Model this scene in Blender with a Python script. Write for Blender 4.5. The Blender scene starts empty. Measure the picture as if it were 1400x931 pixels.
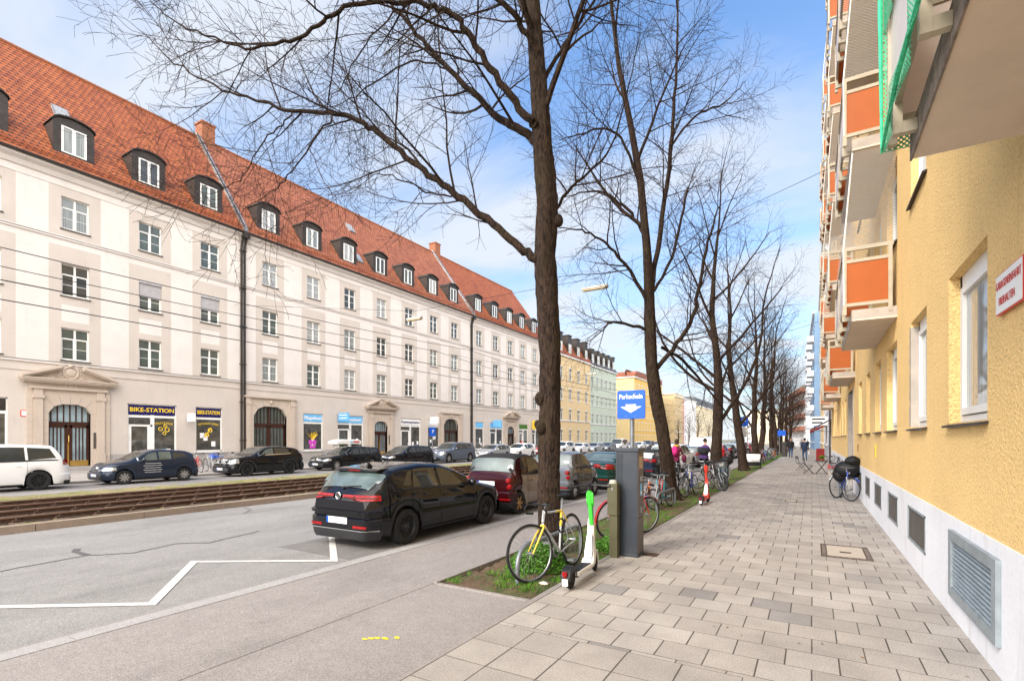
import bpy, bmesh, math, random
from math import sin, cos, pi, radians, sqrt
from mathutils import Vector, Matrix
R = radians
# ------------------------------------------------------------------ camera, sky, sun, exposure
scene = bpy.context.scene
COL = scene.collection
cam_d = bpy.data.cameras.new('camera')
cam = bpy.data.objects.new('camera', cam_d); COL.objects.link(cam)
cam.location = (0, 0, 1.9)
cam.rotation_euler = (R(90), 0, math.atan2(410, 690))
cam_d.sensor_width = 36.0
cam_d.lens = 690 / 1400 * 36.0
cam_d.shift_y = 134.5 / 1400
cam_d.clip_start = 0.05
cam_d.clip_end = 3000
scene.camera = cam

SUN_EL, SUN_AZ = R(36), R(200)     # azimuth measured clockwise from +Y
world = bpy.data.worlds.new('World'); scene.world = world; world.use_nodes = True
wn = world.node_tree; wn.nodes.clear()
def wnode(t, **k):
    n = wn.nodes.new(t)
    for a, v in k.items(): setattr(n, a, v)
    return n
sky = wnode('ShaderNodeTexSky', sky_type='NISHITA', sun_disc=False, sun_elevation=SUN_EL, sun_rotation=SUN_AZ,
            air_density=1.3, dust_density=0.6, ozone_density=2.5)
tc = wnode('ShaderNodeTexCoord')
sep = wnode('ShaderNodeSeparateXYZ'); wn.links.new(tc.outputs['Generated'], sep.inputs[0])
mx = wnode('ShaderNodeMath', operation='MAXIMUM'); wn.links.new(sep.outputs[2], mx.inputs[0]); mx.inputs[1].default_value = 0.0
ad = wnode('ShaderNodeMath', operation='ADD'); wn.links.new(mx.outputs[0], ad.inputs[0]); ad.inputs[1].default_value = 0.16
cb = wnode('ShaderNodeCombineXYZ'); wn.links.new(ad.outputs[0], cb.inputs[0]); wn.links.new(ad.outputs[0], cb.inputs[1]); cb.inputs[2].default_value = 1
dv = wnode('ShaderNodeVectorMath', operation='DIVIDE'); wn.links.new(tc.outputs['Generated'], dv.inputs[0]); wn.links.new(cb.outputs[0], dv.inputs[1])
mp = wnode('ShaderNodeMapping'); mp.inputs['Rotation'].default_value = (0, 0, R(35)); mp.inputs['Scale'].default_value = (0.75, 1.35, 0.4)
mp.inputs['Location'].default_value = (0.4, 5.2, 0)
wn.links.new(dv.outputs[0], mp.inputs[0])
nz = wnode('ShaderNodeTexNoise'); nz.inputs['Scale'].default_value = 1.25; nz.inputs['Detail'].default_value = 6; nz.inputs['Roughness'].default_value = 0.52
nz.inputs['Distortion'].default_value = 0.35
wn.links.new(mp.outputs[0], nz.inputs['Vector'])
cr = wnode('ShaderNodeValToRGB'); cr.color_ramp.elements[0].position = 0.42; cr.color_ramp.elements[1].position = 0.68
wn.links.new(nz.outputs[0], cr.inputs[0])
hz = wnode('ShaderNodeMapRange'); hz.inputs['From Min'].default_value = 0.0; hz.inputs['From Max'].default_value = 0.72
hz.inputs['To Min'].default_value = 0.70; hz.inputs['To Max'].default_value = 0.0
wn.links.new(sep.outputs[2], hz.inputs[0])
cm = wnode('ShaderNodeMath', operation='ADD', use_clamp=True); wn.links.new(cr.outputs[0], cm.inputs[0]); wn.links.new(hz.outputs[0], cm.inputs[1])
sc_ = wnode('ShaderNodeMath', operation='MULTIPLY', use_clamp=True); wn.links.new(cm.outputs[0], sc_.inputs[0]); sc_.inputs[1].default_value = 0.93
CLOUD = (2.0, 2.12, 2.32); HORIZ = (2.15, 2.27, 2.42); FILL_SKY = (14.2, 13.5, 12.8)
skt = wnode('ShaderNodeMix', data_type='RGBA', blend_type='MULTIPLY'); skt.inputs[0].default_value = 1
wn.links.new(sky.outputs[0], skt.inputs[6]); skt.inputs[7].default_value = (.36, .53, .69, 1)
mixc = wnode('ShaderNodeMix', data_type='RGBA'); wn.links.new(sc_.outputs[0], mixc.inputs[0])
wn.links.new(skt.outputs[2], mixc.inputs[6])
h2 = wnode('ShaderNodeMapRange'); h2.inputs['From Min'].default_value = 0.02; h2.inputs['From Max'].default_value = 0.40
h2.inputs['To Min'].default_value = 1; h2.inputs['To Max'].default_value = 0; wn.links.new(sep.outputs[2], h2.inputs[0])
h3 = wnode('ShaderNodeMath', operation='POWER'); wn.links.new(h2.outputs[0], h3.inputs[0]); h3.inputs[1].default_value = 1.6
mxh = wnode('ShaderNodeMix', data_type='RGBA'); wn.links.new(h3.outputs[0], mxh.inputs[0]); mxh.inputs[6].default_value = (*CLOUD, 1); mxh.inputs[7].default_value = (*HORIZ, 1)
wn.links.new(mxh.outputs[2], mixc.inputs[7])
# added bright sky fill behind the camera, out of view, to light the walls
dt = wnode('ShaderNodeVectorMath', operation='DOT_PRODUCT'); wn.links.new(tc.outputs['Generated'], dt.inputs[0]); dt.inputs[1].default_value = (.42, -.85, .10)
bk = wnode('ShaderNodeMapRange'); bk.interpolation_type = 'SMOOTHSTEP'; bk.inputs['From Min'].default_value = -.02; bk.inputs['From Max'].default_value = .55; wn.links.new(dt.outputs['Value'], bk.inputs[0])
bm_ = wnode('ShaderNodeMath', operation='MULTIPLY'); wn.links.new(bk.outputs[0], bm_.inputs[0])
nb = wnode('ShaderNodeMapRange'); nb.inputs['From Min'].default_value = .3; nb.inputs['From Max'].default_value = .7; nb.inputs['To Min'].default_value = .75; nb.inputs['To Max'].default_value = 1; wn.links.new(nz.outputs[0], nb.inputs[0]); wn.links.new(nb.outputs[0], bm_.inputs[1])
mixb = wnode('ShaderNodeMix', data_type='RGBA'); wn.links.new(bm_.outputs[0], mixb.inputs[0]); wn.links.new(mixc.outputs[2], mixb.inputs[6]); mixb.inputs[7].default_value = (*FILL_SKY, 1)
bg = wnode('ShaderNodeBackground'); bg.inputs['Strength'].default_value = 0.12
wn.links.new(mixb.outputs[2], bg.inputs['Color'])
wo = wnode('ShaderNodeOutputWorld'); wn.links.new(bg.outputs[0], wo.inputs[0])

sun_d = bpy.data.lights.new('sun', 'SUN'); sun_d.energy = 1.0; sun_d.angle = R(15); sun_d.color = (1, 0.93, 0.85)
sun = bpy.data.objects.new('sun', sun_d); COL.objects.link(sun)
sdir = Vector((sin(SUN_AZ) * cos(SUN_EL), cos(SUN_AZ) * cos(SUN_EL), sin(SUN_EL)))
sun.rotation_euler = sdir.to_track_quat('Z', 'Y').to_euler()
scene.view_settings.view_transform = 'Standard'; scene.view_settings.look = 'None'
scene.view_settings.exposure = 1.84; scene.view_settings.gamma = 1; scene.view_settings.use_curve_mapping = False
scene.render.engine = 'CYCLES'
scene.cycles.max_bounces = 6; scene.cycles.transparent_max_bounces = 12

# ------------------------------------------------------------------ helpers
def tag(o, label=None, cat=None, group=None, kind=None):
    if label: o['label'] = label
    if cat: o['category'] = cat
    if group: o['group'] = group
    if kind: o['kind'] = kind
    return o
def empty(name, label, cat, loc=(0, 0, 0), rz=0, group=None):
    o = bpy.data.objects.new(name, None); COL.objects.link(o); o.empty_display_size = 0.3
    o.location = loc; o.rotation_euler = (0, 0, rz)
    return tag(o, label, cat, group)
def kids(o):
    return [c for c in bpy.data.objects if c.parent == o]
def copy_tree(o, parent=None):
    tree = {}
    for c in bpy.data.objects:
        if c.parent: tree.setdefault(c.parent.name, []).append(c)
    def rec(s, par):
        c = s.copy(); COL.objects.link(c); c.parent = par
        for ch in tree.get(s.name, []): rec(ch, c)
        return c
    return rec(o, parent)
def place(obj, mesh_name, parent, loc=(0, 0, 0), rot=(0, 0, 0)):
    pass
class MB:
    def __init__(s): s.v = []; s.f = []; s.m = []; s.uv = None
    def quad(s, a, b, c, d, m=0):
        i = len(s.v); s.v += [tuple(a), tuple(b), tuple(c), tuple(d)]; s.f.append((i, i + 1, i + 2, i + 3)); s.m.append(m)
    def tri(s, a, b, c, m=0):
        i = len(s.v); s.v += [tuple(a), tuple(b), tuple(c)]; s.f.append((i, i + 1, i + 2)); s.m.append(m)
    def poly(s, pts, m=0):
        i = len(s.v); s.v += [tuple(p) for p in pts]; s.f.append(tuple(range(i, i + len(pts)))); s.m.append(m)
    def box(s, x0, x1, y0, y1, z0, z1, m=0, M=None, ch=0):
        P = [(x0, y0, z0), (x1, y0, z0), (x1, y1, z0), (x0, y1, z0), (x0, y0, z1), (x1, y0, z1), (x1, y1, z1), (x0, y1, z1)]
        if M is not None: P = [tuple(M @ Vector(p)) for p in P]
        i = len(s.v); s.v += P
        for q in ((0, 3, 2, 1), (4, 5, 6, 7), (0, 1, 5, 4), (1, 2, 6, 5), (2, 3, 7, 6), (3, 0, 4, 7)):
            s.f.append(tuple(i + k for k in q)); s.m.append(m)
    def prism(s, pts, axis, a, b, m=0):     # polygon in the plane normal to axis, extruded a..b
        def P(p, t):
            if axis == 'x': return (t, p[0], p[1])
            if axis == 'y': return (p[0], t, p[1])
            return (p[0], p[1], t)
        n = len(pts); i = len(s.v)
        s.v += [P(p, a) for p in pts] + [P(p, b) for p in pts]
        s.f.append(tuple(range(i, i + n))); s.m.append(m)
        s.f.append(tuple(range(i + 2 * n - 1, i + n - 1, -1))); s.m.append(m)
        for k in range(n):
            s.f.append((i + k, i + n + k, i + n + (k + 1) % n, i + (k + 1) % n)); s.m.append(m)
    def tube(s, pts, rad, n=6, m=0, cap=True, closed=False, jit=None):
        pts = [Vector(p) for p in pts]; k = len(pts)
        if not hasattr(rad, '__len__'): rad = [rad] * k
        i0 = len(s.v); ref = None
        for j in range(k):
            if closed: t = pts[(j + 1) % k] - pts[j - 1]
            else: t = pts[min(j + 1, k - 1)] - pts[max(j - 1, 0)]
            if t.length < 1e-9: t = Vector((0, 0, 1))
            t.normalize()
            if ref is None:
                ref = Vector((0, 0, 1)) if abs(t.z) < .9 else Vector((1, 0, 0))
            a = ref - t * ref.dot(t)
            if a.length < 1e-5:
                a = t.orthogonal()
            a.normalize(); ref = a; b = t.cross(a)
            for q in range(n):
                an = 2 * pi * q / n; rr = rad[j] * (jit(j, q) if jit else 1)
                s.v.append(tuple(pts[j] + (a * cos(an) + b * sin(an)) * rr))
        for j in range(k if closed else k - 1):
            j2 = (j + 1) % k
            for q in range(n):
                q2 = (q + 1) % n
                s.f.append((i0 + j * n + q, i0 + j * n + q2, i0 + j2 * n + q2, i0 + j2 * n + q)); s.m.append(m)
        if cap and not closed and n > 3:
            s.f.append(tuple(i0 + q for q in range(n - 1, -1, -1))); s.m.append(m)
            s.f.append(tuple(i0 + (k - 1) * n + q for q in range(n))); s.m.append(m)
    def torus(s, c, r, rr, axis='y', n=32, k=8, m=0):
        P = []
        for i in range(n):
            a = 2 * pi * i / n
            if axis == 'y': P.append((c[0] + r * cos(a), c[1], c[2] + r * sin(a)))
            elif axis == 'x': P.append((c[0], c[1] + r * cos(a), c[2] + r * sin(a)))
            else: P.append((c[0] + r * cos(a), c[1] + r * sin(a), c[2]))
        s.tube(P, rr, k, m, closed=True)
    def lathe(s, prof, c=(0, 0, 0), axis='z', n=24, m=0):   # prof: (r, h)
        i0 = len(s.v)
        for r, h in prof:
            for q in range(n):
                a = 2 * pi * q / n; u, w = r * cos(a), r * sin(a)
                if axis == 'z': s.v.append((c[0] + u, c[1] + w, c[2] + h))
                elif axis == 'y': s.v.append((c[0] + u, c[1] + h, c[2] + w))
                else: s.v.append((c[0] + h, c[1] + u, c[2] + w))
        for j in range(len(prof) - 1):
            for q in range(n):
                q2 = (q + 1) % n
                s.f.append((i0 + j * n + q, i0 + j * n + q2, i0 + (j + 1) * n + q2, i0 + (j + 1) * n + q)); s.m.append(m)
    def sphere(s, c, r, n=12, k=8, m=0, sq=(1, 1, 1)):
        prof = [(max(1e-4, r * sin(pi * i / k)), -r * cos(pi * i / k)) for i in range(k + 1)]
        i0 = len(s.v); s.lathe(prof, (0, 0, 0), 'z', n, m)
        for i in range(i0, len(s.v)):
            p = s.v[i]; s.v[i] = (c[0] + p[0] * sq[0], c[1] + p[1] * sq[1], c[2] + p[2] * sq[2])
    def xf(s, M, i0=0):
        for i in range(i0, len(s.v)): s.v[i] = tuple(M @ Vector(s.v[i]))
    def mesh(s, name, mats, smooth=False, bevel=0):
        me = bpy.data.meshes.new(name); me.from_pydata(s.v, [], s.f)
        for mt in (mats if isinstance(mats, (list, tuple)) else [mats]): me.materials.append(mt)
        me.polygons.foreach_set('material_index', s.m)
        if s.uv:
            ul = me.uv_layers.new(name='UVMap'); d = []
            for f in s.f:
                for vi in f: d += list(s.uv(s.v[vi]))
            ul.data.foreach_set('uv', d)
        bm = bmesh.new(); bm.from_mesh(me)
        if smooth: bmesh.ops.remove_doubles(bm, verts=bm.verts, dist=1e-5)
        bmesh.ops.recalc_face_normals(bm, faces=bm.faces)
        if smooth:
            for f in bm.faces: f.smooth = True
            lim = smooth if isinstance(smooth, float) else R(40)
            for e in bm.edges:
                if len(e.link_faces) == 2 and e.calc_face_angle(0) > lim: e.smooth = False
        bm.to_mesh(me); bm.free(); me.update()
        return me
    def build(s, name, mats, parent=None, smooth=False, loc=None, rot=None, bevel=0):
        o = bpy.data.objects.new(name, s.mesh(name, mats, smooth)); COL.objects.link(o)
        if parent: o.parent = parent
        if loc: o.location = loc
        if rot: o.rotation_euler = rot
        if bevel:
            b = o.modifiers.new('bevel', 'BEVEL'); b.width = bevel; b.segments = 2; b.limit_method = 'ANGLE'; b.angle_limit = R(40)
        return o
def inst(mesh, name, parent, loc=(0, 0, 0), rot=(0, 0, 0), scale=None):
    o = bpy.data.objects.new(name, mesh); COL.objects.link(o); o.parent = parent; o.location = loc; o.rotation_euler = rot
    if scale: o.scale = scale
    return o
# ------------------------------------------------------------------ materials
def newmat(name):
    m = bpy.data.materials.new(name); m.use_nodes = True
    nt = m.node_tree; b = nt.nodes['Principled BSDF']; return m, nt, b
def N(nt, t, inp=None, **k):
    n = nt.nodes.new(t)
    for a, v in k.items(): setattr(n, a, v)
    if inp:
        for key, v in inp.items():
            if hasattr(v, 'is_output') or isinstance(v, bpy.types.NodeSocket): nt.links.new(v, n.inputs[key])
            else: n.inputs[key].default_value = v
    return n
def MATH(nt, op, a, b=None, c=None, clamp=False):
    n = nt.nodes.new('ShaderNodeMath'); n.operation = op; n.use_clamp = clamp
    for i, v in enumerate((a, b, c)):
        if v is None: continue
        if isinstance(v, bpy.types.NodeSocket): nt.links.new(v, n.inputs[i])
        else: n.inputs[i].default_value = v
    return n.outputs[0]
def MIX(nt, f, a, b, blend='MIX'):
    n = nt.nodes.new('ShaderNodeMix'); n.data_type = 'RGBA'; n.blend_type = blend
    for i, v in ((0, f), (6, a), (7, b)):
        if isinstance(v, bpy.types.NodeSocket): nt.links.new(v, n.inputs[i])
        else: n.inputs[i].default_value = v if i == 0 else ((*v, 1) if len(v) == 3 else v)
    return n.outputs[2]
def mat(name, col, rough=.6, metal=0, var=.12, vs=3.0, bump=0, bs=60, coat=0, spec=.28, dirt=0, ds=.7, dcol=(.12, .1, .08), detail=4):
    m, nt, b = newmat(name)
    tcn = N(nt, 'ShaderNodeTexCoord'); obj = tcn.outputs['Object']
    n1 = N(nt, 'ShaderNodeTexNoise', {'Vector': obj, 'Scale': vs, 'Detail': detail, 'Roughness': .6})
    c = N(nt, 'ShaderNodeMapRange', {'Value': n1.outputs[0], 'From Min': .3, 'From Max': .7, 'To Min': 1 - var, 'To Max': 1 + var})
    out = MIX(nt, 1.0, col, c.outputs[0], 'MULTIPLY')
    if dirt:
        n2 = N(nt, 'ShaderNodeTexNoise', {'Vector': obj, 'Scale': ds, 'Detail': 8, 'Roughness': .7})
        d = N(nt, 'ShaderNodeMapRange', {'Value': n2.outputs[0], 'From Min': .5, 'From Max': .75, 'To Min': 0, 'To Max': dirt})
        out = MIX(nt, d.outputs[0], out, dcol)
    nt.links.new(out, b.inputs['Base Color'])
    b.inputs['Roughness'].default_value = rough; b.inputs['Metallic'].default_value = metal
    b.inputs['Coat Weight'].default_value = coat; b.inputs['Coat Roughness'].default_value = .04
    b.inputs['Specular IOR Level'].default_value = spec
    if bump:
        n3 = N(nt, 'ShaderNodeTexNoise', {'Vector': obj, 'Scale': bs, 'Detail': 5, 'Roughness': .65})
        bp = N(nt, 'ShaderNodeBump', {'Height': n3.outputs[0], 'Strength': min(1, bump), 'Distance': .01})
        nt.links.new(bp.outputs[0], b.inputs['Normal'])
    return m
def stucco(name, col, scale, strength, dist, dark, dirtcol, dirt=.3):
    m, nt, b = newmat(name)
    obj = N(nt, 'ShaderNodeTexCoord').outputs['Object']
    a = N(nt, 'ShaderNodeTexNoise', {'Vector': obj, 'Scale': scale, 'Detail': 6, 'Roughness': .65})
    v = N(nt, 'ShaderNodeTexVoronoi', {'Vector': obj, 'Scale': scale * .9})
    big = N(nt, 'ShaderNodeTexNoise', {'Vector': obj, 'Scale': .6, 'Detail': 5, 'Roughness': .6})
    h = MATH(nt, 'ADD', a.outputs[0], MATH(nt, 'MULTIPLY', v.outputs['Distance'], .5))
    pit = N(nt, 'ShaderNodeMapRange', {'Value': a.outputs[0], 'From Min': .34, 'From Max': .5, 'To Min': dark, 'To Max': 1.04})
    c = MIX(nt, 1, col, pit.outputs[0], 'MULTIPLY')
    bg_ = N(nt, 'ShaderNodeMapRange', {'Value': big.outputs[0], 'From Min': .3, 'From Max': .7, 'To Min': .93, 'To Max': 1.05})
    c = MIX(nt, 1, c, bg_.outputs[0], 'MULTIPLY')
    mp_ = N(nt, 'ShaderNodeMapping', {'Vector': obj, 'Scale': (1.6, 1.6, .22)})
    st = N(nt, 'ShaderNodeTexNoise', {'Vector': mp_.outputs[0], 'Scale': 2.2, 'Detail': 7, 'Roughness': .7})
    dm = N(nt, 'ShaderNodeMapRange', {'Value': st.outputs[0], 'From Min': .55, 'From Max': .8, 'To Min': 0, 'To Max': dirt})
    c = MIX(nt, dm.outputs[0], c, dirtcol)
    nt.links.new(c, b.inputs['Base Color']); b.inputs['Roughness'].default_value = .9
    b.inputs['Specular IOR Level'].default_value = .2
    bp = N(nt, 'ShaderNodeBump', {'Height': h, 'Strength': strength, 'Distance': dist}); nt.links.new(bp.outputs[0], b.inputs['Normal'])
    return m
def tilemat(name, c1, c2, tw, th, scallop=True):      # roof tiles, uv in metres
    m, nt, b = newmat(name)
    uv = N(nt, 'ShaderNodeTexCoord').outputs['UV']
    s = N(nt, 'ShaderNodeSeparateXYZ', {0: uv})
    v = MATH(nt, 'DIVIDE', s.outputs[1], th)
    row = MATH(nt, 'FLOOR', v)
    odd = MATH(nt, 'MULTIPLY', MATH(nt, 'MODULO', row, 2), .5)
    u = MATH(nt, 'ADD', MATH(nt, 'DIVIDE', s.outputs[0], tw), odd)
    # scalloped lower edge
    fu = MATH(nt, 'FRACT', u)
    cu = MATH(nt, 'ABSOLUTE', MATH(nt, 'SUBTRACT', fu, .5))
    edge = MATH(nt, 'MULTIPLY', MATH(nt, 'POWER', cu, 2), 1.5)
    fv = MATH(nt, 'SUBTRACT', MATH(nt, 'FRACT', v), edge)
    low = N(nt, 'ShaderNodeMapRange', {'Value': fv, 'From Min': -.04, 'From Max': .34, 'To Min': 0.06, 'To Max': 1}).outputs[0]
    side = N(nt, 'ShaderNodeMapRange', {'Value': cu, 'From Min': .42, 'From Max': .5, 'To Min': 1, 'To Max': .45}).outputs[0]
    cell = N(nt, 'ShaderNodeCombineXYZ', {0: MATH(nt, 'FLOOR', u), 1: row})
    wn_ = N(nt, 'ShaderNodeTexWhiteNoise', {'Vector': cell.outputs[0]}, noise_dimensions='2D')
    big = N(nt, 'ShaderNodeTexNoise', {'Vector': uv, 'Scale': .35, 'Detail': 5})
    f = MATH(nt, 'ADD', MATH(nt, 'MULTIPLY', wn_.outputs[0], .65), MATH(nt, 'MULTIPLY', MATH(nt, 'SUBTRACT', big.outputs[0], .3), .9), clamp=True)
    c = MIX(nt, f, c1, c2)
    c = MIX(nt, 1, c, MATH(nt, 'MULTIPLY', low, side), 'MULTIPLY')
    nt.links.new(c, b.inputs['Base Color']); b.inputs['Roughness'].default_value = .6
    hgt = MATH(nt, 'MULTIPLY', MATH(nt, 'SUBTRACT', 1, MATH(nt, 'FRACT', v)), low)
    bp = N(nt, 'ShaderNodeBump', {'Height': hgt, 'Strength': .8, 'Distance': .06}); nt.links.new(bp.outputs[0], b.inputs['Normal'])
    return m
def asphalt(name, col, speck=.5, patch=.12):
    m, nt, b = newmat(name)
    obj = N(nt, 'ShaderNodeTexCoord').outputs['Object']
    a = N(nt, 'ShaderNodeTexNoise', {'Vector': obj, 'Scale': 90, 'Detail': 3, 'Roughness': .8})
    v = N(nt, 'ShaderNodeTexVoronoi', {'Vector': obj, 'Scale': 120})
    big = N(nt, 'ShaderNodeTexNoise', {'Vector': N(nt, 'ShaderNodeMapping', {'Vector': obj, 'Scale': (1, .25, 1)}).outputs[0], 'Scale': .9, 'Detail': 6, 'Roughness': .6})
    med = N(nt, 'ShaderNodeTexNoise', {'Vector': obj, 'Scale': 6, 'Detail': 6, 'Roughness': .7})
    k = N(nt, 'ShaderNodeMapRange', {'Value': a.outputs[0], 'From Min': .3, 'From Max': .7, 'To Min': 1 - speck, 'To Max': 1 + speck}).outputs[0]
    k2 = N(nt, 'ShaderNodeMapRange', {'Value': big.outputs[0], 'From Min': .3, 'From Max': .7, 'To Min': 1 - patch * 1.3, 'To Max': 1 + patch}).outputs[0]
    k3 = N(nt, 'ShaderNodeMapRange', {'Value': med.outputs[0], 'From Min': .3, 'From Max': .7, 'To Min': .92, 'To Max': 1.08}).outputs[0]
    c = MIX(nt, 1, MIX(nt, 1, MIX(nt, 1, col, k, 'MULTIPLY'), k2, 'MULTIPLY'), k3, 'MULTIPLY')
    sp = MIX(nt, 1, c, N(nt, 'ShaderNodeMapRange', {'Value': N(nt, 'ShaderNodeSeparateXYZ', {0: v.outputs['Color']}).outputs[0], 'To Min': .8, 'To Max': 1.2}).outputs[0], 'MULTIPLY')
    st = N(nt, 'ShaderNodeTexNoise', {'Vector': N(nt, 'ShaderNodeMapping', {'Vector': obj, 'Scale': (1, .45, 1), 'Location': (3, 8, 0)}).outputs[0], 'Scale': .55, 'Detail': 9, 'Roughness': .72})
    sf = N(nt, 'ShaderNodeMapRange', {'Value': st.outputs[0], 'From Min': .50, 'From Max': .68, 'To Min': 1, 'To Max': .74}).outputs[0]
    vs_ = N(nt, 'ShaderNodeTexVoronoi', {'Vector': obj, 'Scale': 1.7}); sv_ = N(nt, 'ShaderNodeMapRange', {'Value': vs_.outputs['Distance'], 'From Min': .015, 'From Max': .045, 'To Min': .55, 'To Max': 1}).outputs[0]
    sp = MIX(nt, 1, MIX(nt, 1, sp, sf, 'MULTIPLY'), sv_, 'MULTIPLY')
    nt.links.new(sp, b.inputs['Base Color']); b.inputs['Roughness'].default_value = .85
    bp = N(nt, 'ShaderNodeBump', {'Height': a.outputs[0], 'Strength': .5, 'Distance': .004}); nt.links.new(bp.outputs[0], b.inputs['Normal'])
    return m
def paving():
    m, nt, b = newmat('paving slabs')
    obj = N(nt, 'ShaderNodeTexCoord').outputs['Object']
    s = N(nt, 'ShaderNodeSeparateXYZ', {0: obj}); X, Y = s.outputs[0], s.outputs[1]
    def layer(tw, th, off):
        v = MATH(nt, 'DIVIDE', Y, th); row = MATH(nt, 'FLOOR', v)
        o = MATH(nt, 'MULTIPLY', MATH(nt, 'MODULO', MATH(nt, 'ADD', row, 400), 2), off)
        wob = N(nt, 'ShaderNodeTexNoise', {'Vector': obj, 'Scale': 3.0, 'Detail': 2})
        u = MATH(nt, 'ADD', MATH(nt, 'DIVIDE', X, tw), o)
        cell = N(nt, 'ShaderNodeCombineXYZ', {0: MATH(nt, 'FLOOR', u), 1: row}).outputs[0]
        wnz = N(nt, 'ShaderNodeTexWhiteNoise', {'Vector': cell}, noise_dimensions='2D')
        du = MATH(nt, 'MULTIPLY', MATH(nt, 'SUBTRACT', .5, MATH(nt, 'ABSOLUTE', MATH(nt, 'SUBTRACT', MATH(nt, 'FRACT', u), .5))), tw)
        dv_ = MATH(nt, 'MULTIPLY', MATH(nt, 'SUBTRACT', .5, MATH(nt, 'ABSOLUTE', MATH(nt, 'SUBTRACT', MATH(nt, 'FRACT', v), .5))), th)
        # joints: the short ones open wider, width differs from slab to slab
        ju = N(nt, 'ShaderNodeMapRange', {'Value': MATH(nt, 'SUBTRACT', du, MATH(nt, 'MULTIPLY', wnz.outputs[0], .004)), 'From Min': .001, 'From Max': .0055}).outputs[0]
        jv = N(nt, 'ShaderNodeMapRange', {'Value': MATH(nt, 'SUBTRACT', dv_, MATH(nt, 'MULTIPLY', wob.outputs[0], .004)), 'From Min': -.0008, 'From Max': .0035}).outputs[0]
        return MATH(nt, 'MULTIPLY', ju, jv), wnz
    j1, w1 = layer(.40, .372, .5)
    j2, w2 = layer(.47, .44, 0)
    sel = MATH(nt, 'MULTIPLY', MATH(nt, 'LESS_THAN', Y, 4.40), MATH(nt, 'LESS_THAN', X, -.47))
    j = N(nt, 'ShaderNodeMix', {0: sel, 2: j1, 3: j2}).outputs[0]
    w = N(nt, 'ShaderNodeMix', {0: sel, 2: w1.outputs[0], 3: MATH(nt, 'MULTIPLY', w2.outputs[0], .5)}).outputs[0]
    ramp = N(nt, 'ShaderNodeValToRGB', {0: w}); e = ramp.color_ramp
    e.elements[0].position = 0; e.elements[0].color = (.34, .305, .268, 1); e.elements[1].position = .95; e.elements[1].color = (.43, .39, .345, 1)
    k = e.elements.new(.972); k.color = (.27, .25, .232, 1); k = e.elements.new(.5); k.color = (.39, .35, .305, 1)
    a = N(nt, 'ShaderNodeTexNoise', {'Vector': obj, 'Scale': 70, 'Detail': 3, 'Roughness': .75})
    med = N(nt, 'ShaderNodeTexNoise', {'Vector': obj, 'Scale': 1.1, 'Detail': 7, 'Roughness': .65})
    k1 = N(nt, 'ShaderNodeMapRange', {'Value': a.outputs[0], 'From Min': .32, 'From Max': .68, 'To Min': .68, 'To Max': 1.22}).outputs[0]
    k2 = N(nt, 'ShaderNodeMapRange', {'Value': med.outputs[0], 'From Min': .3, 'From Max': .72, 'To Min': .76, 'To Max': 1.12}).outputs[0]
    c = MIX(nt, 1, MIX(nt, 1, ramp.outputs[0], k1, 'MULTIPLY'), k2, 'MULTIPLY')
    # gum spots and wear
    sv = N(nt, 'ShaderNodeTexVoronoi', {'Vector': obj, 'Scale': 2.3}); sn = N(nt, 'ShaderNodeMapRange', {'Value': sv.outputs['Distance'], 'From Min': .03, 'From Max': .05, 'To Min': .6, 'To Max': 1}).outputs[0]
    c = MIX(nt, 1, c, sn, 'MULTIPLY')
    c = MIX(nt, MATH(nt, 'SUBTRACT', 1, j), c, (.075, .062, .05))
    nt.links.new(c, b.inputs['Base Color']); b.inputs['Roughness'].default_value = .85; b.inputs['Specular IOR Level'].default_value = .3
    hh = MATH(nt, 'ADD', j, MATH(nt, 'MULTIPLY', a.outputs[0], .15))
    bp = N(nt, 'ShaderNodeBump', {'Height': hh, 'Strength': .7, 'Distance': .006}); nt.links.new(bp.outputs[0], b.inputs['Normal'])
    return m
def netmat(name, col, cell, wire, dens=1.0):
    m, nt, b = newmat(name)
    uv = N(nt, 'ShaderNodeTexCoord').outputs['UV']; s = N(nt, 'ShaderNodeSeparateXYZ', {0: uv})
    a = MATH(nt, 'FRACT', MATH(nt, 'DIVIDE', MATH(nt, 'ADD', s.outputs[0], s.outputs[1]), cell))
    c = MATH(nt, 'FRACT', MATH(nt, 'DIVIDE', MATH(nt, 'SUBTRACT', s.outputs[0], s.outputs[1]), cell))
    al = MATH(nt, 'MAXIMUM', MATH(nt, 'LESS_THAN', a, wire), MATH(nt, 'LESS_THAN', c, wire))
    nt.links.new(al, b.inputs['Alpha']); b.inputs['Base Color'].default_value = (*col, 1); b.inputs['Roughness'].default_value = .6
    return m
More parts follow.
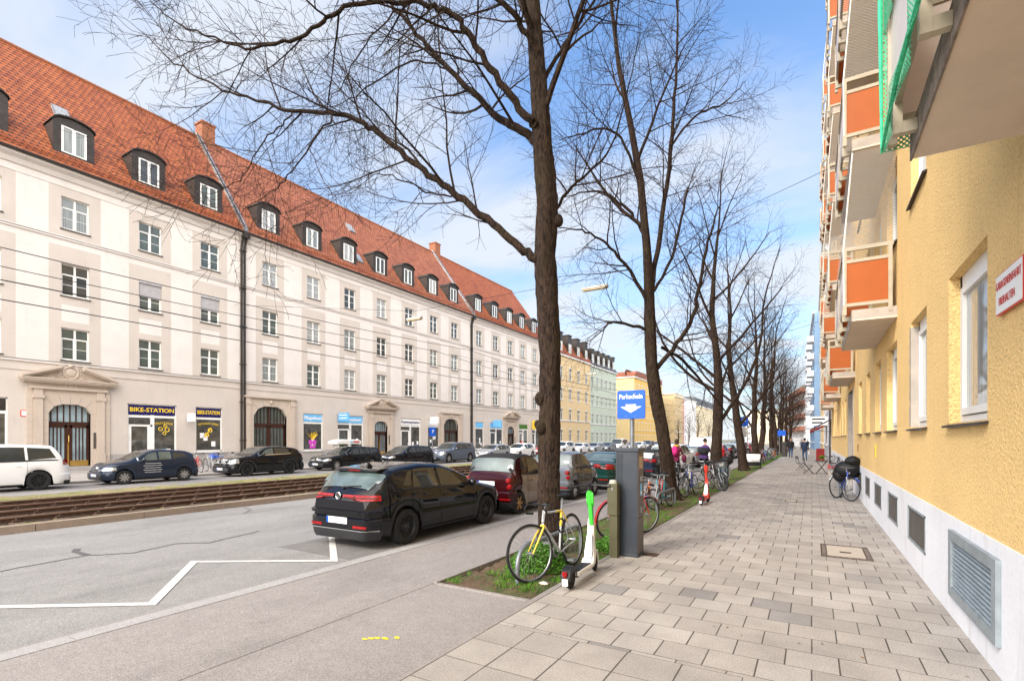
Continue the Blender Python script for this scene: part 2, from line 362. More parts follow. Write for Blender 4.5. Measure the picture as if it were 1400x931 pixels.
def glassy(name, col, rough=.03, var=.3, vs=1.2, curtain=None, spec=.8):
    m, nt, b = newmat(name)
    obj = N(nt, 'ShaderNodeTexCoord').outputs['Object']
    n1 = N(nt, 'ShaderNodeTexNoise', {'Vector': obj, 'Scale': vs, 'Detail': 3})
    k = N(nt, 'ShaderNodeMapRange', {'Value': n1.outputs[0], 'From Min': .3, 'From Max': .7, 'To Min': 1 - var, 'To Max': 1 + var}).outputs[0]
    c = MIX(nt, 1, col, k, 'MULTIPLY')
    if curtain:
        mp_ = N(nt, 'ShaderNodeMapping', {'Vector': obj, 'Scale': (14, 1, .3)})
        w = N(nt, 'ShaderNodeTexNoise', {'Vector': mp_.outputs[0], 'Scale': 2, 'Detail': 2})
        f = N(nt, 'ShaderNodeMapRange', {'Value': w.outputs[0], 'From Min': .35, 'From Max': .6, 'To Min': .25, 'To Max': 1}).outputs[0]
        c = MIX(nt, f, c, curtain)
    nt.links.new(c, b.inputs['Base Color']); b.inputs['Roughness'].default_value = .5
    b.inputs['Coat Weight'].default_value = 1; b.inputs['Coat Roughness'].default_value = rough; b.inputs['Coat IOR'].default_value = 1.6
    b.inputs['Specular IOR Level'].default_value = spec * .5
    return m
G = {}
G['glass'] = glassy('window glass dark', (.025, .032, .034))
G['glass_g'] = glassy('window glass green grey', (.06, .08, .07))
G['glass_c'] = glassy('window glass with net curtain', (.07, .09, .085), curtain=(.25, .27, .26))
G['glass_w'] = glassy('window glass with white curtain', (.16, .17, .165), curtain=(.36, .37, .36))
G['glass_shop'] = glassy('shop window glass', (.05, .05, .045), var=.7, vs=2.5)
G['glass_car'] = glassy('car glass', (.006, .010, .009), rough=.02, var=.5, vs=2)
G['glass_car_l'] = glassy('car glass pale', (.07, .10, .095), rough=.02, var=.5, vs=2)
G['white'] = mat('white painted wood', (.76, .75, .72), .45, var=.05)
G['wall_l'] = stucco('cream white render', (.655, .61, .575), 26, .25, .01, .95, (.38, .34, .3), .34)
G['panel_l'] = stucco('beige render', (.535, .48, .432), 26, .25, .01, .94, (.34, .3, .26), .34)
G['stone_l'] = stucco('beige stone', (.50, .42, .35), 34, .4, .01, .9, (.3, .25, .2), .3)
G['grey_base'] = stucco('grey stone base', (.36, .34, .32), 40, .5, .01, .8, (.3, .25, .2), .3)
G['trim_dark'] = mat('dark lead capping', (.10, .09, .085), .5)
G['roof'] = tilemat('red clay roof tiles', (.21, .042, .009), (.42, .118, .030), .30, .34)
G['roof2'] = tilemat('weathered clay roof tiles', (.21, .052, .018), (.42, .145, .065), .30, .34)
G['roof_dark'] = tilemat('dark slate roof', (.07, .072, .075), (.12, .12, .125), .3, .3)
G['copper'] = mat('dark sheet metal', (.045, .038, .034), .45, .3, var=.25)
G['lead'] = mat('grey sheet metal', (.30, .31, .32), .4, .5, var=.3)
G['brick'] = mat('red chimney brick', (.25, .10, .055), .9, var=.3, vs=8)
G['wood_dark'] = mat('dark brown door wood', (.045, .018, .012), .4, var=.3, vs=9)
G['brass'] = mat('brass kick plate', (.72, .47, .13), .25, .9, var=.15)
G['door_glass'] = glassy('frosted door glass', (.25, .34, .38), rough=.2)
G['navy'] = mat('navy sign', (.012, .012, .10), .35)
G['yellowpaint'] = mat('yellow lettering', (.80, .55, .04), .4)
G['skyblue'] = mat('light blue sign', (.16, .47, .80), .4)
G['paper'] = mat('white paper', (.8, .8, .8), .7, var=.04)
G['signwhite'] = mat('white sign face', (.8, .8, .78), .4, var=.03)
G['yellow_w'] = stucco('yellow rough render', (.91, .625, .27), 42, .9, .026, .66, (.50, .34, .16), .42)
G['plinth'] = stucco('white plinth paint', (.72, .72, .74), 22, .3, .01, .97, (.36, .31, .26), .8)
G['cream_metal'] = mat('cream painted metal', (.43, .375, .28), .4, var=.1, dirt=.3, ds=4)
G['orange'] = mat('orange balcony panel', (.36, .088, .014), .5, var=.06)
G['pale_sheen_panel'] = mat('pale sheen balcony panel', (.72, .60, .54), .35, var=.08)
G['concrete'] = mat('balcony concrete', (.42, .37, .32), .9, var=.12, bump=.4, bs=30, dirt=.5, ds=1.2, dcol=(.2, .17, .14))
G['soffit'] = mat('painted soffit', (.66, .56, .46), .85, var=.05, bump=.4, bs=50)
G['concrete_edge'] = mat('weathered slab edge', (.23, .19, .16), .95, var=.4, vs=12, bump=.8, bs=40)
G['galv'] = mat('galvanised steel', (.27, .31, .33), .45, .2, var=.15, vs=8)
G['grille'] = mat('dark grille', (.10, .09, .085), .5, .4)
G['black'] = mat('black plastic', (.012, .012, .013), .45)
G['blackm'] = mat('black rubber', (.018, .018, .018), .8, var=.3)
G['chrome'] = mat('polished metal', (.7, .7, .7), .15, 1)
G['steel'] = mat('grey steel', (.33, .34, .35), .4, .8)
G['red'] = mat('red plastic', (.60, .03, .02), .3)
G['plate'] = mat('licence plate', (.62, .63, .66), .35, var=.08, vs=20)
G['blue'] = mat('blue', (.015, .09, .52), .4)
G['signblue'] = mat('blue sign face', (.01, .10, .55), .35, var=.04)
G['bark'] = None
G['green'] = mat('bright green scooter', (.06, .62, .05), .4)
G['asph'] = asphalt('road asphalt', (.238, .228, .216), .55, .09)
G['asph_p'] = asphalt('cycle path asphalt', (.262, .236, .220), .42, .07)
G['asph_far'] = asphalt('far road asphalt', (.21, .195, .185), .3, .1)
G['asph_park'] = asphalt('parking lane asphalt', (.165, .155, .147), .45, .12)
G['kerb'] = asphalt('granite kerb', (.27, .24, .22), .35, .12)
G['kerb_l'] = asphalt('pale concrete kerb', (.33, .315, .305), .2, .06)
G['kerb_t'] = asphalt('brown track kerb', (.26, .20, .155), .3, .2)
G['paving'] = paving()
G['paving_f'] = asphalt('far pavement', (.27, .245, .225), .12, .06)
G['paint'] = mat('road paint white', (.60, .575, .53), .7, var=.15, vs=14, dirt=.6, ds=9, dcol=(.35, .32, .3))
G['ypaint'] = mat('yellow spray paint', (.85, .66, .02), .7)
def soilmat(name, c1, c2, c3):
    m, nt, b = newmat(name)
    obj = N(nt, 'ShaderNodeTexCoord').outputs['Object']
    a = N(nt, 'ShaderNodeTexNoise', {'Vector': obj, 'Scale': 14, 'Detail': 8, 'Roughness': .75})
    g = N(nt, 'ShaderNodeTexNoise', {'Vector': obj, 'Scale': 1.8, 'Detail': 6, 'Roughness': .7})
    v = N(nt, 'ShaderNodeTexVoronoi', {'Vector': obj, 'Scale': 30})
    c = MIX(nt, a.outputs[0], c1, c2)
    c = MIX(nt, N(nt, 'ShaderNodeMapRange', {'Value': g.outputs[0], 'From Min': .46, 'From Max': .6}).outputs[0], c, c3)
    c = MIX(nt, MATH(nt, 'MULTIPLY', MATH(nt, 'LESS_THAN', v.outputs['Distance'], .12), .7), c, (.4, .34, .28))
    nt.links.new(c, b.inputs['Base Color']); b.inputs['Roughness'].default_value = .95
    bp = N(nt, 'ShaderNodeBump', {'Height': a.outputs[0], 'Strength': 1, 'Distance': .05}); nt.links.new(bp.outputs[0], b.inputs['Normal'])
    return m
G['soil'] = soilmat('garden soil', (.05, .03, .018), (.24, .15, .09), (.075, .10, .025))
G['ballast'] = soilmat('rusty track ballast', (.045, .028, .018), (.20, .135, .09), (.11, .08, .05))
G['turf'] = soilmat('dry turf', (.12, .10, .04), (.38, .31, .16), (.16, .17, .045))
G['ground'] = soilmat('far ground', (.10, .09, .06), (.2, .18, .14), (.07, .09, .04))
G['rail'] = mat('rusty rail', (.065, .036, .024), .7, var=.4, vs=12)
G['railtop'] = mat('worn rail head', (.34, .22, .17), .35, .8)
G['grassm'] = mat('grass blades', (.085, .21, .018), .7, var=.5, vs=3)
G['ivy'] = mat('ivy leaves', (.075, .20, .02), .5, var=.5, vs=20)
def barkmat():
    m, nt, b = newmat('bark')
    obj = N(nt, 'ShaderNodeTexCoord').outputs['Object']
    mp_ = N(nt, 'ShaderNodeMapping', {'Vector': obj, 'Scale': (1, 1, .24)})
    a = N(nt, 'ShaderNodeTexNoise', {'Vector': mp_.outputs[0], 'Scale': 30, 'Detail': 6, 'Roughness': .7, 'Distortion': .6})
    v = N(nt, 'ShaderNodeTexNoise', {'Vector': obj, 'Scale': 2.5, 'Detail': 5})
    c = MIX(nt, N(nt, 'ShaderNodeMapRange', {'Value': a.outputs[0], 'From Min': .38, 'From Max': .64}).outputs[0], (.005, .0035, .003), (.062, .038, .026))
    c = MIX(nt, N(nt, 'ShaderNodeMapRange', {'Value': v.outputs[0], 'From Min': .5, 'From Max': .75, 'To Max': .45}).outputs[0], c, (.05, .04, .018))
    nt.links.new(c, b.inputs['Base Color']); b.inputs['Roughness'].default_value = .95; b.inputs['Specular IOR Level'].default_value = .2
    bp = N(nt, 'ShaderNodeBump', {'Height': a.outputs[0], 'Strength': 1, 'Distance': .03}); nt.links.new(bp.outputs[0], b.inputs['Normal'])
    return m
G['bark'] = barkmat()
G['twig'] = mat('twig bark', (.026, .015, .011), .9, var=.3, vs=2)

def text_mesh(s, size, m, ext=.004, align='CENTER', bold=0):
    cu = bpy.data.curves.new('lettering', 'FONT'); cu.body = s; cu.size = size; cu.extrude = ext; cu.align_x = align; cu.align_y = 'CENTER'
    cu.offset = bold; cu.resolution_u = 2
    o = bpy.data.objects.new('lettering', cu); COL.objects.link(o)
    dg = bpy.context.evaluated_depsgraph_get(); dg.update()
    me = bpy.data.meshes.new_from_object(o.evaluated_get(dg)); bpy.data.objects.remove(o); bpy.data.curves.remove(cu)
    me.transform(Matrix(((1, 0, 0, 0), (0, 0, -1, 0), (0, 1, 0, 0), (0, 0, 0, 1))))
    me.name = 'lettering'; me.materials.clear(); me.materials.append(m); return me
def text(s, size, m, parent, loc, rot=(0, 0, 0), ext=.004, sx=1, name='lettering', bold=0, align='CENTER'):
    return inst(text_mesh(s, size, m, ext, align, bold), name, parent, loc, rot, (sx, 1, 1))
# ------------------------------------------------------------------ ground, roads, tracks
def struct(mb, name, m, smooth=False):
    return tag(mb.build(name, m, None, smooth), kind='structure')
def slab(name, x0, x1, y0, y1, z0, z1, m):
    mb = MB(); mb.box(x0, x1, y0, y1, z0, z1); return struct(mb, name, m)
YN, YF = -8, 420
slab('ground', -900, 900, -900, 1500, -.5, -.30, G['ground'])
slab('pavement', -2.78, 1.30, YN, 130, -.25, 0, G['paving'])
slab('pavement_far_end', -9, 8, 130.01, YF, -.25, -.002, G['paving_f'])
slab('cycle_path', -5.97, -4.30, YN, YF, -.25, -.004, G['asph_p'])
slab('driveway', -4.298, -2.90, YN, 5.18, -.25, -.008, G['asph_p'])
mb = MB()
y = YN; rr_ = random.Random(4)
while y < 5.2:
    l = .45 + rr_.random() * .1; mb.box(-2.898, -2.782, y + .004, min(y + l, 5.2) - .004, -.1, .004 + rr_.random() * .004); y += l
struct(mb, 'kerb_strip', G['kerb'])
mb = MB()
y = YN
while y < 170:
    mb.box(-6.19, -5.972, y + .006, y + .994, -.2, .002); y += 1.0
mb.box(-6.28, -6.192, YN, 170, -.2, -.012, 1); mb.box(-6.19, -5.972, 170, YF, -.2, .002)
struct(mb, 'kerb', [G['kerb_l'], G['kerb']])
mb = MB()          # thin edging of the tree strip
y = 5.2
while y < 128:
    mb.box(-4.298, -4.24, y + .004, y + .996, -.2, .022); mb.box(-2.86, -2.782, y + .004, y + .996, -.2, .006); y += 1
mb.box(-4.24, -2.862, 5.185, 5.24, -.2, .008)
struct(mb, 'planting_edging', G['kerb'])
slab('road', -14.0, -6.282, YN, YF, -.25, -.03, G['asph'])
slab('parking_lane', -8.2, -6.284, 5.6, YF, -.05, -.026, G['asph_park'])
mb = MB(); y = YN
while y < 260:
    mb.box(-14.17, -14.0, y + .006, y + 1.99, -.2, .125); mb.box(-21.05, -20.9, y + .006, y + 1.99, -.2, .12); y += 2
struct(mb, 'track_kerb', G['kerb_t'])
slab('track_bed', -19.72, -14.17, YN, 300, -.2, .03, G['ballast'])
G['sleeper'] = mat('old sleeper', (.10, .07, .05), .9, var=.4, vs=5)
mb = MB(); y = YN
while y < 120:
    for xc in (-15.93, -18.6): mb.box(xc - 1.2, xc + 1.2, y - .12, y + .12, 0, .055)
    y += .75
struct(mb, 'track_sleepers', G['sleeper'])
def bumpy(name, x0, x1, y0, y1, z, amp, step, m, seed=1, side=0):
    rg = random.Random(seed); mb = MB(); nx = max(2, int((x1 - x0) / step)); ny = int((y1 - y0) / step)
    P = [[(x0 + (x1 - x0) * i / nx, y0 + (y1 - y0) * j / ny, z + (rg.random() * amp if 0 < i < nx else -amp * .5)) for i in range(nx + 1)] for j in range(ny + 1)]
    for j in range(ny):
        for i in range(nx): mb.quad(P[j][i], P[j][i + 1], P[j + 1][i + 1], P[j + 1][i])
    return struct(mb, name, m, True)
bumpy('track_verge', -20.9, -19.5, YN, 160, .12, .09, .18, G['turf'], 3)
bumpy('track_verge_near', -14.62, -14.17, YN, 120, .085, .035, .15, G['turf'], 5)
bumpy('soil', -4.24, -2.862, 5.24, 40, -.045, .06, .08, G['soil'], 2)
bumpy('soil_far', -4.24, -2.862, 40, 128, -.03, .05, .3, G['soil'], 7)
mb = MB()
for xr in (-15.25, -16.62, -17.95, -19.25):
    mb.box(xr - .07, xr + .07, YN, 260, .055, .07); mb.box(xr - .012, xr + .012, YN, 260, .07, .15)
    mb.box(xr - .036, xr + .036, YN, 260, .14, .175, 1)
rl = mb.build('rail_track', [G['rail'], G['railtop']]); tag(rl, kind='structure')
mb = MB(); y = YN; k = 0
while y < 70:
    for xr in (-15.25, -16.62, -17.95, -19.25):
        for s in (-1, 1):
            mb.box(xr + s * .11 - .05, xr + s * .11 + .05, y - .07, y + .07, .055, .10); mb.sphere((xr + s * .11, y, .115), .03, 5, 3)
    y += .75
struct(mb, 'rail_fastenings', G['rail'])
slab('road_opposite', -27.3, -21.05, YN, YF, -.25, -.03, G['asph_far'])
slab('kerb_opposite', -27.45, -27.3, YN, 260, -.2, .07, G['kerb'])
slab('pavement_opposite', -39.3, -27.45, YN, YF, -.25, .06, G['paving_f'])
# painted zigzag and crack sealing
def strip(pts, w, z, m, name, nm_kind='structure'):
    mb = MB()
    P = [Vector((p[0], p[1])) for p in pts]; L_, R_ = [], []
    for i, p in enumerate(P):
        a = (P[min(i + 1, len(P) - 1)] - P[i]); b_ = (P[i] - P[max(i - 1, 0)])
        if i == 0: b_ = a
        if i == len(P) - 1: a = b_
        t = (a.normalized() + b_.normalized()); t.normalize(); n = Vector((-t.y, t.x)); ww = w(i) if callable(w) else w
        k = 1 / max(.35, abs(n.dot(Vector((-a.normalized().y, a.normalized().x))))) if a.length > 0 else 1
        L_.append(p + n * ww * k / 2); R_.append(p - n * ww * k / 2)
    for i in range(len(P) - 1):
        mb.quad((*L_[i], z), (*L_[i + 1], z), (*R_[i + 1], z), (*R_[i], z))
    return mb
zz = [(-8.35, -1.2), (-6.6, .25), (-8.2, 1.85), (-6.63, 2.92), (-8.34, 4.26), (-6.5, 5.43), (-8.38, 6.93)]
struct(strip(zz, .11, -.022, None, ''), 'road_marking', G['paint'])
def wig(pts, n, a, seed):
    rg = random.Random(seed); out = []
    for i in range(len(pts) - 1):
        for k in range(n):
            t = k / n; out.append((pts[i][0] * (1 - t) + pts[i + 1][0] * t + rg.uniform(-a, a), pts[i][1] * (1 - t) + pts[i + 1][1] * t + rg.uniform(-a, a)))
    return out + [pts[-1]]
G['tar'] = mat('tar crack filler', (.10, .095, .095), .6)
rg = random.Random(8)
struct(strip(wig([(-10.0, -2), (-10.2, 1), (-10.18, 2.51), (-10.25, 3.02), (-10.32, 3.61), (-9.89, 4.05), (-10.09, 4.83), (-9.64, 5.18), (-9.76, 5.59), (-9.96, 6.38)], 4, .025, 2), .045, -.025, None, ''), 'road_crack', G['tar'])
struct(strip([(-10.3, 3.61), (-10.83, 3.6), (-11.1, 3.72)], .10, -.0245, None, ''), 'road_crack', G['tar'])
struct(strip(wig([(-13.8, 8.39), (-13.1, 8.18), (-12.66, 7.67)], 3, .03, 3), .04, -.025, None, ''), 'road_crack', G['tar'])
mb = MB()
for cx, cy in ((-3.66, 3.42), (-3.58, 3.50), (-3.52, 3.53), (-3.43, 3.60), (-3.63, 3.46)):
    n = 9; mb.poly([(cx + cos(2 * pi * i / n) * rg.uniform(.015, .05) * 1.3, cy + sin(2 * pi * i / n) * rg.uniform(.01, .028), -.0035) for i in range(n)])
struct(mb, 'spray_mark', G['ypaint'])
# manhole in the pavement, with a cobble surround
mb = MB()
mb.box(.13, .83, 9.6, 10.75, -.05, .004, 1)
mb.box(.22, .74, 9.72, 10.62, 0, .010, 0)
for yy in (9.66, 10.67):
    for i in range(8): mb.box(.16 + i * .083, .225 + i * .083, yy - .045, yy + .03, 0, .012, 2)
for xx in (.15, .76):
    for i in range(12): mb.box(xx, xx + .055, 9.64 + i * .088, 9.71 + i * .088, 0, .012, 2)
mb.box(.40, .56, 10.02, 10.12, .009, .013, 1)
G['cobble'] = mat('cobble', (.16, .13, .11), .9, var=.4, vs=30); G['cover'] = mat('cover infill', (.43, .37, .30), .85, var=.1, vs=30)
mh = mb.build('manhole_cover', [G['cover'], G['rail'], G['cobble']]); tag(mh, 'large square manhole cover ringed by small cobbles, nearest the yellow wall', 'manhole cover')
mb = MB(); mb.box(-.16, .16, -.2, .2, 0, .008); mb.box(-.13, .13, -.17, .17, .008, .012, 1)
o = mb.build('manhole_cover', [G['rail'], G['cover']], loc=(-.55, 17.6, 0)); tag(o, 'small rusty manhole cover in the middle of the pavement, level with the red scooter', 'manhole cover')
mb = MB(); mb.box(-.12, .12, -.12, .12, 0, .006); mb.torus((0, 0, .006), .08, .008, 'z', 16, 4)
o = mb.build('manhole_cover', [G['rail']], loc=(-2.28, 8.3, 0)); tag(o, 'little iron valve cover at the foot of the grey ticket machine', 'manhole cover')
mb = MB(); mb.sphere((0, 0, .01), .055, 10, 6, 0, (1.2, .8, .45))
o = mb.build('stone', [mat('pale stone', (.6, .54, .45), .8)], loc=(-3.02, 5.9, 0), smooth=True); tag(o, 'flat pale stone lying on the soil by the bicycle front wheel', 'stone')

# ------------------------------------------------------------------ facade builder (local: x along, -y outward, z up)
def facade(mb, x0, x1, z0, z1, holes, depth, matfn, y=0, extra_x=(), extra_z=(), reveal=None):
    xs = {x0, x1, *extra_x}; zs = {z0, z1, *extra_z}
    for a, b_, c, d in holes: xs |= {a, b_}; zs |= {c, d}
    xs = sorted(v for v in xs if x0 <= v <= x1); zs = sorted(v for v in zs if z0 <= v <= z1)
    for i in range(len(xs) - 1):
        for j in range(len(zs) - 1):
            cx, cz = (xs[i] + xs[i + 1]) / 2, (zs[j] + zs[j + 1]) / 2
            if xs[i + 1] - xs[i] < 1e-4 or zs[j + 1] - zs[j] < 1e-4: continue
            if any(a < cx < b_ and c < cz < d for a, b_, c, d in holes): continue
            mb.quad((xs[i], y, zs[j]), (xs[i + 1], y, zs[j]), (xs[i + 1], y, zs[j + 1]), (xs[i], y, zs[j + 1]), matfn(cx, cz))
    for a, b_, c, d in holes:
        mi = matfn((a + b_) / 2, c - .05) if reveal is None else reveal
        mb.quad((a, y, c), (a, y, d), (a, y + depth, d), (a, y + depth, c), mi)
        mb.quad((b_, y, c), (b_, y + depth, c), (b_, y + depth, d), (b_, y, d), mi)
        mb.quad((a, y, d), (b_, y, d), (b_, y + depth, d), (a, y + depth, d), mi)
        mb.quad((a, y, c), (a, y + depth, c), (b_, y + depth, c), (b_, y, c), mi)
_wc = {}
def window_meshes(w, h, style, fr='white'):
    k = (round(w, 2), round(h, 2), style, fr)
    if k in _wc: return _wc[k]
    f = MB(); y0, y1 = .0, .05; t = .07 if style != 'far' else .06
    f.box(-w / 2, w / 2, y0, y1, 0, t); f.box(-w / 2, w / 2, y0, y1, h - t, h)
    f.box(-w / 2, -w / 2 + t, y0, y1, t, h - t); f.box(w / 2 - t, w / 2, y0, y1, t, h - t)
    if style in ('cross', 'dormer', 'far'):
        f.box(-.05, .05, y0 - .01, y1, t, h - t)
    if style in ('cross', 'far'):
        zt = h * .67
        f.box(-w / 2 + t, -.05, y0 - .008, y1, zt - .04, zt + .04); f.box(.05, w / 2 - t, y0 - .008, y1, zt - .04, zt + .04)
    if style == 'cross':
        for s in (-1, 1):
            a, b_ = sorted((s * .05, s * (w / 2 - t)))
            f.box(a, b_, y0 + .012, y1, h * .36 - .012, h * .36 + .012)
            # casement leaf
            f.box(a, a + .035, y0 + .003, y1, t, zt - .04); f.box(b_ - .035, b_, y0 + .003, y1, t, zt - .04)
            f.box(a, b_, y0 + .003, y1, t, t + .035)
    if style == 'dormer':
        for s in (-1, 1):
            a, b_ = sorted((s * .05, s * (w / 2 - t)))
            f.box(a, a + .035, y0 + .003, y1, t, h - t); f.box(b_ - .035, b_, y0 + .003, y1, t, h - t)
    p = MB(); p.box(-w / 2 + .01, w / 2 - .01, .026, .034, .01, h - .01)
    fm = f.mesh('window', G[fr]); pm = {}
    for g in ('glass', 'glass_g', 'glass_c', 'glass_w'): pm[g] = p.mesh('pane', G[g])
    _wc[k] = (fm, pm); return _wc[k]
def window(root, x, z, w, h, style='cross', pane='glass', y=.14, fr='white'):
    fm, pm = window_meshes(w, h, style, fr)
    o = inst(fm, 'window', root, (x, y, z)); inst(pm[pane], 'pane', o); return o
SH = MB(); SH.box(-.66, .66, -.05, -.01, 0, .92); 
for i in range(15): SH.box(-.655, .655, -.056, -.05, i * .062 + .004, i * .062 + .052)
SH.box(-.70, .70, -.16, 0, .92, 1.12)
G['shutter'] = mat('grey roller shutter', (.42, .41, .42), .5)
SHM = SH.mesh('roller_shutter', G['shutter'])
def extr_profile(mb, prof, x0, x1, m=0):    # prof (y,z) closed polygon extruded along x
    mb.prism(prof, 'x', x0, x1, m)
GX = -39.0
def local(Y, Y0): return Y - Y0
def apartment(label, Y0, Y1, wys, doors, gates, shops, roofm, cat='building', panes=None, gable=False, seed=1):
    rg = random.Random(seed)
    root = empty('apartment_building', label, cat, (GX, Y0, 0), R(90), 'cream terraced houses across the tram tracks')
    L = Y1 - Y0; WH = 1.95; sills = (6.7, 10.6, 14.65); ww = 1.40
    holes = [(y - Y0 - ww / 2, y - Y0 + ww / 2, s, s + WH) for y in wys for s in sills]
    dh = []
    for (yc, w, h) in doors: dh.append((yc - Y0 - w / 2, yc - Y0 + w / 2, .22, h))
    for (yc, w, h) in gates: dh.append((yc - Y0 - w / 2, yc - Y0 + w / 2, .10, h))
    sh = [(a - Y0, b_ - Y0, zb, zt) for (a, b_, zb, zt, *_r) in shops]
    ex = []; pan = []
    for y in wys:
        a, b_ = y - Y0 - 1.28, y - Y0 + 1.28; pan.append((a, b_)); ex += [a, b_, y - Y0 - .68, y - Y0 + .68]
    def mf(x, z):
        if z < .9: return 2
        if z < 6.45: return 1
        if z > 17.2: return 0
        for a, b_ in pan:
            if a < x < b_:
                if 14.2 < z < 17.2 or z < 13.6:
                    m_ = (a + b_) / 2
                    if abs(x - m_) < .68 and (9.05 < z < 10.05): return 0
                    return 1
        return 0
    mb = MB()
    facade(mb, 0, L, 0, 18.1, holes + dh + sh, .3, mf, 0, ex, (.9, 5.95, 6.45, 9.05, 10.05, 13.6, 14.2, 17.2), reveal=1)
    # returns, back
    mb.quad((0, 0, 0), (0, 13, 0), (0, 13, 18.1), (0, 0, 18.1)); mb.quad((L, 0, 0), (L, 13, 0), (L, 13, 18.1), (L, 0, 18.1))
    mb.quad((0, 13, 0), (L, 13, 0), (L, 13, 18.1), (0, 13, 18.1))
    if gable: mb.poly([(L, 0, 18.1), (L, 13, 18.1), (L, 6.5, 27.5)])
    mb.build('wall', [G['wall_l'], G['panel_l'], G['grey_base']], root)
    t = MB()         # string courses and cornice
    for z, p_, hh in ((6.38, .10, .10), (13.98, .08, .09)):
        t.box(0, L, -p_, -.002, z, z + hh, 0); t.box(0, L, -p_ - .015, -.002, z + hh, z + hh + .035, 1)
    t.box(0, L, -.05, -.002, 5.88, 5.98, 2)
    t.box(0, L, -.03, -.002, 17.16, 17.24, 0)
    t.prism([(-.002, 17.55), (-.10, 17.6), (-.22, 17.85), (-.48, 18.0), (-.50, 18.16), (-.002, 18.16)], 'x', .003, L - .003, 0)
    t.build('cornice', [G['wall_l'], G['trim_dark'], G['panel_l']], root)
    g = MB(); g.tube([(0.02, -.58, 18.20), (L - .02, -.58, 18.20)], .10, 8); g.build('gutter', G['copper'], root, True)
    # window sills
    s_ = MB(); s_.box(-.76, .76, -.21, 0, -.07, -.005); sillm = s_.mesh('sill', G['trim_dark'])
    for i, y in enumerate(wys):
        for j, z in enumerate(sills):
            pk = (panes or {}).get((i, j)) or rg.choice(['glass', 'glass', 'glass_g', 'glass_c', 'glass_c', 'glass_w'])
            o = window(root, y - Y0, z, ww, WH, 'cross', pk.replace('+s', '')); inst(sillm, 'sill', o)
            if '+s' in pk: inst(SHM, 'roller_shutter', o, (0, 0, WH - 1.0)); o.children
    # roof
    ov = .55; ze, zr = 18.22, 27.9; sl = sqrt((6.5 + ov) ** 2 + (zr - ze) ** 2)
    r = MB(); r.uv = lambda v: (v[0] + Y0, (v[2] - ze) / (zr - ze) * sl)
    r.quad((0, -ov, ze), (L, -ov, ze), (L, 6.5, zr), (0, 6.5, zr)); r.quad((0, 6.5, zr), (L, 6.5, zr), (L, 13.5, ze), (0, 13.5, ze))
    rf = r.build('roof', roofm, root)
    rt = MB(); rt.tube([(0, 6.5, zr + .02), (L, 6.5, zr + .02)], .13, 8, 0)
    rt.build('ridge', G['brick'], rf, True)
    slope = (zr - ze) / (6.5 + ov)
    rz = lambda y: ze + (y + ov) * slope
    # snow guard
    sg = MB()
    for k in range(2): sg.tube([(0.1, -.28 , rz(-.28) + .10 + .12 * k), (L - .1, -.28 , rz(-.28) + .10 + .12 * k)], .018, 4)
    xx = .5
    while xx < L: sg.box(xx - .01, xx + .01, -.30, -.26, rz(-.28) - .02, rz(-.28) + .24); xx += .8
    sg.build('snow_guard', G['orange'], rf)
    # dormers
    for y in wys:
        x = y - Y0; W = 1.02; d = MB(); zb = 19.05; zt = 21.15; n = 8
        arc = [(x - W, zb), (x + W, zb)] + [(x + W * cos(pi * i / n) if 0 < i < n else (x + W if i == 0 else x - W), zt + .42 * sin(pi * i / n)) for i in range(n + 1)]
        # shell: front face ring with an opening for the window
        wz0, wz1, wx = 19.38, 20.98, .62
        F = .22
        ring_o = [(x - W, zb), (x + W, zb), (x + W, zt)] + [(x + W * cos(pi * i / n), zt + .42 * sin(pi * i / n)) for i in range(1, n)] + [(x - W, zt)]
        d.quad((x - W, F, zb), (x + W, F, zb), (x + W, F, wz0), (x - W, F, wz0)); 
        d.quad((x - W, F, wz0), (x - wx, F, wz0), (x - wx, F, wz1), (x - W, F, wz1)); d.quad((x + wx, F, wz0), (x + W, F, wz0), (x + W, F, wz1), (x + wx, F, wz1))
        top = [(x - W, F, wz1), (x + W, F, wz1), (x + W, F, zt)] + [(x + W * cos(pi * i / n), F, zt + .42 * sin(pi * i / n)) for i in range(1, n)] + [(x - W, F, zt)]
        d.poly(top)
        k = len(ring_o)
        for i in range(k):
            a, b_ = ring_o[i], ring_o[(i + 1) % k]
            d.quad((a[0], F, a[1]), (b_[0], F, b_[1]), (b_[0], 2.9, b_[1]), (a[0], 2.9, a[1]))
        # projecting hood
        hood = [(x + (W + .07) * cos(pi * i / n), zt + .03 + .47 * sin(pi * i / n)) for i in range(n + 1)]
        for i in range(n):
            a, b_ = hood[i], hood[i + 1]; a2, b2 = (a[0], a[1] - .09), (b_[0], b_[1] - .09)
            d.quad((a[0], F - .14, a[1]), (b_[0], F - .14, b_[1]), (b_[0], 2.4, b_[1]), (a[0], 2.4, a[1])); d.quad((a[0], F - .14, a[1]), (b_[0], F - .14, b_[1]), (b2[0], F - .14, b2[1]), (a2[0], F - .14, a2[1]))
        do = d.build('dormer', G['copper'], root)
        fm, pm = window_meshes(1.24, 1.6, 'dormer'); w_ = inst(fm, 'window', do, (x, F - .02, wz0)); inst(pm[rg.choice(['glass_c', 'glass_w', 'glass_g', 'glass'])], 'pane', w_)
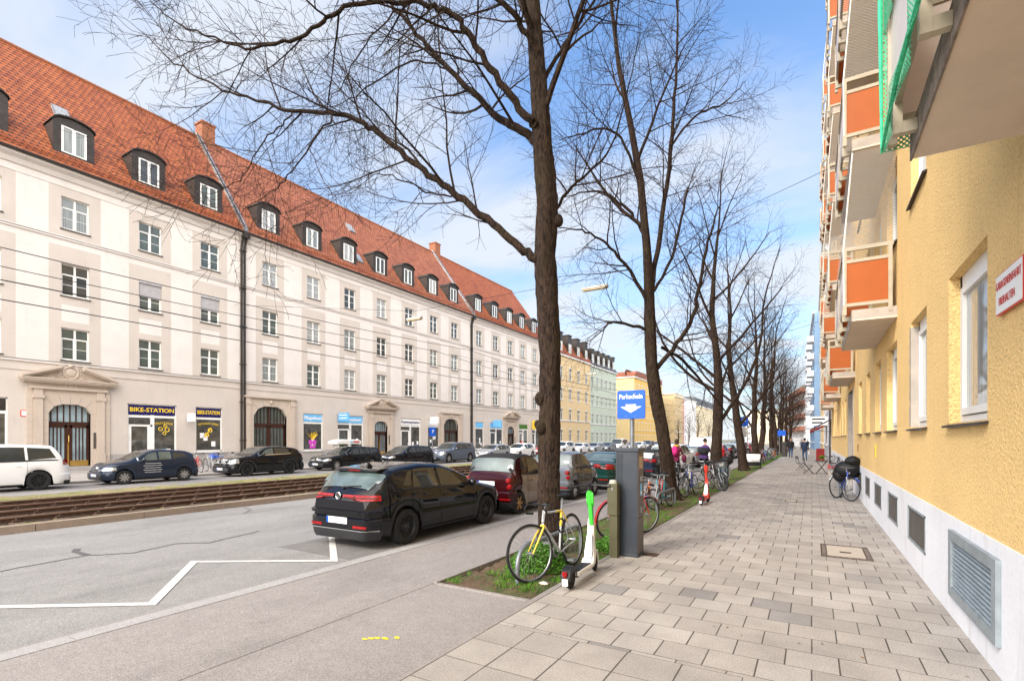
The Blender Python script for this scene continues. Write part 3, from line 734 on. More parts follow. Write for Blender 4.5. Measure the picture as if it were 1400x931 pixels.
    # doors with pediment
    def surround(mbx, xc, w, h, WO, top):
        c = w * .22
        arch = [(xc - w / 2, .1), (xc - w / 2, h - c * 1.2), (xc - w / 2 + c * .55, h - c * .35), (xc - w / 2 + c * 1.4, h), (xc + w / 2 - c * 1.4, h), (xc + w / 2 - c * .55, h - c * .35), (xc + w / 2, h - c * 1.2), (xc + w / 2, .1)]
        outer = [(xc - WO, .1), (xc - WO, h - c * 1.2), (xc - WO, h + .3), (xc - WO * .5, top), (xc + WO * .5, top), (xc + WO, h + .3), (xc + WO, h - c * 1.2), (xc + WO, .1)]
        for i in range(7):
            a, b_, p, q = arch[i], arch[i + 1], outer[i], outer[i + 1]
            mbx.quad((p[0], -.08, p[1]), (a[0], -.08, a[1]), (b_[0], -.08, b_[1]), (q[0], -.08, q[1]))
            mbx.quad((a[0], -.08, a[1]), (a[0], .22, a[1]), (b_[0], .22, b_[1]), (b_[0], -.08, b_[1]))
            mbx.quad((p[0], -.08, p[1]), (p[0], 0, p[1]), (q[0], 0, q[1]), (q[0], -.08, q[1]))
        mbx.tri((xc - WO, -.08, h + .3), (xc - WO * .5, -.08, top), (xc - WO, -.08, top)); mbx.tri((xc + WO, -.08, h + .3), (xc + WO * .5, -.08, top), (xc + WO, -.08, top))
        # voussoir grooves and quoin joints
        for i in range(2, 6):
            a = arch[i]; q = ((a[0] - xc) * 1.45 + xc, a[1] + .5)
            mbx.tube([(a[0], -.083, a[1]), (q[0], -.083, q[1])], .012, 4, 1)
        mbx.tube([(xc, -.083, h), (xc, -.083, h + .5)], .012, 4, 1)
        z = .5
        while z < h - c:
            for s in (-1, 1): mbx.box(*sorted((xc + s * (w / 2 + .01), xc + s * (w / 2 + .22))), -.084, -.078, z, z + .02, 1)
            z += .42
        # pilasters
        for s in (-1, 1):
            px_ = xc + s * (WO - .24)
            mbx.box(px_ - .24, px_ + .24, -.22, -.081, .1, .95); mbx.box(px_ - .20, px_ + .20, -.19, -.081, .95, top - .55)
            mbx.box(px_ - .25, px_ + .25, -.25, -.081, top - .55, top - .35); mbx.box(px_ - .20, px_ + .20, -.19, -.081, top - .35, top)
            z = .8
            ox = xc + s * (WO + .13)
            mbx.box(ox - .13, ox + .13, -.10, -.003, .1, top)
            while z < top - .3: mbx.box(ox - .135, ox + .135, -.104, -.003, z, z + .02, 1); z += .42
        mbx.box(xc - WO - .12, xc + WO + .12, -.28, -.002, top, top + .14)
    def door_leaf(xc, w, h, z0, two=True, gate=False, nm='door'):
        d = MB(); yb = .23
        d.box(xc - w / 2, xc + w / 2, yb + .04, yb + .07, z0, h, 1 if not gate else 2)
        tz = h - (1.15 if not gate else 1.5)
        d.box(xc - w / 2, xc + w / 2, yb - .02, yb + .05, tz - .1, tz + .1)
        d.box(xc - .06, xc + .06, yb - .03, yb + .05, z0, tz if not gate else h)
        for s in (-1, 1):
            a, b_ = xc + s * .05, xc + s * w / 2; a, b_ = min(a, b_), max(a, b_)
            d.box(a, a + .14, yb - .01, yb + .05, z0, tz); d.box(b_ - .14, b_, yb - .01, yb + .05, z0, tz)
            d.box(a, b_, yb - .01, yb + .05, tz - .25, tz - .1); d.box(a, b_, yb - .01, yb + .05, z0, z0 + .3)
            for k in range(1, 4):
                xm = a + .14 + (b_ - a - .28) * k / 4; d.box(xm - .028, xm + .028, yb, yb + .05, z0 + .3, tz - .25)
        k = 0; xm = xc - w / 2 + .2
        while xm < xc + w / 2: d.box(xm - .03, xm + .03, yb, yb + .05, tz + .1, h); xm += .3
        do = d.build(nm, [G['wood_dark'], G['door_glass'] if not gate else G['glass_g'], G['glass_g']], root)
        if not gate:
            b = MB()
            for s in (-1, 1): a, b_ = sorted((xc + s * .07, xc + s * (w / 2 - .02))); b.box(a, b_, yb - .03, yb - .012, z0 + .03, z0 + .36)
            b.box(xc - .06, xc + .02, yb - .045, yb - .033, z0 + .03, z0 + 1.45)
            b.build('kick_plate', G['brass'], do)
            hm = MB(); hm.tube([(xc - .02, yb - .05, z0 + 1.5), (xc - .02, yb - .12, z0 + 1.5), (xc - .02, yb - .12, z0 + 1.9), (xc - .02, yb - .05, z0 + 1.9)], .022, 6); hm.build('handle', G['brass'], do)
    for n_, (yc, w, h) in enumerate(doors):
        xc = yc - Y0; st = MB(); WO = w / 2 + .72; top = h + .85
        surround(st, xc, w, h, WO, top)
        # frieze, pediment, cartouche
        st.box(xc - WO - .1, xc + WO + .1, -.16, -.002, top + .14, top + .46)
        bz = top + .46; PW = WO + .55; ap = bz + 1.05
        st.box(xc - PW, xc + PW, -.55, -.002, bz, bz + .10); st.box(xc - PW + .08, xc + PW - .08, -.45, -.002, bz - .1, bz)
        st.box(xc - PW - .04, xc + PW + .04, -.60, -.002, bz + .10, bz + .17)
        st.poly([(xc - PW + .1, -.12, bz + .17), (xc + PW - .1, -.12, bz + .17), (xc, -.12, ap - .1)])
        for s in (-1, 1):
            x0_, x1_ = xc + s * (PW + .04), xc + s * .55; zt_ = bz + .17 + (ap - bz - .17) * (PW + .04 - .55) / (PW + .04)
            st.prism([(x0_, bz + .17), (x1_, zt_), (x1_, zt_ + .17), (x0_, bz + .30)], 'y', -.58, -.002)
            st.prism([(x0_ - s * .25, bz + .17), (x1_, zt_ - .09), (x1_, zt_), (x0_ - s * .1, bz + .19)], 'y', -.48, -.002)
        st.torus((xc, -.16, bz + .62), .36, .055, 'y', 20, 6); st.sphere((xc, -.1, bz + .62), .34, 14, 8, 0, (1, .35, .85)); st.sphere((xc, -.18, ap - .02), .12, 8, 6)
        for s in (-1, 1):
            for (dx, dz, rr) in ((.45, .35, .10), (.55, .55, .07), (.42, .8, .08), (.68, .3, .07), (.3, .95, .06)): st.torus((xc + s * dx, -.15, bz + dz), rr, .035, 'y', 10, 5)
        st.build('door_surround', [G['stone_l'], G['grey_base']], root)
        door_leaf(xc, w, h, .22)
        s2 = MB(); s2.box(xc - WO, xc + WO, -.75, -.01, 0.05, .2); s2.build('step', G['grey_base'], root)
        if n_ == 0 and Y0 < 10: text('151', .36, G['wall_l'], root, (xc, -.165, top + .28), sx=1.4)
        bl = MB(); bl.box(xc + w / 2 + .12, xc + w / 2 + .24, -.12, -.082, 1.3, 2.3); bl.build('bell_panel', G['grille'], root)
    for (yc, w, h) in gates:
        xc = yc - Y0; st = MB(); surround(st, xc, w, h, w / 2 + .75, h + .65); st.sphere((xc, -.12, h + .35), .16, 8, 6)
        st.build('gate_surround', [G['stone_l'], G['grey_base']], root)
        door_leaf(xc, w, h, .10, gate=True, nm='gate')
    for sp in shops:
        a, b_, zb, zt, sign, sm, tm, lay, deco = sp
        xa, xb = a - Y0, b_ - Y0; f = MB(); y0 = .10; t_ = .09; st_ = .72
        f.box(xa, xb, y0, y0 + .06, zt - .06, zt); f.box(xa, xa + t_, y0, y0 + .06, zb, zt); f.box(xb - t_, xb, y0, y0 + .06, zb, zt)
        f.box(xa, xb, y0 - .01, y0 + .06, zt - st_ - .2, zt - st_ - .04); f.box(xa, xb, y0, y0 + .06, zb, zb + .12)
        if lay == 'door':
            xm = xa + (xb - xa) * .5; f.box(xm - .12, xm + .12, y0 - .008, y0 + .05, zb, zt - st_); f.box(xa, xm, y0 - .008, y0 + .05, 2.75, 2.88); f.box(xa + t_, xa + .25, y0 + .002, y0 + .05, zb, 2.8); f.box(xm - .3, xm - .1, y0 + .002, y0 + .05, zb, 2.8)
        if lay == 'sill': f.box(xa - .1, xb + .1, -.10, y0, zb - .06, zb + .0)
        fo = f.build('shopfront', G['white'], root)
        p = MB(); p.box(xa + .02, xb - .02, y0 + .03, y0 + .04, zb, zt - st_); p.build('shop_window', G['glass_shop'], fo)
        s3 = MB(); s3.box(xa + t_ - .02, xb - t_ + .02, y0 - .03, y0 + .05, zt - st_, zt - .07); so = s3.build('shop_sign', sm, root)
        if sign:
            wd = (xb - xa - .3); sz = .40; tmh = text_mesh(sign, sz, tm, .01, bold=.008)
            tw = max(v.co.x for v in tmh.vertices) - min(v.co.x for v in tmh.vertices)
            inst(tmh, 'lettering', so, ((xa + xb) / 2, y0 - .04, zt - .40), (0, 0, 0), (min(1.25, wd / tw), 1, 1))
        if deco: deco(root, xa, xb, zb, zt - st_, y0)
        if a < 60:
            rgi = random.Random(int(a * 7))
            for k in range(3): 
                ip = MB(); px_ = xa + .3 + rgi.random() * (xb - xa - .8); pz = zb + .3 + rgi.random() * 1.0; ip.box(px_, px_ + .3, y0 + .022, y0 + .028, pz, pz + .38); ip.build('notice', G['paper'], fo)
    return root, rz
def deco_parts(root, xa, xb, zb, zt, y0):
    tm = text_mesh('ERSATZTEILE', .20, G['yellowpaint'], .003)
    for v in tm.vertices: v.co.z -= .16 * v.co.x * v.co.x
    xc = xb - (xb - xa) * .26
    inst(tm, 'lettering', root, (xc, y0 + .02, zt - .55))
    m = MB()
    for dx, dz, rr in ((-.2, -.95, .12), (.05, -1.25, .10), (.22, -1.0, .14), (.1, -.75, .1)): m.torus((xc + dx, y0 + .018, zt + dz), rr, .025, 'y', 12, 4)
    m.build('window_decal', G['yellowpaint'], root)
    p = MB(); p.box(xc - .5, xc + .1, y0 + .01, y0 + .018, zb + .35, zb + 1.05); p.build('poster', G['skyblue'], root)
def deco_rep(root, xa, xb, zb, zt, y0):
    tm = text_mesh('REPARATUREN', .22, G['yellowpaint'], .003)
    for v in tm.vertices: v.co.z -= .16 * v.co.x * v.co.x
    xc = (xa + xb) / 2
    inst(tm, 'lettering', root, (xc, y0 + .02, zt - .5))
    m = MB()
    m.torus((xc - .12, y0 + .018, zt - 1.35), .14, .035, 'y', 12, 4); m.torus((xc + .12, y0 + .018, zt - 1.0), .14, .035, 'y', 12, 4); m.tube([(xc - .25, y0 + .018, zt - 1.5), (xc + .2, y0 + .018, zt - .8)], .035, 5)
    m.build('window_decal', G['yellowpaint'], root)
G['pink'] = mat('pink craft', (.55, .06, .45), .5); G['leaf'] = mat('house plant', (.05, .16, .03), .5, var=.4)
def deco_fly(root, xa, xb, zb, zt, y0):
    xc = (xa + xb) / 2; m = MB()
    for s in (-1, 1): m.sphere((xc + s * .2, y0 + .015, zb + .75), .22, 10, 6, 0, (1, .05, 1.1)); m.sphere((xc + s * .16, y0 + .015, zb + .35), .16, 10, 6, 0, (1, .05, 1.1))
    m.build('window_decal', G['pink'], root)
    m = MB(); rgx = random.Random(3)
    for k in range(30):
        a = rgx.uniform(-1, 1); m.tube([(xc + a * .1, y0 + .02, zb + 1.0), (xc + a * .6, y0 + .02, zb + 1.3 + rgx.random() * .4)], .012, 3)
    m.build('window_decal', G['yellowpaint'], root)
def deco_plant(root, xa, xb, zb, zt, y0):
    m = MB(); rgx = random.Random(6)
    for k in range(60):
        c = (xa + .7 + rgx.gauss(0, .22), y0 + .02, zb + .5 + abs(rgx.gauss(0, .35))); a = rgx.random() * 6.28; l = .14
        m.quad(c, (c[0] + l * cos(a), c[1], c[2] + l * sin(a)), (c[0] + 1.6 * l * cos(a + .3), c[1], c[2] + 1.6 * l * sin(a + .3)), (c[0] + l * cos(a + .7), c[1], c[2] + l * sin(a + .7)))
    m.build('plant_in_window', G['leaf'], root)
DARKTXT = mat('dark lettering', (.03, .04, .12), .5)
W_ = G['signwhite']
apartment('cream apartment house with the Bike-Station shop and the pedimented door numbered 151', 2.9, 23.55, (4.9, 9.0, 13.0, 17.1, 21.1),
    [(12.72, 2.05, 4.0)], [], [(7.2, 9.95, .15, 4.25, '', G['copper'], W_, 'door', None), (15.75, 18.75, .15, 4.27, 'BIKE-STATION', G['navy'], G['yellowpaint'], 'door', deco_parts), (20.05, 22.0, .95, 4.27, 'BIKE-STATION', G['navy'], G['yellowpaint'], 'sill', deco_rep)],
    G['roof'], panes={(2, 2): 'glass_c', (2, 1): 'glass', (2, 0): 'glass_g', (3, 1): 'glass_g+s', (4, 1): 'glass_g+s', (3, 2): 'glass_g', (3, 0): 'glass_g', (4, 2): 'glass_g', (4, 0): 'glass_g'}, seed=3)
apartment('long cream apartment house between two downpipes, with light blue shop signs', 23.57, 54.9, (26.0, 30.3, 34.5, 38.75, 43.0, 47.3, 51.4),
    [(38.6, 1.9, 3.75)], [(26.0, 3.0, 4.6), (50.6, 2.9, 4.4)],
    [(29.2, 31.3, .85, 4.2, 'Pflegedienst', G['skyblue'], W_, 'sill', deco_fly), (33.0, 36.2, .3, 4.2, 'Sonnenschein', G['skyblue'], W_, 'door', deco_plant),
     (41.6, 44.9, .15, 4.2, 'Kassensysteme', W_, DARKTXT, 'door', None), (46.2, 48.3, .85, 4.2, '', W_, DARKTXT, 'sill', None)], G['roof2'], seed=5)
apartment('cream apartment house at the far end of the red roofed row, beside the thick trunk', 54.92, 76.6, (56.9, 61.1, 65.2, 69.0, 73.0),
    [(65.2, 1.9, 3.75)], [],
    [(56.0, 58.0, .5, 4.2, '', G['skyblue'], W_, 'sill', None), (59.6, 63.0, .15, 4.2, '', G['skyblue'], W_, 'door', None),
     (67.8, 70.6, .15, 4.2, '', G['leaf'], W_, 'door', None), (72.0, 74.6, .5, 4.2, '', G['yellowpaint'], W_, 'door', None)], G['roof'], gable=True, seed=9)
# downpipes, firewalls, chimneys between the houses
def firewall(Y, lab, labc, labp):
    root = empty('downpipe', labp, 'downpipe', (GX, Y, 0), R(90), 'dark downpipes on the cream houses')
    for q in (-.12, .14):
        p = MB(); p.tube([(q, -.50, 18.1), (q, -.30, 17.6), (q, -.14, 17.1), (q, -.14, .1)], .085, 8); p.build('pipe', G['copper'], root, True)
    p = MB(); p.box(-.26, .26, -.72, -.3, 17.75, 18.2); p.build('hopper', G['copper'], root)
    z = 1.8
    while z < 17: c = MB(); c.box(-.24, .26, -.25, -.01, z, z + .05); c.build('bracket', G['copper'], root); z += 3
    fw = MB(); ze, zr = 18.22, 27.9
    fw.prism([(-.62, ze - .1), (-.62, ze + .32), (6.45, zr + .30), (6.9, zr + .30), (13.4, ze + .3), (13.4, ze - .1)], 'x', -.13, .13)
    fo = fw.build('firewall', G['lead'], None, loc=(GX, Y, 0), rot=(0, 0, R(90))); tag(fo, lab, 'firewall', 'raised roof dividing walls')
    fd = MB(); fd.prism([(-.6, ze + .33), (-.6, ze + .36), (6.45, zr + .34), (6.45, zr + .31)], 'x', -.16, -.05); fd.build('flashing', G['copper'], fo)
    ch = MB(); ch.box(-.55, .55, 6.2, 7.3, zr - 1, zr + 1.45); ch.box(-.62, .62, 6.13, 7.37, zr + 1.35, zr + 1.5, 0)
    co = ch.build('chimney', G['brick'], None, loc=(GX, Y + .75, 0), rot=(0, 0, R(90))); tag(co, labc, 'chimney', 'brick chimneys on the red roofs')
firewall(23.56, 'grey metal capped dividing wall running up the red roof, nearer one', 'square red brick chimney at the ridge, the nearer and larger one', 'pair of dark drainpipes on the cream wall right of the Bike-Station shop')
firewall(54.91, 'grey metal capped dividing wall on the red roof, farther one', 'red brick chimney farther along the ridge', 'dark drainpipe farther along the cream wall, beside the second arched gate')
# skylights
def skylight(Y, yl, lab, opn=0):
    ze, zr = 18.22, 27.9; sl = (zr - ze) / 7.05; a = math.atan(sl)
    m = MB(); m.box(-.42, .42, -.6, .6, .0, .14, 0); r0 = m.build('skylight', G['lead'], None, loc=(GX, 0, 0))
    g = MB(); g.box(-.33, .33, -.5, .5, .142, .155); g.build('pane', G['glass_w'], r0)
    M = Matrix.Translation((GX - yl, Y, ze + (yl + .55) * sl)) @ Matrix.Rotation(R(90), 4, 'Z') @ Matrix.Rotation(a, 4, 'X')
    r0.matrix_world = M; tag(r0, lab, 'skylight', 'roof windows in the red tiles')
skylight(13.2, 2.9, 'tilted roof window in the red tiles above the nearest dormers'); skylight(36.4, 1.0, 'roof window low in the red tiles between two dormers'); skylight(38.2, 4.2, 'small roof window higher up in the red tiles')
# projecting shop sign boxes and wall plates
def boxsign(Y, z, w, h, m, lab, txt=None, tm=None):
    b = MB(); b.box(-.10, .10, -w - .2, -.2, z - h / 2, z + h / 2); b.tube([(0, 0, z), (0, -.22, z)], .03, 6)
    o = b.build('shop_sign', m, None, loc=(GX, Y, 0), rot=(0, 0, R(90))); tag(o, lab, 'shop sign', 'small signs projecting from the shop walls')
    if txt:
        for k in range(2): q = MB(); q.box(-.104, -.101, -w - .1 + k * .1, -.32, z + .12 - k * .28, z + .2 - k * .28); q.build('faded_line', tm, o)
boxsign(19.45, 3.45, .75, .6, G['signwhite'], 'small white and blue box sign between the two Bike-Station windows')
o = bpy.data.objects['shop_sign.%03d' % 0] if False else None
boxsign(33.0, 4.0, 1.3, .75, G['skyblue'], 'light blue box sign on the wall left of the Sonnenschein shop', 'Pflege', G['signwhite'])
boxsign(46.4, 4.1, 1.2, .8, G['signwhite'], 'white box sign on the wall between the shop and the second gate')
boxsign(60.2, 4.1, 1.3, .9, G['skyblue'], 'light blue box sign on the farthest cream house')
boxsign(71.8, 4.2, 1.0, 1.3, G['yellowpaint'], 'yellow shop sign beside the near tree trunk')
m = MB(); m.box(-.28, .28, -.03, -.004, 3.2, 3.55); m.box(-.24, .24, -.034, -.03, 3.24, 3.51, 1)
o = m.build('wall_plate', [G['red'], G['signwhite']], None, loc=(GX, 10.75, 0), rot=(0, 0, R(90))); tag(o, 'small white plate with a red edge on the wall left of door 151', 'sign')

# ------------------------------------------------------------------ farther buildings
def far_house(label, X, Y0, rz, L, H, wallm, floors, cols, w, h, z0=1.0, fh=None, base=None, basez=0, depth=12, roof=None, roofh=0, dorm=0, pane='glass_g', name='town_house', inset=1.0, group='houses farther along the street', trim=None, sill=True, wfr='white', x_marg=None):
    root = empty(name, label, 'building', (X, Y0, 0), rz, group)
    fh = fh or (H - z0 - .8) / floors; mg = L / cols / 2 if x_marg is None else x_marg
    xs = [mg + (L - 2 * mg) * i / max(1, cols - 1) for i in range(cols)] if cols > 1 else [L / 2]
    holes = [(x - w / 2, x + w / 2, z0 + f * fh + .2, z0 + f * fh + .2 + h) for x in xs for f in range(floors)]
    mb = MB(); facade(mb, 0, L, 0, H, holes, .22, lambda x, z: 1 if z < basez else 0, 0, (), (basez,) if basez else (), reveal=0)
    mb.quad((0, 0, 0), (0, depth, 0), (0, depth, H), (0, 0, H)); mb.quad((L, 0, 0), (L, depth, 0), (L, depth, H), (L, 0, H)); mb.quad((0, depth, 0), (L, depth, 0), (L, depth, H), (0, depth, H))
    mb.build('wall', [wallm, base or wallm], root)
    s_ = MB(); s_.box(-w / 2 - .14, w / 2 + .14, -.22, -.103, -.12, -.01); sm_ = s_.mesh('sill', trim or G['white'])
    s_ = MB(); s_.box(-w / 2 - .1, w / 2 + .1, -.17, -.103, h + .005, h + .15); lm_ = s_.mesh('lintel', trim or G['white'])
    for x in xs:
        for f in range(floors):
            o = window(root, x, z0 + f * fh + .2, w, h, 'far', pane, .10, wfr)
            if sill: inst(sm_, 'sill', o); inst(lm_, 'lintel', o)
    c = MB(); c.box(-.02, L + .02, -.32, -.002, H - .28, H - .04)
    c.build('cornice', trim or G['white'], root)
    if basez: c = MB(); c.box(0, L, -.12, -.002, basez, basez + .2); c.build('string_course', trim or G['white'], root)
    if roof:
        r = MB(); r.uv = lambda v: (v[0] + v[1], (v[2] - H) * 1.15)
        r.quad((0, -.35, H), (L, -.35, H), (L, inset, H + roofh), (0, inset, H + roofh)); r.quad((0, inset, H + roofh), (L, inset, H + roofh), (L, depth, H + roofh + .3), (0, depth, H + roofh + .3))
        r.quad((0, -.35, H), (0, inset, H + roofh), (0, depth, H + roofh), (0, depth, H)); r.quad((L, -.35, H), (L, inset, H + roofh), (L, depth, H + roofh), (L, depth, H))
        r.build('roof', roof, root)
        for i in range(dorm):
            x = L * (i + .5) / dorm; d = MB(); d.box(x - .75, x + .75, .1, 2.4, H + .5, H + roofh - .3); d.box(x - .85, x + .85, -.05, 2.4, H + roofh - .3, H + roofh - .15)
            do = d.build('dormer', G['copper'], root); fm, pm = window_meshes(1.1, 1.7, 'dormer'); w_ = inst(fm, 'window', do, (x, .04, H + .65)); inst(pm['glass_w'], 'pane', w_)
    else:
        r = MB(); r.box(0, L, 0, depth, H, H + .1); r.build('roof', G['lead'], root)
    return root
ren = lambda n, c: stucco(n, c, 20, .2, .01, .96, (.35, .3, .25), .2)
C_yel = ren('pale yellow render', (.60, .46, .27)); C_gre = ren('pale green render', (.44, .50, .42)); C_gold = ren('golden yellow render', (.62, .41, .13)); C_gold2 = ren('pale golden render', (.60, .46, .23))
C_tan = ren('tan render', (.48, .37, .21)); C_pink = ren('pink render', (.55, .24, .23)); C_whi = ren('white render', (.68, .68, .68)); C_cre = ren('cream render', (.58, .50, .34)); C_blue = ren('light blue render', (.20, .31, .46)); C_grey = ren('light grey render', (.55, .55, .56)); C_brown = ren('brown render', (.27, .12, .08))
far_house('pale yellow house with red mansard roof, right after the cream row', GX, 77.2, R(90), 19.8, 17.3, C_yel, 4, 5, 1.3, 2.1, z0=1.3, basez=5.2, base=C_yel, roof=G['roof'], roofh=4.2, dorm=5, inset=2.2, trim=C_whi)
far_house('pale green house with dark mansard roof next to the yellow house', GX, 97.05, R(90), 15.9, 17.1, C_gre, 4, 6, 1.25, 2.1, z0=1.0, basez=4.9, roof=G['roof_dark'], roofh=3.6, dorm=5, inset=2.0, trim=C_whi)
far_house('golden yellow corner house, side wall facing down the street', GX - 14, 126.7, 0, 14, 17.9, C_gold2, 4, 2, 2.6, 1.8, z0=1.2, roof=G['roof2'], roofh=1.6, inset=2.5, depth=28, sill=False, wfr='wood_dark', x_marg=6)
far_house('golden yellow house with white window bands behind the blue ticket sign', GX + .02, 126.72, R(90), 27.5, 17.9, C_gold, 5, 10, 1.5, 1.9, z0=.8, roof=G['roof2'], roofh=1.6, inset=2.5, depth=2, sill=True, trim=C_whi, wfr='wood_dark')
far_house('tan house with a blank side wall facing down the street', -46.9, 162, 0, 10, 16.3, C_tan, 1, 1, 2.6, 2.2, z0=.6, depth=11.4, sill=False, x_marg=5)
far_house('narrow pink house beyond the tan wall', -36.95, 162.1, R(90), 13.5, 15.6, C_pink, 4, 4, 1.3, 1.9, basez=4)
far_house('tall white house beyond the pink one', -36.95, 175.7, R(90), 20, 15.6, C_whi, 4, 5, 1.4, 1.9)
far_house('cream house farthest along the left side', -36.95, 195.8, R(90), 58, 14.6, C_cre, 4, 13, 1.5, 1.9, roof=G['roof_dark'], roofh=3)
far_house('white block closing the end of the street', -34, 330, 0, 26, 19, C_whi, 5, 8, 1.6, 1.7)
far_house('light grey block closing the end of the street', -7.9, 332, 0, 26, 24, C_grey, 6, 8, 1.6, 1.7)
# right-hand side beyond the yellow house
far_house('light grey house with a restaurant on the ground floor after the yellow house', 1.32, 75, R(-90), 28.6, 25.5, C_grey, 7, 9, 1.2, 2.0, z0=1.2, fh=3.3, depth=12, name='town_house')
far_house('white and yellow house farther along the right side', 1.25, 101, R(-90), 25.9, 24, C_yel, 7, 8, 1.2, 2.0, z0=1.2, fh=3.2, base=C_whi)
br = far_house('light blue house on the right side, with stacked balconies', -.35, 131, R(-88.5), 29, 24, C_blue, 7, 8, 1.3, 1.9, z0=1.2, fh=3.1)
for f in range(6):
    for k in range(3):
        m = MB(); x = 4 + k * 9; z = 3.9 + f * 3.1; m.box(x, x + 3.4, -1.0, -.01, z, z + .15); m.box(x, x + 3.4, -1.05, -1.0, z, z + 1.0); m.box(x, x + .05, -1.0, -.01, z + .15, z + 1.0); m.box(x + 3.35, x + 3.4, -1.0, -.01, z + .15, z + 1.0)
        m.build('balcony', C_whi if k else C_grey, br)
bb = far_house('brown and white block of flats with balcony bands where the street bends', -6.4, 176, R(-82), 38, 15.2, C_whi, 4, 9, 1.8, 1.9, z0=1.6, fh=3.3)
for f in range(4):
    m = MB(); z = 3.9 + f * 3.1; m.box(2, 36, -1.1, -.01, z, z + .15); m.box(2, 36, -1.15, -1.1, z, z + 1.1); m.box(35.9, 36, -1.1, -.01, z, z + 1.1); m.build('balcony', C_brown, bb)
far_house('pale house closing the pavement view at the bend', -18, 215, R(-20), 16, 13, C_cre, 4, 5, 1.5, 1.8)

# ------------------------------------------------------------------ yellow building on the right
YB0, YB1 = -6.0, 46.3
root = empty('apartment_building', 'yellow roughcast apartment house on the right with orange balconies, white plinth', 'building', (1.3, YB1, 0), R(-90))
lx = lambda Y: YB1 - Y
wins = [(.6, 1.95), (3.2, 4.6), (5.83, 7.26), (8.5, 9.75), (11.2, 12.6), (13.6, 14.8), (16.0, 17.1), (18.5, 19.7)] + [(a, a + 1.2) for a in (26.6, 29.1, 31.6, 34.1, 36.6, 39.1, 41.6)]
holes = [(lx(b_), lx(a), 2.07, 3.66) for a, b_ in wins[1:]]
for f in range(1, 7):
    for a, b_ in wins:
        holes.append((lx(b_), lx(a), 5.45 + (f - 1) * 3.12, 6.95 + (f - 1) * 3.12))
gr = [(5.42, 7.0, .26, .93), (8.5, 9.9, .37, .88), (11.0, 12.3, .37, .88), (13.4, 14.8, .37, .88), (15.9, 17.2, .37, .88), (18.5, 19.9, .37, .88)] + [(a, a + 1.2, .37, .88) for a in (26.6, 29.1, 31.6, 34.1, 36.6, 39.1, 41.6)]
holes_g = [(lx(b_), lx(a), c, d) for a, b_, c, d in gr]
ent = (lx(24.9), lx(21.9), .02, 3.75)
TOP = 24.6
mb = MB(); facade(mb, 0, lx(YB0), 1.07, TOP, holes + [(ent[0], ent[1], 1.07, 3.75)], .16, lambda x, z: 0, 0)
mb.quad((0, 0, 0), (0, 12, 0), (0, 12, TOP), (0, 0, TOP)); L = lx(YB0); mb.quad((L, 0, 0), (L, 12, 0), (L, 12, TOP), (L, 0, TOP)); mb.quad((0, 12, 0), (L, 12, 0), (L, 12, TOP), (0, 12, TOP)); mb.quad((0, 0, TOP), (L, 0, TOP), (L, 12, TOP), (0, 12, TOP))
mb.build('wall', G['yellow_w'], root)
mb = MB(); facade(mb, 0, lx(YB0), -.05, 1.07, holes_g + [(ent[0], ent[1], -.05, 1.07)], .1, lambda x, z: 0, -.012)
mb.quad((0, -.012, 1.07), (L, -.012, 1.07), (L, .01, 1.07), (0, .01, 1.07))
mb.build('plinth', G['plinth'], root)
rg = random.Random(11)
def rwin(a, b_, z0, z1, first=False):
    w, h = b_ - a, z1 - z0; f = MB(); t = .075
    f.box(-w / 2, w / 2, 0, .06, 0, t); f.box(-w / 2, w / 2, 0, .06, h - t - .06, h); f.box(-w / 2, -w / 2 + t, 0, .06, t, h); f.box(w / 2 - t, w / 2, 0, .06, t, h)
    f.box(-w / 2 + t + .012, w / 2 - t - .012, -.018, .05, t + .012, t + .085); f.box(-w / 2 + t + .012, w / 2 - t - .012, -.018, .05, h - t - .14, h - t - .07)
    for s in (-1, 1):
        q = sorted((s * (w / 2 - t - .012), s * (w / 2 - t - .085))); f.box(q[0], q[1], -.018, .05, t + .085, h - t - .14)
    o = f.build('window', G['white'], root, loc=(lx((a + b_) / 2), .10, z0))
    p = MB(); p.box(-w / 2 + .1, w / 2 - .1, .02, .03, .1, h - .1); p.build('pane', G['glass_w'] if first else G[rg.choice(['glass', 'glass_g', 'glass_c'])], o)
    s = MB(); s.prism([(-.055, -.025), (.10, .012), (.10, -.012), (-.055, -.05)], 'x', -w / 2 - .04, w / 2 + .04); s.build('sill', G['copper'], o, loc=(0, -.10, 0))
for a, b_ in wins[1:]: rwin(a, b_, 2.07, 3.66, 5 < a < 7)
for f in range(1, 7):
    for a, b_ in wins: rwin(a, b_, 5.45 + (f - 1) * 3.12, 6.95 + (f - 1) * 3.12)
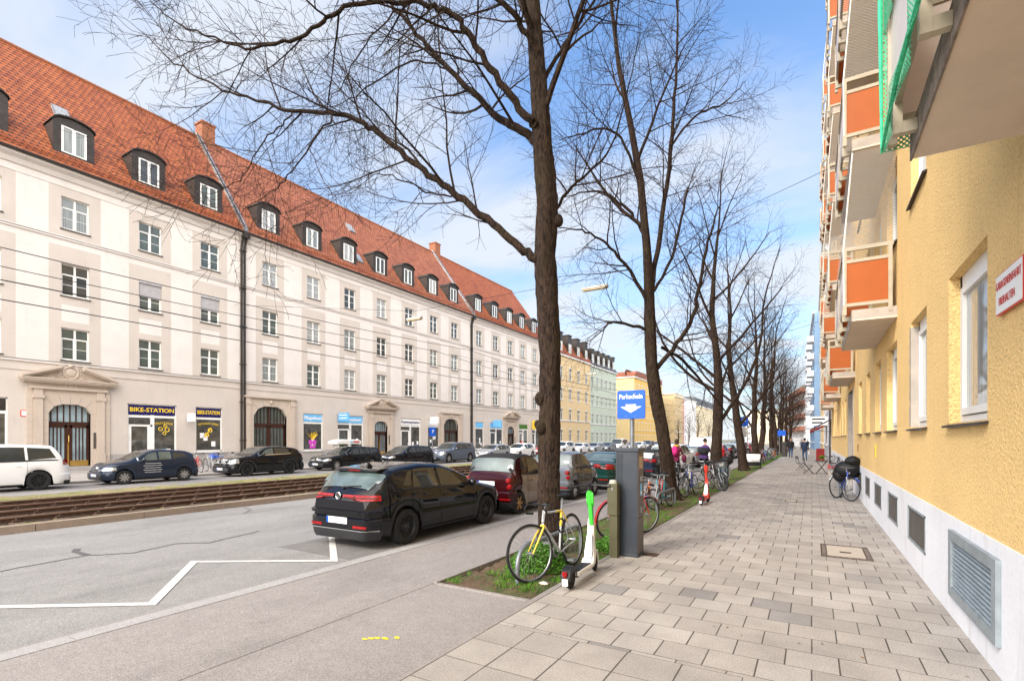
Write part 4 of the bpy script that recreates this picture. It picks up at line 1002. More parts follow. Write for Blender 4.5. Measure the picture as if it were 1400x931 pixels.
for i, (a, b_, c, d) in enumerate(gr):
    g = MB(); x0, x1 = lx(b_), lx(a)
    if i == 0:
        for (q0, q1, q2, q3) in ((x0 - .02, x1 + .02, d - .09, d + .01), (x0 - .02, x1 + .02, c - .01, c + .09), (x0 - .02, x0 + .09, c + .09, d - .09), (x1 - .09, x1 + .02, c + .09, d - .09)): g.box(q0, q1, -.05, 0, q2, q3)
        z = c + .10
        while z < d - .12:
            g.prism([(-.040, z), (-.036, z - .005), (-.004, z + .016), (-.008, z + .021)], 'x', x0 + .08, x1 - .08); z += .044
        g.box(x0, x1, .03, .05, c, d, 1)
        o = g.build('ventilation_grille', [G['galv'], G['black']], root); o['label'] = 'large galvanised louvre in the white plinth'
    else:
        for (q0, q1, q2, q3) in ((x0, x1, d - .03, d), (x0, x1, c, c + .03), (x0, x0 + .03, c, d), (x1 - .03, x1, c, d)): g.box(q0, q1, -.02, .02, q2, q3)
        x = x0 + .05
        while x < x1 - .04: g.box(x, x + .022, -.008, .02, c + .03, d - .03, 1); x += .05
        g.box(x0, x1, .04, .05, c, d, 2)
        g.build('ventilation_grille', [G['galv'], G['grille'], G['black']], root)
# entrance recess
e = MB(); x0, x1 = ent[0], ent[1]; D = 1.1
e.quad((x0, 0, 0), (x0, D, 0), (x0, D, 3.75), (x0, 0, 3.75), 0); e.quad((x1, 0, 0), (x1, D, 0), (x1, D, 3.75), (x1, 0, 3.75), 0); e.quad((x0, 0, 3.75), (x1, 0, 3.75), (x1, D, 3.75), (x0, D, 3.75), 0)
e.box(x0, x1, D, D + .1, 0, 3.75, 1); e.box(x0 + .8, x0 + 1.9, D - .06, D - .005, .05, 2.3, 2); e.box(x0, x1, -.01, D, -.04, .03, 0)
e.box(x0 - .02, x0 + .35, -.03, .12, 0, 3.75, 0); e.box(x1 - .35, x1 + .02, -.03, .12, 0, 3.75, 0)
e.build('entrance', [G['concrete'], G['grey_base'], G['glass_shop']], root)
p = MB(); p.tube([(.12, -.1, .1), (.12, -.1, TOP)], .055, 8); p.build('downpipe', G['copper'], root, True)
# sand-grey patch of bare render beside the second window
pt = MB(); rgp = random.Random(5); zs = [2.1 + i * .1 for i in range(16)]
for i in range(15):
    w0, w1 = .10 + rgp.uniform(-.03, .04), .10 + rgp.uniform(-.03, .04); xa = lx(9.752)
    pt.quad((xa - w0, -.003, zs[i]), (xa, -.003, zs[i]), (xa, -.003, zs[i + 1]), (xa - w1, -.003, zs[i + 1]))
pt.box(lx(9.749), lx(9.745), .0, .10, 2.08, 3.6)
pt.build('bare_render', G['concrete'], root)
# balconies
G['net_grey'] = netmat('grey bird net', (.45, .42, .38), .055, .13)
G['net_green'] = netmat('green net', (.05, .42, .20), .035, .42)
def balcony(Y, z, style, W=3.65, net=True, xo=.66, xr=.78):
    x0, x1 = lx(Y + W), lx(Y)
    rt = MB(); rt.box(x0, x1, -xo, -.002, z, z + .03, 0); rt.box(x0, x1, -xo + .003, -.002, z + .031, z + .20, 1); rt.box(x0 - .004, x1 + .004, -xo - .012, -xo + .002, z - .012, z + .20, 1)
    o = rt.build('balcony', [G['soffit'], G['concrete'] if style != 'green' else G['concrete_edge']], root)
    f = MB(); zr0, zr1, zr2 = z + .30, z + 1.10, z + 1.32; c = .035
    for (ax, ay) in ((x1 - .02, -xr), (x1 - .02, -.10), (x0 + .02, -xr), (x0 + .02, -.10), ((x0 + x1) / 2, -xr)):
        f.box(ax - .03, ax + .03, ay - .03, ay + .03, z + .12, zr2)
    for xx in (x0 + .02, x1 - .02):
        f.box(xx - .028, xx + .028, -xr, -.05, zr2 - .03, zr2 + .04); f.box(xx - .022, xx + .022, -xr + .03, -.10, zr1 - .03, zr1 + .03); f.box(xx - .022, xx + .022, -xr + .03, -.10, zr0 - .03, zr0 + .03)
    for zz_ in (zr0, zr1): f.box(x0 + .05, x1 - .05, -xr - .02, -xr + .02, zz_ - .03, zz_ + .03)
    f.box(x0 + .05, x1 - .05, -xr - .032, -xr + .032, zr2 - .03, zr2 + .04)
    for k in range(4):
        xx = x0 + .3 + (x1 - x0 - .6) * k / 3; f.box(xx - .026, xx + .026, -xr + .026, -xo - .013, z + .06, z + .14); f.box(xx - .03, xx + .03, -xr - .03, -xr + .025, z + .06, zr0)
    f.build('railing', G['cream_metal'], o)
    p = MB()
    pass
    for xx in (x0 + .02, x1 - .02):
        p = MB(); p.box(xx - .008, xx + .008, -xr + .03, -.13, zr0 + .03, zr1 - .03); p.build('side_panel', G['orange'] if style != 'green' else G['pale_sheen_panel'], o)
    p = MB(); p.box(x0 + .05, x1 - .05, -xr - .012, -xr + .004, zr0 + .03, zr1 - .03); p.build('front_panel', G['pale_sheen_panel'], o)  # own pale beige on green style; on orange ones a painted-in grazing sheen
    if net:
        n = MB(); zt = z + 3.08
        if style == 'green':
            n.uv = lambda v: (v[0] + v[1], v[2]); zt = z + 3.0; y_ = -xr - .05
            rgn = random.Random(3); K = 14
            for i in range(K):
                a, b_ = x0 + (x1 - x0) * i / K, x0 + (x1 - x0) * (i + 1) / K; w0, w1 = .03 * sin(i * 2.1), .03 * sin((i + 1) * 2.1)
                n.quad((a, y_ + w0, z + .12), (b_, y_ + w1, z + .12), (b_, y_ + w1, z + 1.0), (a, y_ + w0, z + 1.0)) if i % 5 == 9 else None
                n.quad((a, y_ + w0, z + 1.0), (b_, y_ + w1, z + 1.0), (b_, y_ + w1, zt), (a, y_ + w0, zt)); n.quad((a, y_ + w0, z + .10), (b_, y_ + w1, z + .10), (b_, y_ + w1, z + .30), (a, y_ + w0, z + .30))
            for xx in (x0 - .01,): n.quad((xx, -xr - .05, z + .1), (xx, -.02, z + .1), (xx, -.02, zt), (xx, -xr - .05, zt))
            no = n.build('green_net', G['net_green'], o); h = MB()
            # bunched hems of the green net
            h.tube([(x0, -xr - .06, z + .12 + .0), (x0 + .9, -xr - .07, z + .15), (x0 + 1.9, -xr - .05, z + .12), (x1, -xr - .06, z + .2)], [.010, .016, .012, .016], 6)
            h.tube([(x0 - .01, -xr - .06, z + .1), (x0 - .02, -xr - .07, z + 1.2), (x0, -xr - .05, z + 3)], [.010, .018, .012], 6)
            h.build('net_hem', G['green_hem'], no, True)
        else:
            n.uv = lambda v: (v[0] + v[1] * .8, v[2]); y_ = -xr - .03
            for xx in (x0 - .01, x1 + .01):
                n.quad((xx, y_, zr2), (xx, -.03, zr2), (xx, -.03, zt), (xx, -xr + .12, zt))
            n.quad((x0, y_, z + .3), (x1, y_, z + .3), (x1, -xr + .1, zt), (x0, -xr + .1, zt))
            no = n.build('bird_net', G['net_grey'], o)
            h = MB(); h.tube([(x1 + .01, -xr - .01, z + .3), (x1 + .01, -xr - .02, zr2), (x1, -xr + .12, zt)], .012, 5); h.build('net_cord', G['white'], no)
    return o
G['green_hem'] = mat('gathered green net', (.05, .50, .26), .6, var=.3, vs=20)
balcony(1.1, 3.98, 'green')
for f in range(1, 6): balcony(1.1, 3.98 + f * 3.12, 'green' if f < 2 else 'o', net=f < 3)
for Yk in (11.15, 21.2, 31.2, 41.0):
    for f in range(6): balcony(Yk, 4.06 + f * 3.12, 'o', net=(f > 0 or Yk < 12) and Yk < 40)
# sign on the wall
sg = MB(); sg.box(-.30, .30, -.035, -.012, -.155, .155); so = sg.build('wall_sign', G['red'], None, loc=(1.3, 5.14, 3.03), rot=(0, 0, R(-90))); tag(so, 'white enamel sign with red lettering on the yellow wall, garage entrance keep clear', 'sign')
s2 = MB(); s2.box(-.292, .292, -.038, -.036, -.147, .147); s2.build('sign_face', G['signwhite'], so)
REDT = mat('red lettering', (.50, .04, .03), .4)
text('GARAGENEINFAHRT', .088, REDT, so, (0, -.041, .062), sx=.68, ext=.001); text('FREIHALTEN', .088, REDT, so, (-.03, -.041, -.065), sx=.74, ext=.001)
for (Y, z, lab, m_, hh) in ((14.6, 1.62, 'small yellow hydrant plate on the yellow wall', G['yellowpaint'], .30), (19.9, 1.62, 'small dark red plate on the yellow wall near the entrance', G['brick'], .22)):
    q = MB(); q.box(-.06, .06, -.02, -.002, -hh / 2, hh / 2); q.box(-.045, .045, -.023, -.02, -.004, .004, 1); q.box(-.045, .045, -.023, -.02, .05, .058, 1)
    qo = q.build('wall_plate', [m_, G['black']], None, loc=(1.3, Y, z), rot=(0, 0, R(-90))); tag(qo, lab, 'sign')
# ------------------------------------------------------------------ bare street trees
UP = Vector((0, 0, 1))
def branch(mb, rg, p, d, L, r, lvl, P, maxl):
    nseg = [10, 8, 6, 4, 3][min(lvl, 4)]; st = L / nseg
    pts = [p.copy()]; d = d.normalized(); pos = p.copy(); dirs = [d.copy()]
    wob = P['wob'][min(lvl, 4)]; trop = P['trop'][min(lvl, 4)]
    for i in range(nseg):
        d = d + Vector((rg.gauss(0, wob), rg.gauss(0, wob), rg.gauss(0, wob))) + UP * trop
        d.normalize(); pos = pos + d * st; pts.append(pos.copy()); dirs.append(d.copy())
    end = .32 if lvl < 3 else .45
    rad = [max(.0028, r * (1 - (1 - end) * i / nseg)) for i in range(nseg + 1)]
    mb.tube(pts, rad, 7 if r > .06 else 5 if r > .025 else 3, 0 if r > .02 else 1, cap=False)
    children(mb, rg, pts, rad, L, lvl, P, maxl)
def children(mb, rg, pts, rad, L, lvl, P, maxl, t0=None):
    if lvl >= maxl: return
    n = int(P['n'][min(lvl, 4)] * L + rg.random()) ; k = len(pts) - 1
    t0 = P['t0'][min(lvl, 4)] if t0 is None else t0
    az = rg.random() * 6.28
    for j in range(n + 1):
        t = 1.0 if j == n else t0 + (1 - t0) * (j + rg.random() * .7) / max(1, n)
        f = min(t * k, k - .001); i = int(f); q = pts[i].lerp(pts[i + 1], f - i); dd = (pts[i + 1] - pts[i]).normalized()
        rr = rad[i] * (1 - (f - i)) + rad[i + 1] * (f - i)
        az += 2.4 + rg.uniform(-.5, .5); a = dd.orthogonal().normalized(); b = dd.cross(a)
        side = (a * cos(az) + b * sin(az)); ang = R(rg.uniform(32, 62)) if j < n else R(rg.uniform(5, 20))
        nd = dd * cos(ang) + side * sin(ang)
        lm = P['len'][min(lvl + 1, 4)]; ll = lm * rg.uniform(.6, 1.25) * (1.15 - .55 * t)
        if lvl + 1 <= 2: ll = max(ll, lm * .4)
        branch(mb, rg, q, nd, ll, min(rr * .62, P['r'][min(lvl + 1, 4)] * rg.uniform(.7, 1.2)), lvl + 1, P, maxl)
PT = dict(wob=(.03, .055, .08, .10, .13), trop=(.02, .03, .03, .01, .0), n=(1, 2.5, 4.4, 6.2, 0), t0=(.3, .22, .15, .12, .1),
          len=(0, 4.6, 1.9, .85, .38), r=(.2, .068, .023, .0085, .005))
def trunk_tube(mb, pts, rad, rg, knobs=()):
    # resample finely with bark irregularity
    P = [Vector(p) for p in pts]; out, ro = [], []
    for i in range(len(P) - 1):
        n = max(2, int((P[i + 1] - P[i]).length / .09))
        for k in range(n): t = k / n; out.append(P[i].lerp(P[i + 1], t)); ro.append(rad[i] * (1 - t) + rad[i + 1] * t)
    out.append(P[-1]); ro.append(rad[-1]); ph = [rg.random() * 6.28 for _ in range(6)]
    N_ = 22
    def jit(j, q):
        z = out[j].z
        v = 1 + .05 * sin(q * 6.28 / N_ * 3 + ph[0] + z * .9) + .045 * sin(q * 6.28 / N_ * 5 + ph[1] - z * 1.7) + .035 * sin(z * 7 + ph[2]) * sin(q * 6.28 / N_ * 2 + ph[3]) + rg.uniform(-.045, .045)
        if z < .35: v += (.35 - z) * (.45 + .5 * sin(q * 6.28 / N_ * 4 + ph[4]))
        return v
    mb.tube(out, ro, N_, 0, jit=jit)
    for (p, r) in knobs: mb.sphere(p, r, 10, 7, 0, (1, 1, 1.25))
def smooth_path(pts, rad, n=5):
    P = [Vector(p) for p in pts]; out, ro = [], []
    for i in range(len(P) - 1):
        p0, p1, p2, p3 = P[max(i - 1, 0)], P[i], P[i + 1], P[min(i + 2, len(P) - 1)]
        for k in range(n):
            t = k / n
            out.append(.5 * ((2 * p1) + (p2 - p0) * t + (2 * p0 - 5 * p1 + 4 * p2 - p3) * t * t + (3 * p1 - p0 - 3 * p2 + p3) * t ** 3)); ro.append(rad[i] * (1 - t) + rad[i + 1] * t)
    out.append(P[-1]); ro.append(rad[-1]); return out, ro
TREES = 'bare lime trees in a row along the pavement'
def make_tree(name, label, X, Y, trunk, trad, limbs, seed, P=PT, maxl=4, auto=0, knobs=(), group=TREES, extra_children=True, amin=.25):
    rg = random.Random(seed)
    root = empty(name, label, 'tree', (X, Y, 0), 0, group)
    o = Vector((X, Y, 0)); tb = MB(); cb_ = MB()
    T = [Vector(p) - o for p in trunk]; trunk_tube(tb, T, trad, rg, [(Vector(k[0]) - o, k[1]) for k in knobs])
    for (pts, rad, dens) in limbs:
        pp, rr = smooth_path([Vector(p) - o for p in pts], [q * .76 for q in rad])
        # slight irregularity
        pp = [pp[0]] + [q + Vector((rg.gauss(0, .018), rg.gauss(0, .018), rg.gauss(0, .018))) for q in pp[1:]]
        tb.tube(pp, rr, 8, 0, cap=False)
        Ln = sum((pp[i + 1] - pp[i]).length for i in range(len(pp) - 1))
        Q = dict(P); Q['n'] = tuple(v * dens for v in P['n'])
        Q = dict(Q, n=(Q['n'][0], P['n'][1] * dens, P['n'][2], P['n'][3], 0))
        children(cb_, rg, pp, rr, Ln, 1, Q, maxl, .18)
    if auto:
        H = T[-1].z; k = len(T) - 1; az = rg.random() * 6
        for j in range(auto):
            t = amin + (1 - amin) * (j + .5) / auto; f = t * k; i = min(int(f), k - 1); q = T[i].lerp(T[i + 1], f - i); az += 2.4 + rg.uniform(-.4, .4)
            el = R(rg.uniform(20, 45) + 25 * t); d = Vector((cos(az) * cos(el), sin(az) * cos(el), sin(el)))
            branch(cb_, rg, q, d, P['len'][1] * rg.uniform(.75, 1.2) * (1.25 - .65 * t), min(trad[i] * .5, P['r'][1] * rg.uniform(.7, 1.1)), 1, P, maxl)
        branch(cb_, rg, T[-1], (T[-1] - T[-2]).normalized(), P['len'][1] * .7, trad[-1], 1, P, maxl)
    tb.build('trunk', [G['bark'], G['bark']], root, R(60)); cb_.build('crown', [G['bark'], G['twig']], root, R(60))
    return root
# camera-fitted limb paths (real depth differs from limb to limb)
_s, _c = 410 / sqrt(410 ** 2 + 690 ** 2), 690 / sqrt(410 ** 2 + 690 ** 2)
def W3(px, py, d):
    r = (px - 700) / 690 * d; return (-_s * d + _c * r, _c * d + _s * r, 1.9 - (py - 600) / 690 * d)
def path(pxs, d0, d1):
    n = len(pxs) - 1; return [W3(p[0], p[1], d0 + (d1 - d0) * (i / n)) for i, p in enumerate(pxs)]
D1 = 8.55
tr1 = [W3(752, 752, D1), W3(751, 700, D1), W3(751, 640, D1), W3(752, 560, D1), W3(752, 480, D1), W3(748, 400, D1), W3(745, 350, D1), W3(748, 280, D1), W3(741, 200, D1), W3(737, 120, D1), W3(731, 40, D1), W3(726, -60, D1 + .1), W3(722, -170, D1 + .2), W3(716, -290, D1 + .2)]
rd1 = [.215, .19, .182, .18, .18, .185, .185, .18, .165, .145, .12, .10, .075, .045]
L1 = path([(738, 356), (721, 348), (690, 320), (649, 289), (613, 257), (572, 226), (532, 194), (496, 169), (460, 156), (401, 151), (347, 138), (293, 117), (239, 86), (194, 41)], 8.5, 9.6)
L1r = [.11, .10, .09, .085, .08, .072, .066, .06, .052, .042, .032, .024, .016, .007]
L3 = path([(737, 175), (721, 162), (690, 122), (658, 77), (636, 41), (613, 16), (577, 5), (532, 2), (473, 11), (432, 36), (396, 56), (347, 65), (293, 52), (234, 27), (200, -5)], 8.5, 7.4)
L3r = [.10, .085, .078, .07, .064, .056, .05, .045, .042, .038, .033, .026, .018, .012, .006]
L2 = path([(740, 200), (726, 186), (690, 167), (654, 133), (613, 95), (577, 54), (541, 13), (505, -40), (470, -110)], 8.5, 9.3)
L2r = [.11, .095, .082, .07, .058, .05, .042, .03, .012]
L4 = path([(735, 80), (717, 40), (690, 8), (655, -25), (600, -70), (540, -140)], 8.5, 7.8)
L5 = path([(745, 260), (735, 215), (722, 195), (700, 240), (690, 290)], 8.5, 8.2)
L6 = path([(752, 300), (775, 262), (800, 240), (835, 200), (860, 120), (875, 30)], 8.6, 10.5)
L7 = path([(744, 110), (770, 60), (800, 20), (830, -40), (850, -120)], 8.6, 9.6)
L8 = path([(401, 151), (385, 170), (355, 200), (335, 240), (300, 262), (270, 262)], 8.95, 8.8)
L9 = path([(460, 156), (430, 190), (400, 235), (370, 262), (330, 290)], 8.95, 8.2)
L10 = path([(628, 268), (590, 265), (560, 250), (520, 240), (480, 262)], 8.8, 7.9)
L11 = path([(541, 13), (500, 60), (470, 110), (440, 150)], 8.9, 9.6)
L12 = path([(613, 95), (560, 85), (510, 115), (470, 140), (420, 145)], 8.8, 9.3)
make_tree('street_tree', 'bare tree with the thickest trunk, nearest, behind the silver and yellow bicycle', tr1[0][0], tr1[0][1], tr1, rd1,
    [(L1, L1r, 1.0), (L3, L3r, 1.0), (L2, L2r, 1.0), (L4, [.08, .065, .055, .045, .03, .01], 1.0), (L6, [.04, .035, .03, .024, .018, .008], 1.0), (L7, [.05, .042, .035, .025, .01], 1.0),
     (L8, [.02, .018, .016, .012, .008, .004], 1.2), (L9, [.022, .02, .016, .011, .005], 1.2), (L10, [.022, .018, .014, .01, .005], 1.2), (L11, [.02, .016, .012, .006], 1.2), (L12, [.022, .02, .016, .01, .005], 1.2)],
    21, auto=7, amin=.62, knobs=[(W3(739, 545, 8.5), .10), (W3(740, 585, 8.45), .09), (W3(763, 302, 8.5), .09), (W3(735, 580, 8.5), .06)])
D2 = 15.8
tr2 = [W3(917, 684, D2), W3(915, 660, D2), W3(910, 620, D2), W3(905, 585, D2), W3(897, 545, D2), W3(891, 500, D2), W3(889, 450, D2), W3(888, 410, D2), W3(884, 340, D2), W3(876, 250, D2), W3(862, 170, D2), W3(846, 90, D2), W3(836, 10, D2), W3(826, -80, D2)]
rd2 = [.26, .215, .20, .19, .19, .185, .175, .16, .125, .11, .09, .07, .05, .03]
make_tree('street_tree', 'bare leaning tree just beyond the blue Parkschein sign, second in the row', tr2[0][0], tr2[0][1], tr2, rd2,
    [(path([(890, 400), (905, 300), (915, 230), (921, 150), (926, 60), (924, -60)], 15.8, 16.4), [.12, .10, .09, .07, .05, .02], 1.0),
     (path([(888, 420), (870, 385), (850, 355), (825, 330), (795, 315), (765, 312)], 15.8, 14.8), [.09, .075, .065, .05, .035, .015], 1.0),
     (path([(885, 335), (868, 300), (840, 272), (810, 262), (770, 270)], 15.8, 16.8), [.08, .07, .055, .04, .015], 1.0),
     (path([(892, 400), (915, 360), (930, 310), (940, 256)], 15.8, 15.2), [.07, .06, .05, .04], 1.2),
     (path([(897, 505), (925, 470), (945, 440), (955, 400), (968, 330), (985, 280)], 15.8, 14.8), [.10, .09, .08, .07, .05, .02], 1.0),
     (path([(893, 450), (860, 444), (835, 440), (825, 450), (800, 470)], 15.8, 15.0), [.07, .06, .045, .03, .012], 1.0),
     (path([(905, 475), (940, 500), (975, 540), (1000, 575)], 15.7, 18.0), [.07, .06, .04, .02], .8),
     (path([(876, 250), (850, 190), (820, 176), (790, 186), (765, 190)], 15.8, 15.0), [.06, .05, .04, .03, .012], 1.0),
     (path([(917, 200), (950, 160), (990, 140), (1020, 110)], 16, 16.8), [.05, .04, .03, .012], 1.0)],
    22, auto=5, amin=.6)
PV = dict(PT, n=(1, 1.7, 2.9, 4.2, 0), len=(0, 4.8, 2.0, .9, .4))
variants = []
labs = ['third bare tree in the row, with bicycles leaning round its foot', 'fourth bare tree in the row, behind the dark moped', 'fifth bare tree in the row, by the white bench', 'sixth bare tree in the row, beyond the white bench']
for i, Y in enumerate((24.6, 33.2)):
    rg = random.Random(50 + i); X = -3.75
    T = [(X, Y, -.02), (X - .02, Y, 1.2), (X + .05, Y + .1, 2.6), (X + .1, Y, 4.0), (X + .0, Y + .1, 5.6), (X - .2, Y, 7.6), (X - .1, Y, 9.6), (X + .1, Y, 11.6)]
    if i: T = [(X + .25, Y, -.02), (X + .1, Y, 1.2), (X - .1, Y + .1, 2.6), (X - .25, Y, 4.0), (X - .5, Y + .1, 5.6), (X - .6, Y, 7.6), (X - .5, Y, 9.6), (X - .6, Y, 11.4)]
    variants.append(make_tree('street_tree', labs[i], X, Y, T, [.29, .235, .22, .20, .16, .12, .08, .045],
        [([T[3], (X - 1.2, Y + .3, 4.9), (X - 2.2, Y - .2, 6.2), (X - 2.9, Y, 8.0), (X - 3.2, Y + .3, 9.8)], [.11, .09, .07, .05, .015], 1), ([T[2], (X + .9, Y + .5, 4.0), (X + 1.7, Y + .9, 6.0), (X + 1.9, Y + 1.4, 8.4), (X + 2.5, Y + 1.2, 10.6)], [.12, .10, .08, .05, .015], 1)],
        60 + i, P=PV, auto=9, amin=.38))
random.seed(5)
for i, Y in enumerate((41.8, 50.2, 58.8, 67.2, 75.6, 84, 92.5, 101, 109.5, 118)):
    c = copy_tree(variants[i % 2]); c.location = (-3.75 + (.12, -.1, .15, 0)[i % 4], Y, 0); c.rotation_euler.z = (2.1, 4.4, 1.2, 5.3, 3.1)[i % 5]
    s = (.97, 1.0, .92, 1.02, .95)[i % 5]; c.scale = (s, s, s)
    c['label'] = (labs[2:] + ['%s bare tree in the row, counted from the nearest one' % w for w in ('seventh', 'eighth', 'ninth', 'tenth', 'eleventh', 'twelfth', 'thirteenth', 'fourteenth')])[i]
# smaller trees on the far side and at the end of the street
PS = dict(PT, n=(1, 2.2, 3.6, 3.2, 0), len=(0, 2.5, 1.2, .55, .3), r=(.12, .05, .022, .012, .008))
X, Y = -29.0, 118.0
small = make_tree('street_tree', 'small bare round tree on the far side, nearest of its row', X, Y, [(X, Y, 0), (X, Y, 1.2), (X + .1, Y, 2.4), (X, Y, 4.2), (X, Y, 5.4)], [.17, .15, .14, .09, .05], [], 77, P=PS, auto=13, amin=.4, maxl=4, group='small bare trees far down the street')
for i, (x, y, w) in enumerate([(-29, 131, 'second'), (-29, 144, 'third'), (-29, 157, 'fourth'), (-28.5, 172, 'fifth'), (-20, 200, 'sixth'), (-17, 222, 'seventh'), (-12, 240, 'eighth'), (-8, 205, 'ninth'), (-6.5, 185, 'tenth')]):
    c = copy_tree(small); c.location = (x, y, 0); c.rotation_euler.z = i * 1.7; s = 1.0 + .12 * (i % 3); c.scale = (s, s, s); c['label'] = 'small bare tree far down the street, %s from the nearest' % w

# ------------------------------------------------------------------ grass and ivy in the tree strip
from mathutils import noise
rg = random.Random(31); mb = MB()
def blade(x, y, z, h, w, rg, mbx=mb):
    a = rg.random() * 6.28; b_ = rg.random() * 6.28; l = rg.uniform(.2, .7) * h
    dx, dy = cos(a) * w, sin(a) * w
    mbx.tri((x - dx, y - dy, z), (x + dx, y + dy, z), (x + cos(b_) * l, y + sin(b_) * l, z + h))
cnt = 0
while cnt < 27000:
    y = 5.35 + (rg.random() ** 1.7) * 60; x = rg.uniform(-4.2, -2.92)
    dens = noise.noise(Vector((x * 1.8, y * 1.1, 0))) + noise.noise(Vector((x * 5, y * 5, 3))) * .5 + (.0 if y > 8.4 else -.33)
    if rg.random() < .25: dens -= .2
    if dens < -.02: cnt += .2; continue
    far = 1 + max(0, y - 12) * .035
    blade(x, y, -.02, rg.uniform(.03, .085), .004 * far, rg); cnt += 1
# denser tufts
for (tx, ty, n, r_) in [(-3.6, 5.95, 240, .10), (-3.25, 5.75, 260, .12), (-3.75, 6.4, 200, .10), (-3.9, 6.0, 90, .06), (-3.1, 5.6, 120, .07), (-3.5, 5.6, 90, .07), (-3.0, 6.2, 120, .06), (-3.95, 7.0, 240, .15), (-3.1, 8.6, 400, .2), (-3.5, 9.2, 500, .3), (-3.95, 8.9, 400, .25), (-3.0, 7.7, 250, .12)]:
    for k in range(n): blade(tx + rg.gauss(0, r_), ty + rg.gauss(0, r_), -.02, rg.uniform(.03, .08), .005, rg)
lv = MB(); rl_ = random.Random(9)
for k in range(900):
    x, y = rl_.uniform(-4.2, -2.9), 5.3 + rl_.random() ** 1.5 * 18
    if rl_.random() < .12: x = rl_.uniform(-5.8, 1.2)
    s = rl_.uniform(.008, .022); a = rl_.random() * 6.28; z = .012 if -4.24 < x < -2.86 else .003; u = Vector((cos(a), sin(a), rl_.uniform(-.2, .2))) * s; v = Vector((-sin(a), cos(a), rl_.uniform(-.2, .3))) * s * .6; c = Vector((x, y, z + .006))
    lv.quad(c - u, c - v, c + u, c + v)
tag(lv.build('dead_leaves', mat('dead leaves', (.20, .10, .045), .8, var=.6, vs=9)), 'small brown dead leaves scattered over the soil strip', 'leaves', kind='stuff')
go = mb.build('grass', G['grassm']); tag(go, 'patchy bright green grass growing in the soil strip', 'grass', kind='stuff')
def shrub(label, cx, cy, r_, h, n, seed):
    rg = random.Random(seed); m = MB()
    for k in range(n):
        a = rg.random() * 6.28; q = sqrt(rg.random()) * r_; x, y = cx + cos(a) * q, cy + sin(a) * q * 1.2; z = max(.0, (1 - (q / r_) ** 2)) * h * rg.uniform(.3, 1.05) + .01
        s = rg.uniform(.012, .026); n_ = Vector((rg.gauss(0, .6), rg.gauss(0, .6), 1)).normalized(); u = n_.orthogonal().normalized(); v = n_.cross(u); an = rg.random() * 6.28; u2 = u * cos(an) + v * sin(an); v2 = n_.cross(u2)
        c = Vector((x, y, z)); m.quad(c - u2 * s, c - v2 * s * .7, c + u2 * s * 1.1, c + v2 * s * .7)
    o = m.build('leafy_plant', G['ivy']); tag(o, label, 'plant'); return o
shrub('bright green leafy mound at the foot of the nearest tree, behind the bicycle wheel', -3.52, 6.75, .48, .34, 5200, 4)
shrub('low green leafy plant by the foot of the olive grey box', -3.0, 8.35, .30, .22, 1800, 6)
# ------------------------------------------------------------------ cars (local: +x towards the rear, x=0 front bumper, z=0 road)
def lerp_curve(C, x):
    if x <= C[0][0]: return C[0][1]
    for i in range(len(C) - 1):
        if x <= C[i + 1][0]:
            t = (x - C[i][0]) / (C[i + 1][0] - C[i][0]); return C[i][1] * (1 - t) + C[i + 1][1] * t
    return C[-1][1]
def smoothc(C, x, w=.05):
    return (lerp_curve(C, x - w) + 2 * lerp_curve(C, x) + lerp_curve(C, x + w)) / 4
_pm = {}
def paint(name, col, rough=.25, metal=.0):
    if name in _pm: return _pm[name]
    m, nt, b = newmat(name); b.inputs['Base Color'].default_value = (*col, 1); b.inputs['Roughness'].default_value = rough + .2; b.inputs['Specular IOR Level'].default_value = 0 if max(col) < .2 else .2; b.inputs['Metallic'].default_value = metal
    b.inputs['Coat Weight'].default_value = 1; b.inputs['Coat Roughness'].default_value = .03; b.inputs['Coat IOR'].default_value = 1.42
    obj = N(nt, 'ShaderNodeTexCoord').outputs['Object']; n1 = N(nt, 'ShaderNodeTexNoise', {'Vector': obj, 'Scale': 3, 'Detail': 6, 'Roughness': .7})
    r_ = N(nt, 'ShaderNodeMapRange', {'Value': n1.outputs[0], 'From Min': .3, 'From Max': .7, 'To Min': .0, 'To Max': .03}); nt.links.new(r_.outputs[0], b.inputs['Coat Roughness'])
    _pm[name] = m; return m
G['lamp_red'] = mat('red lamp glass', (.24, .004, .005), .25, coat=.25, var=.3, vs=20); G['lamp_clear'] = mat('clear lamp glass', (.45, .47, .48), .12, .6, coat=1, var=.4, vs=15)
G['gap'] = mat('panel gap', (.006, .006, .006), .9); G['trim_blk'] = mat('dark trim', (.022, .022, .024), .5); G['alloy'] = mat('alloy rim', (.42, .42, .43), .3, .8); G['alloy_dark'] = mat('black rim', (.025, .025, .028), .35, .3)
G['bronze'] = mat('bronze rim', (.36, .21, .09), .3, .8); G['softtop'] = mat('black canvas top', (.022, .022, .024), .9, bump=.3, bs=200); G['plateblue'] = mat('plate blue strip', (.01, .08, .5), .4)
G['interior'] = mat('dark car interior', (.03, .03, .03), .8)
_wm = {}
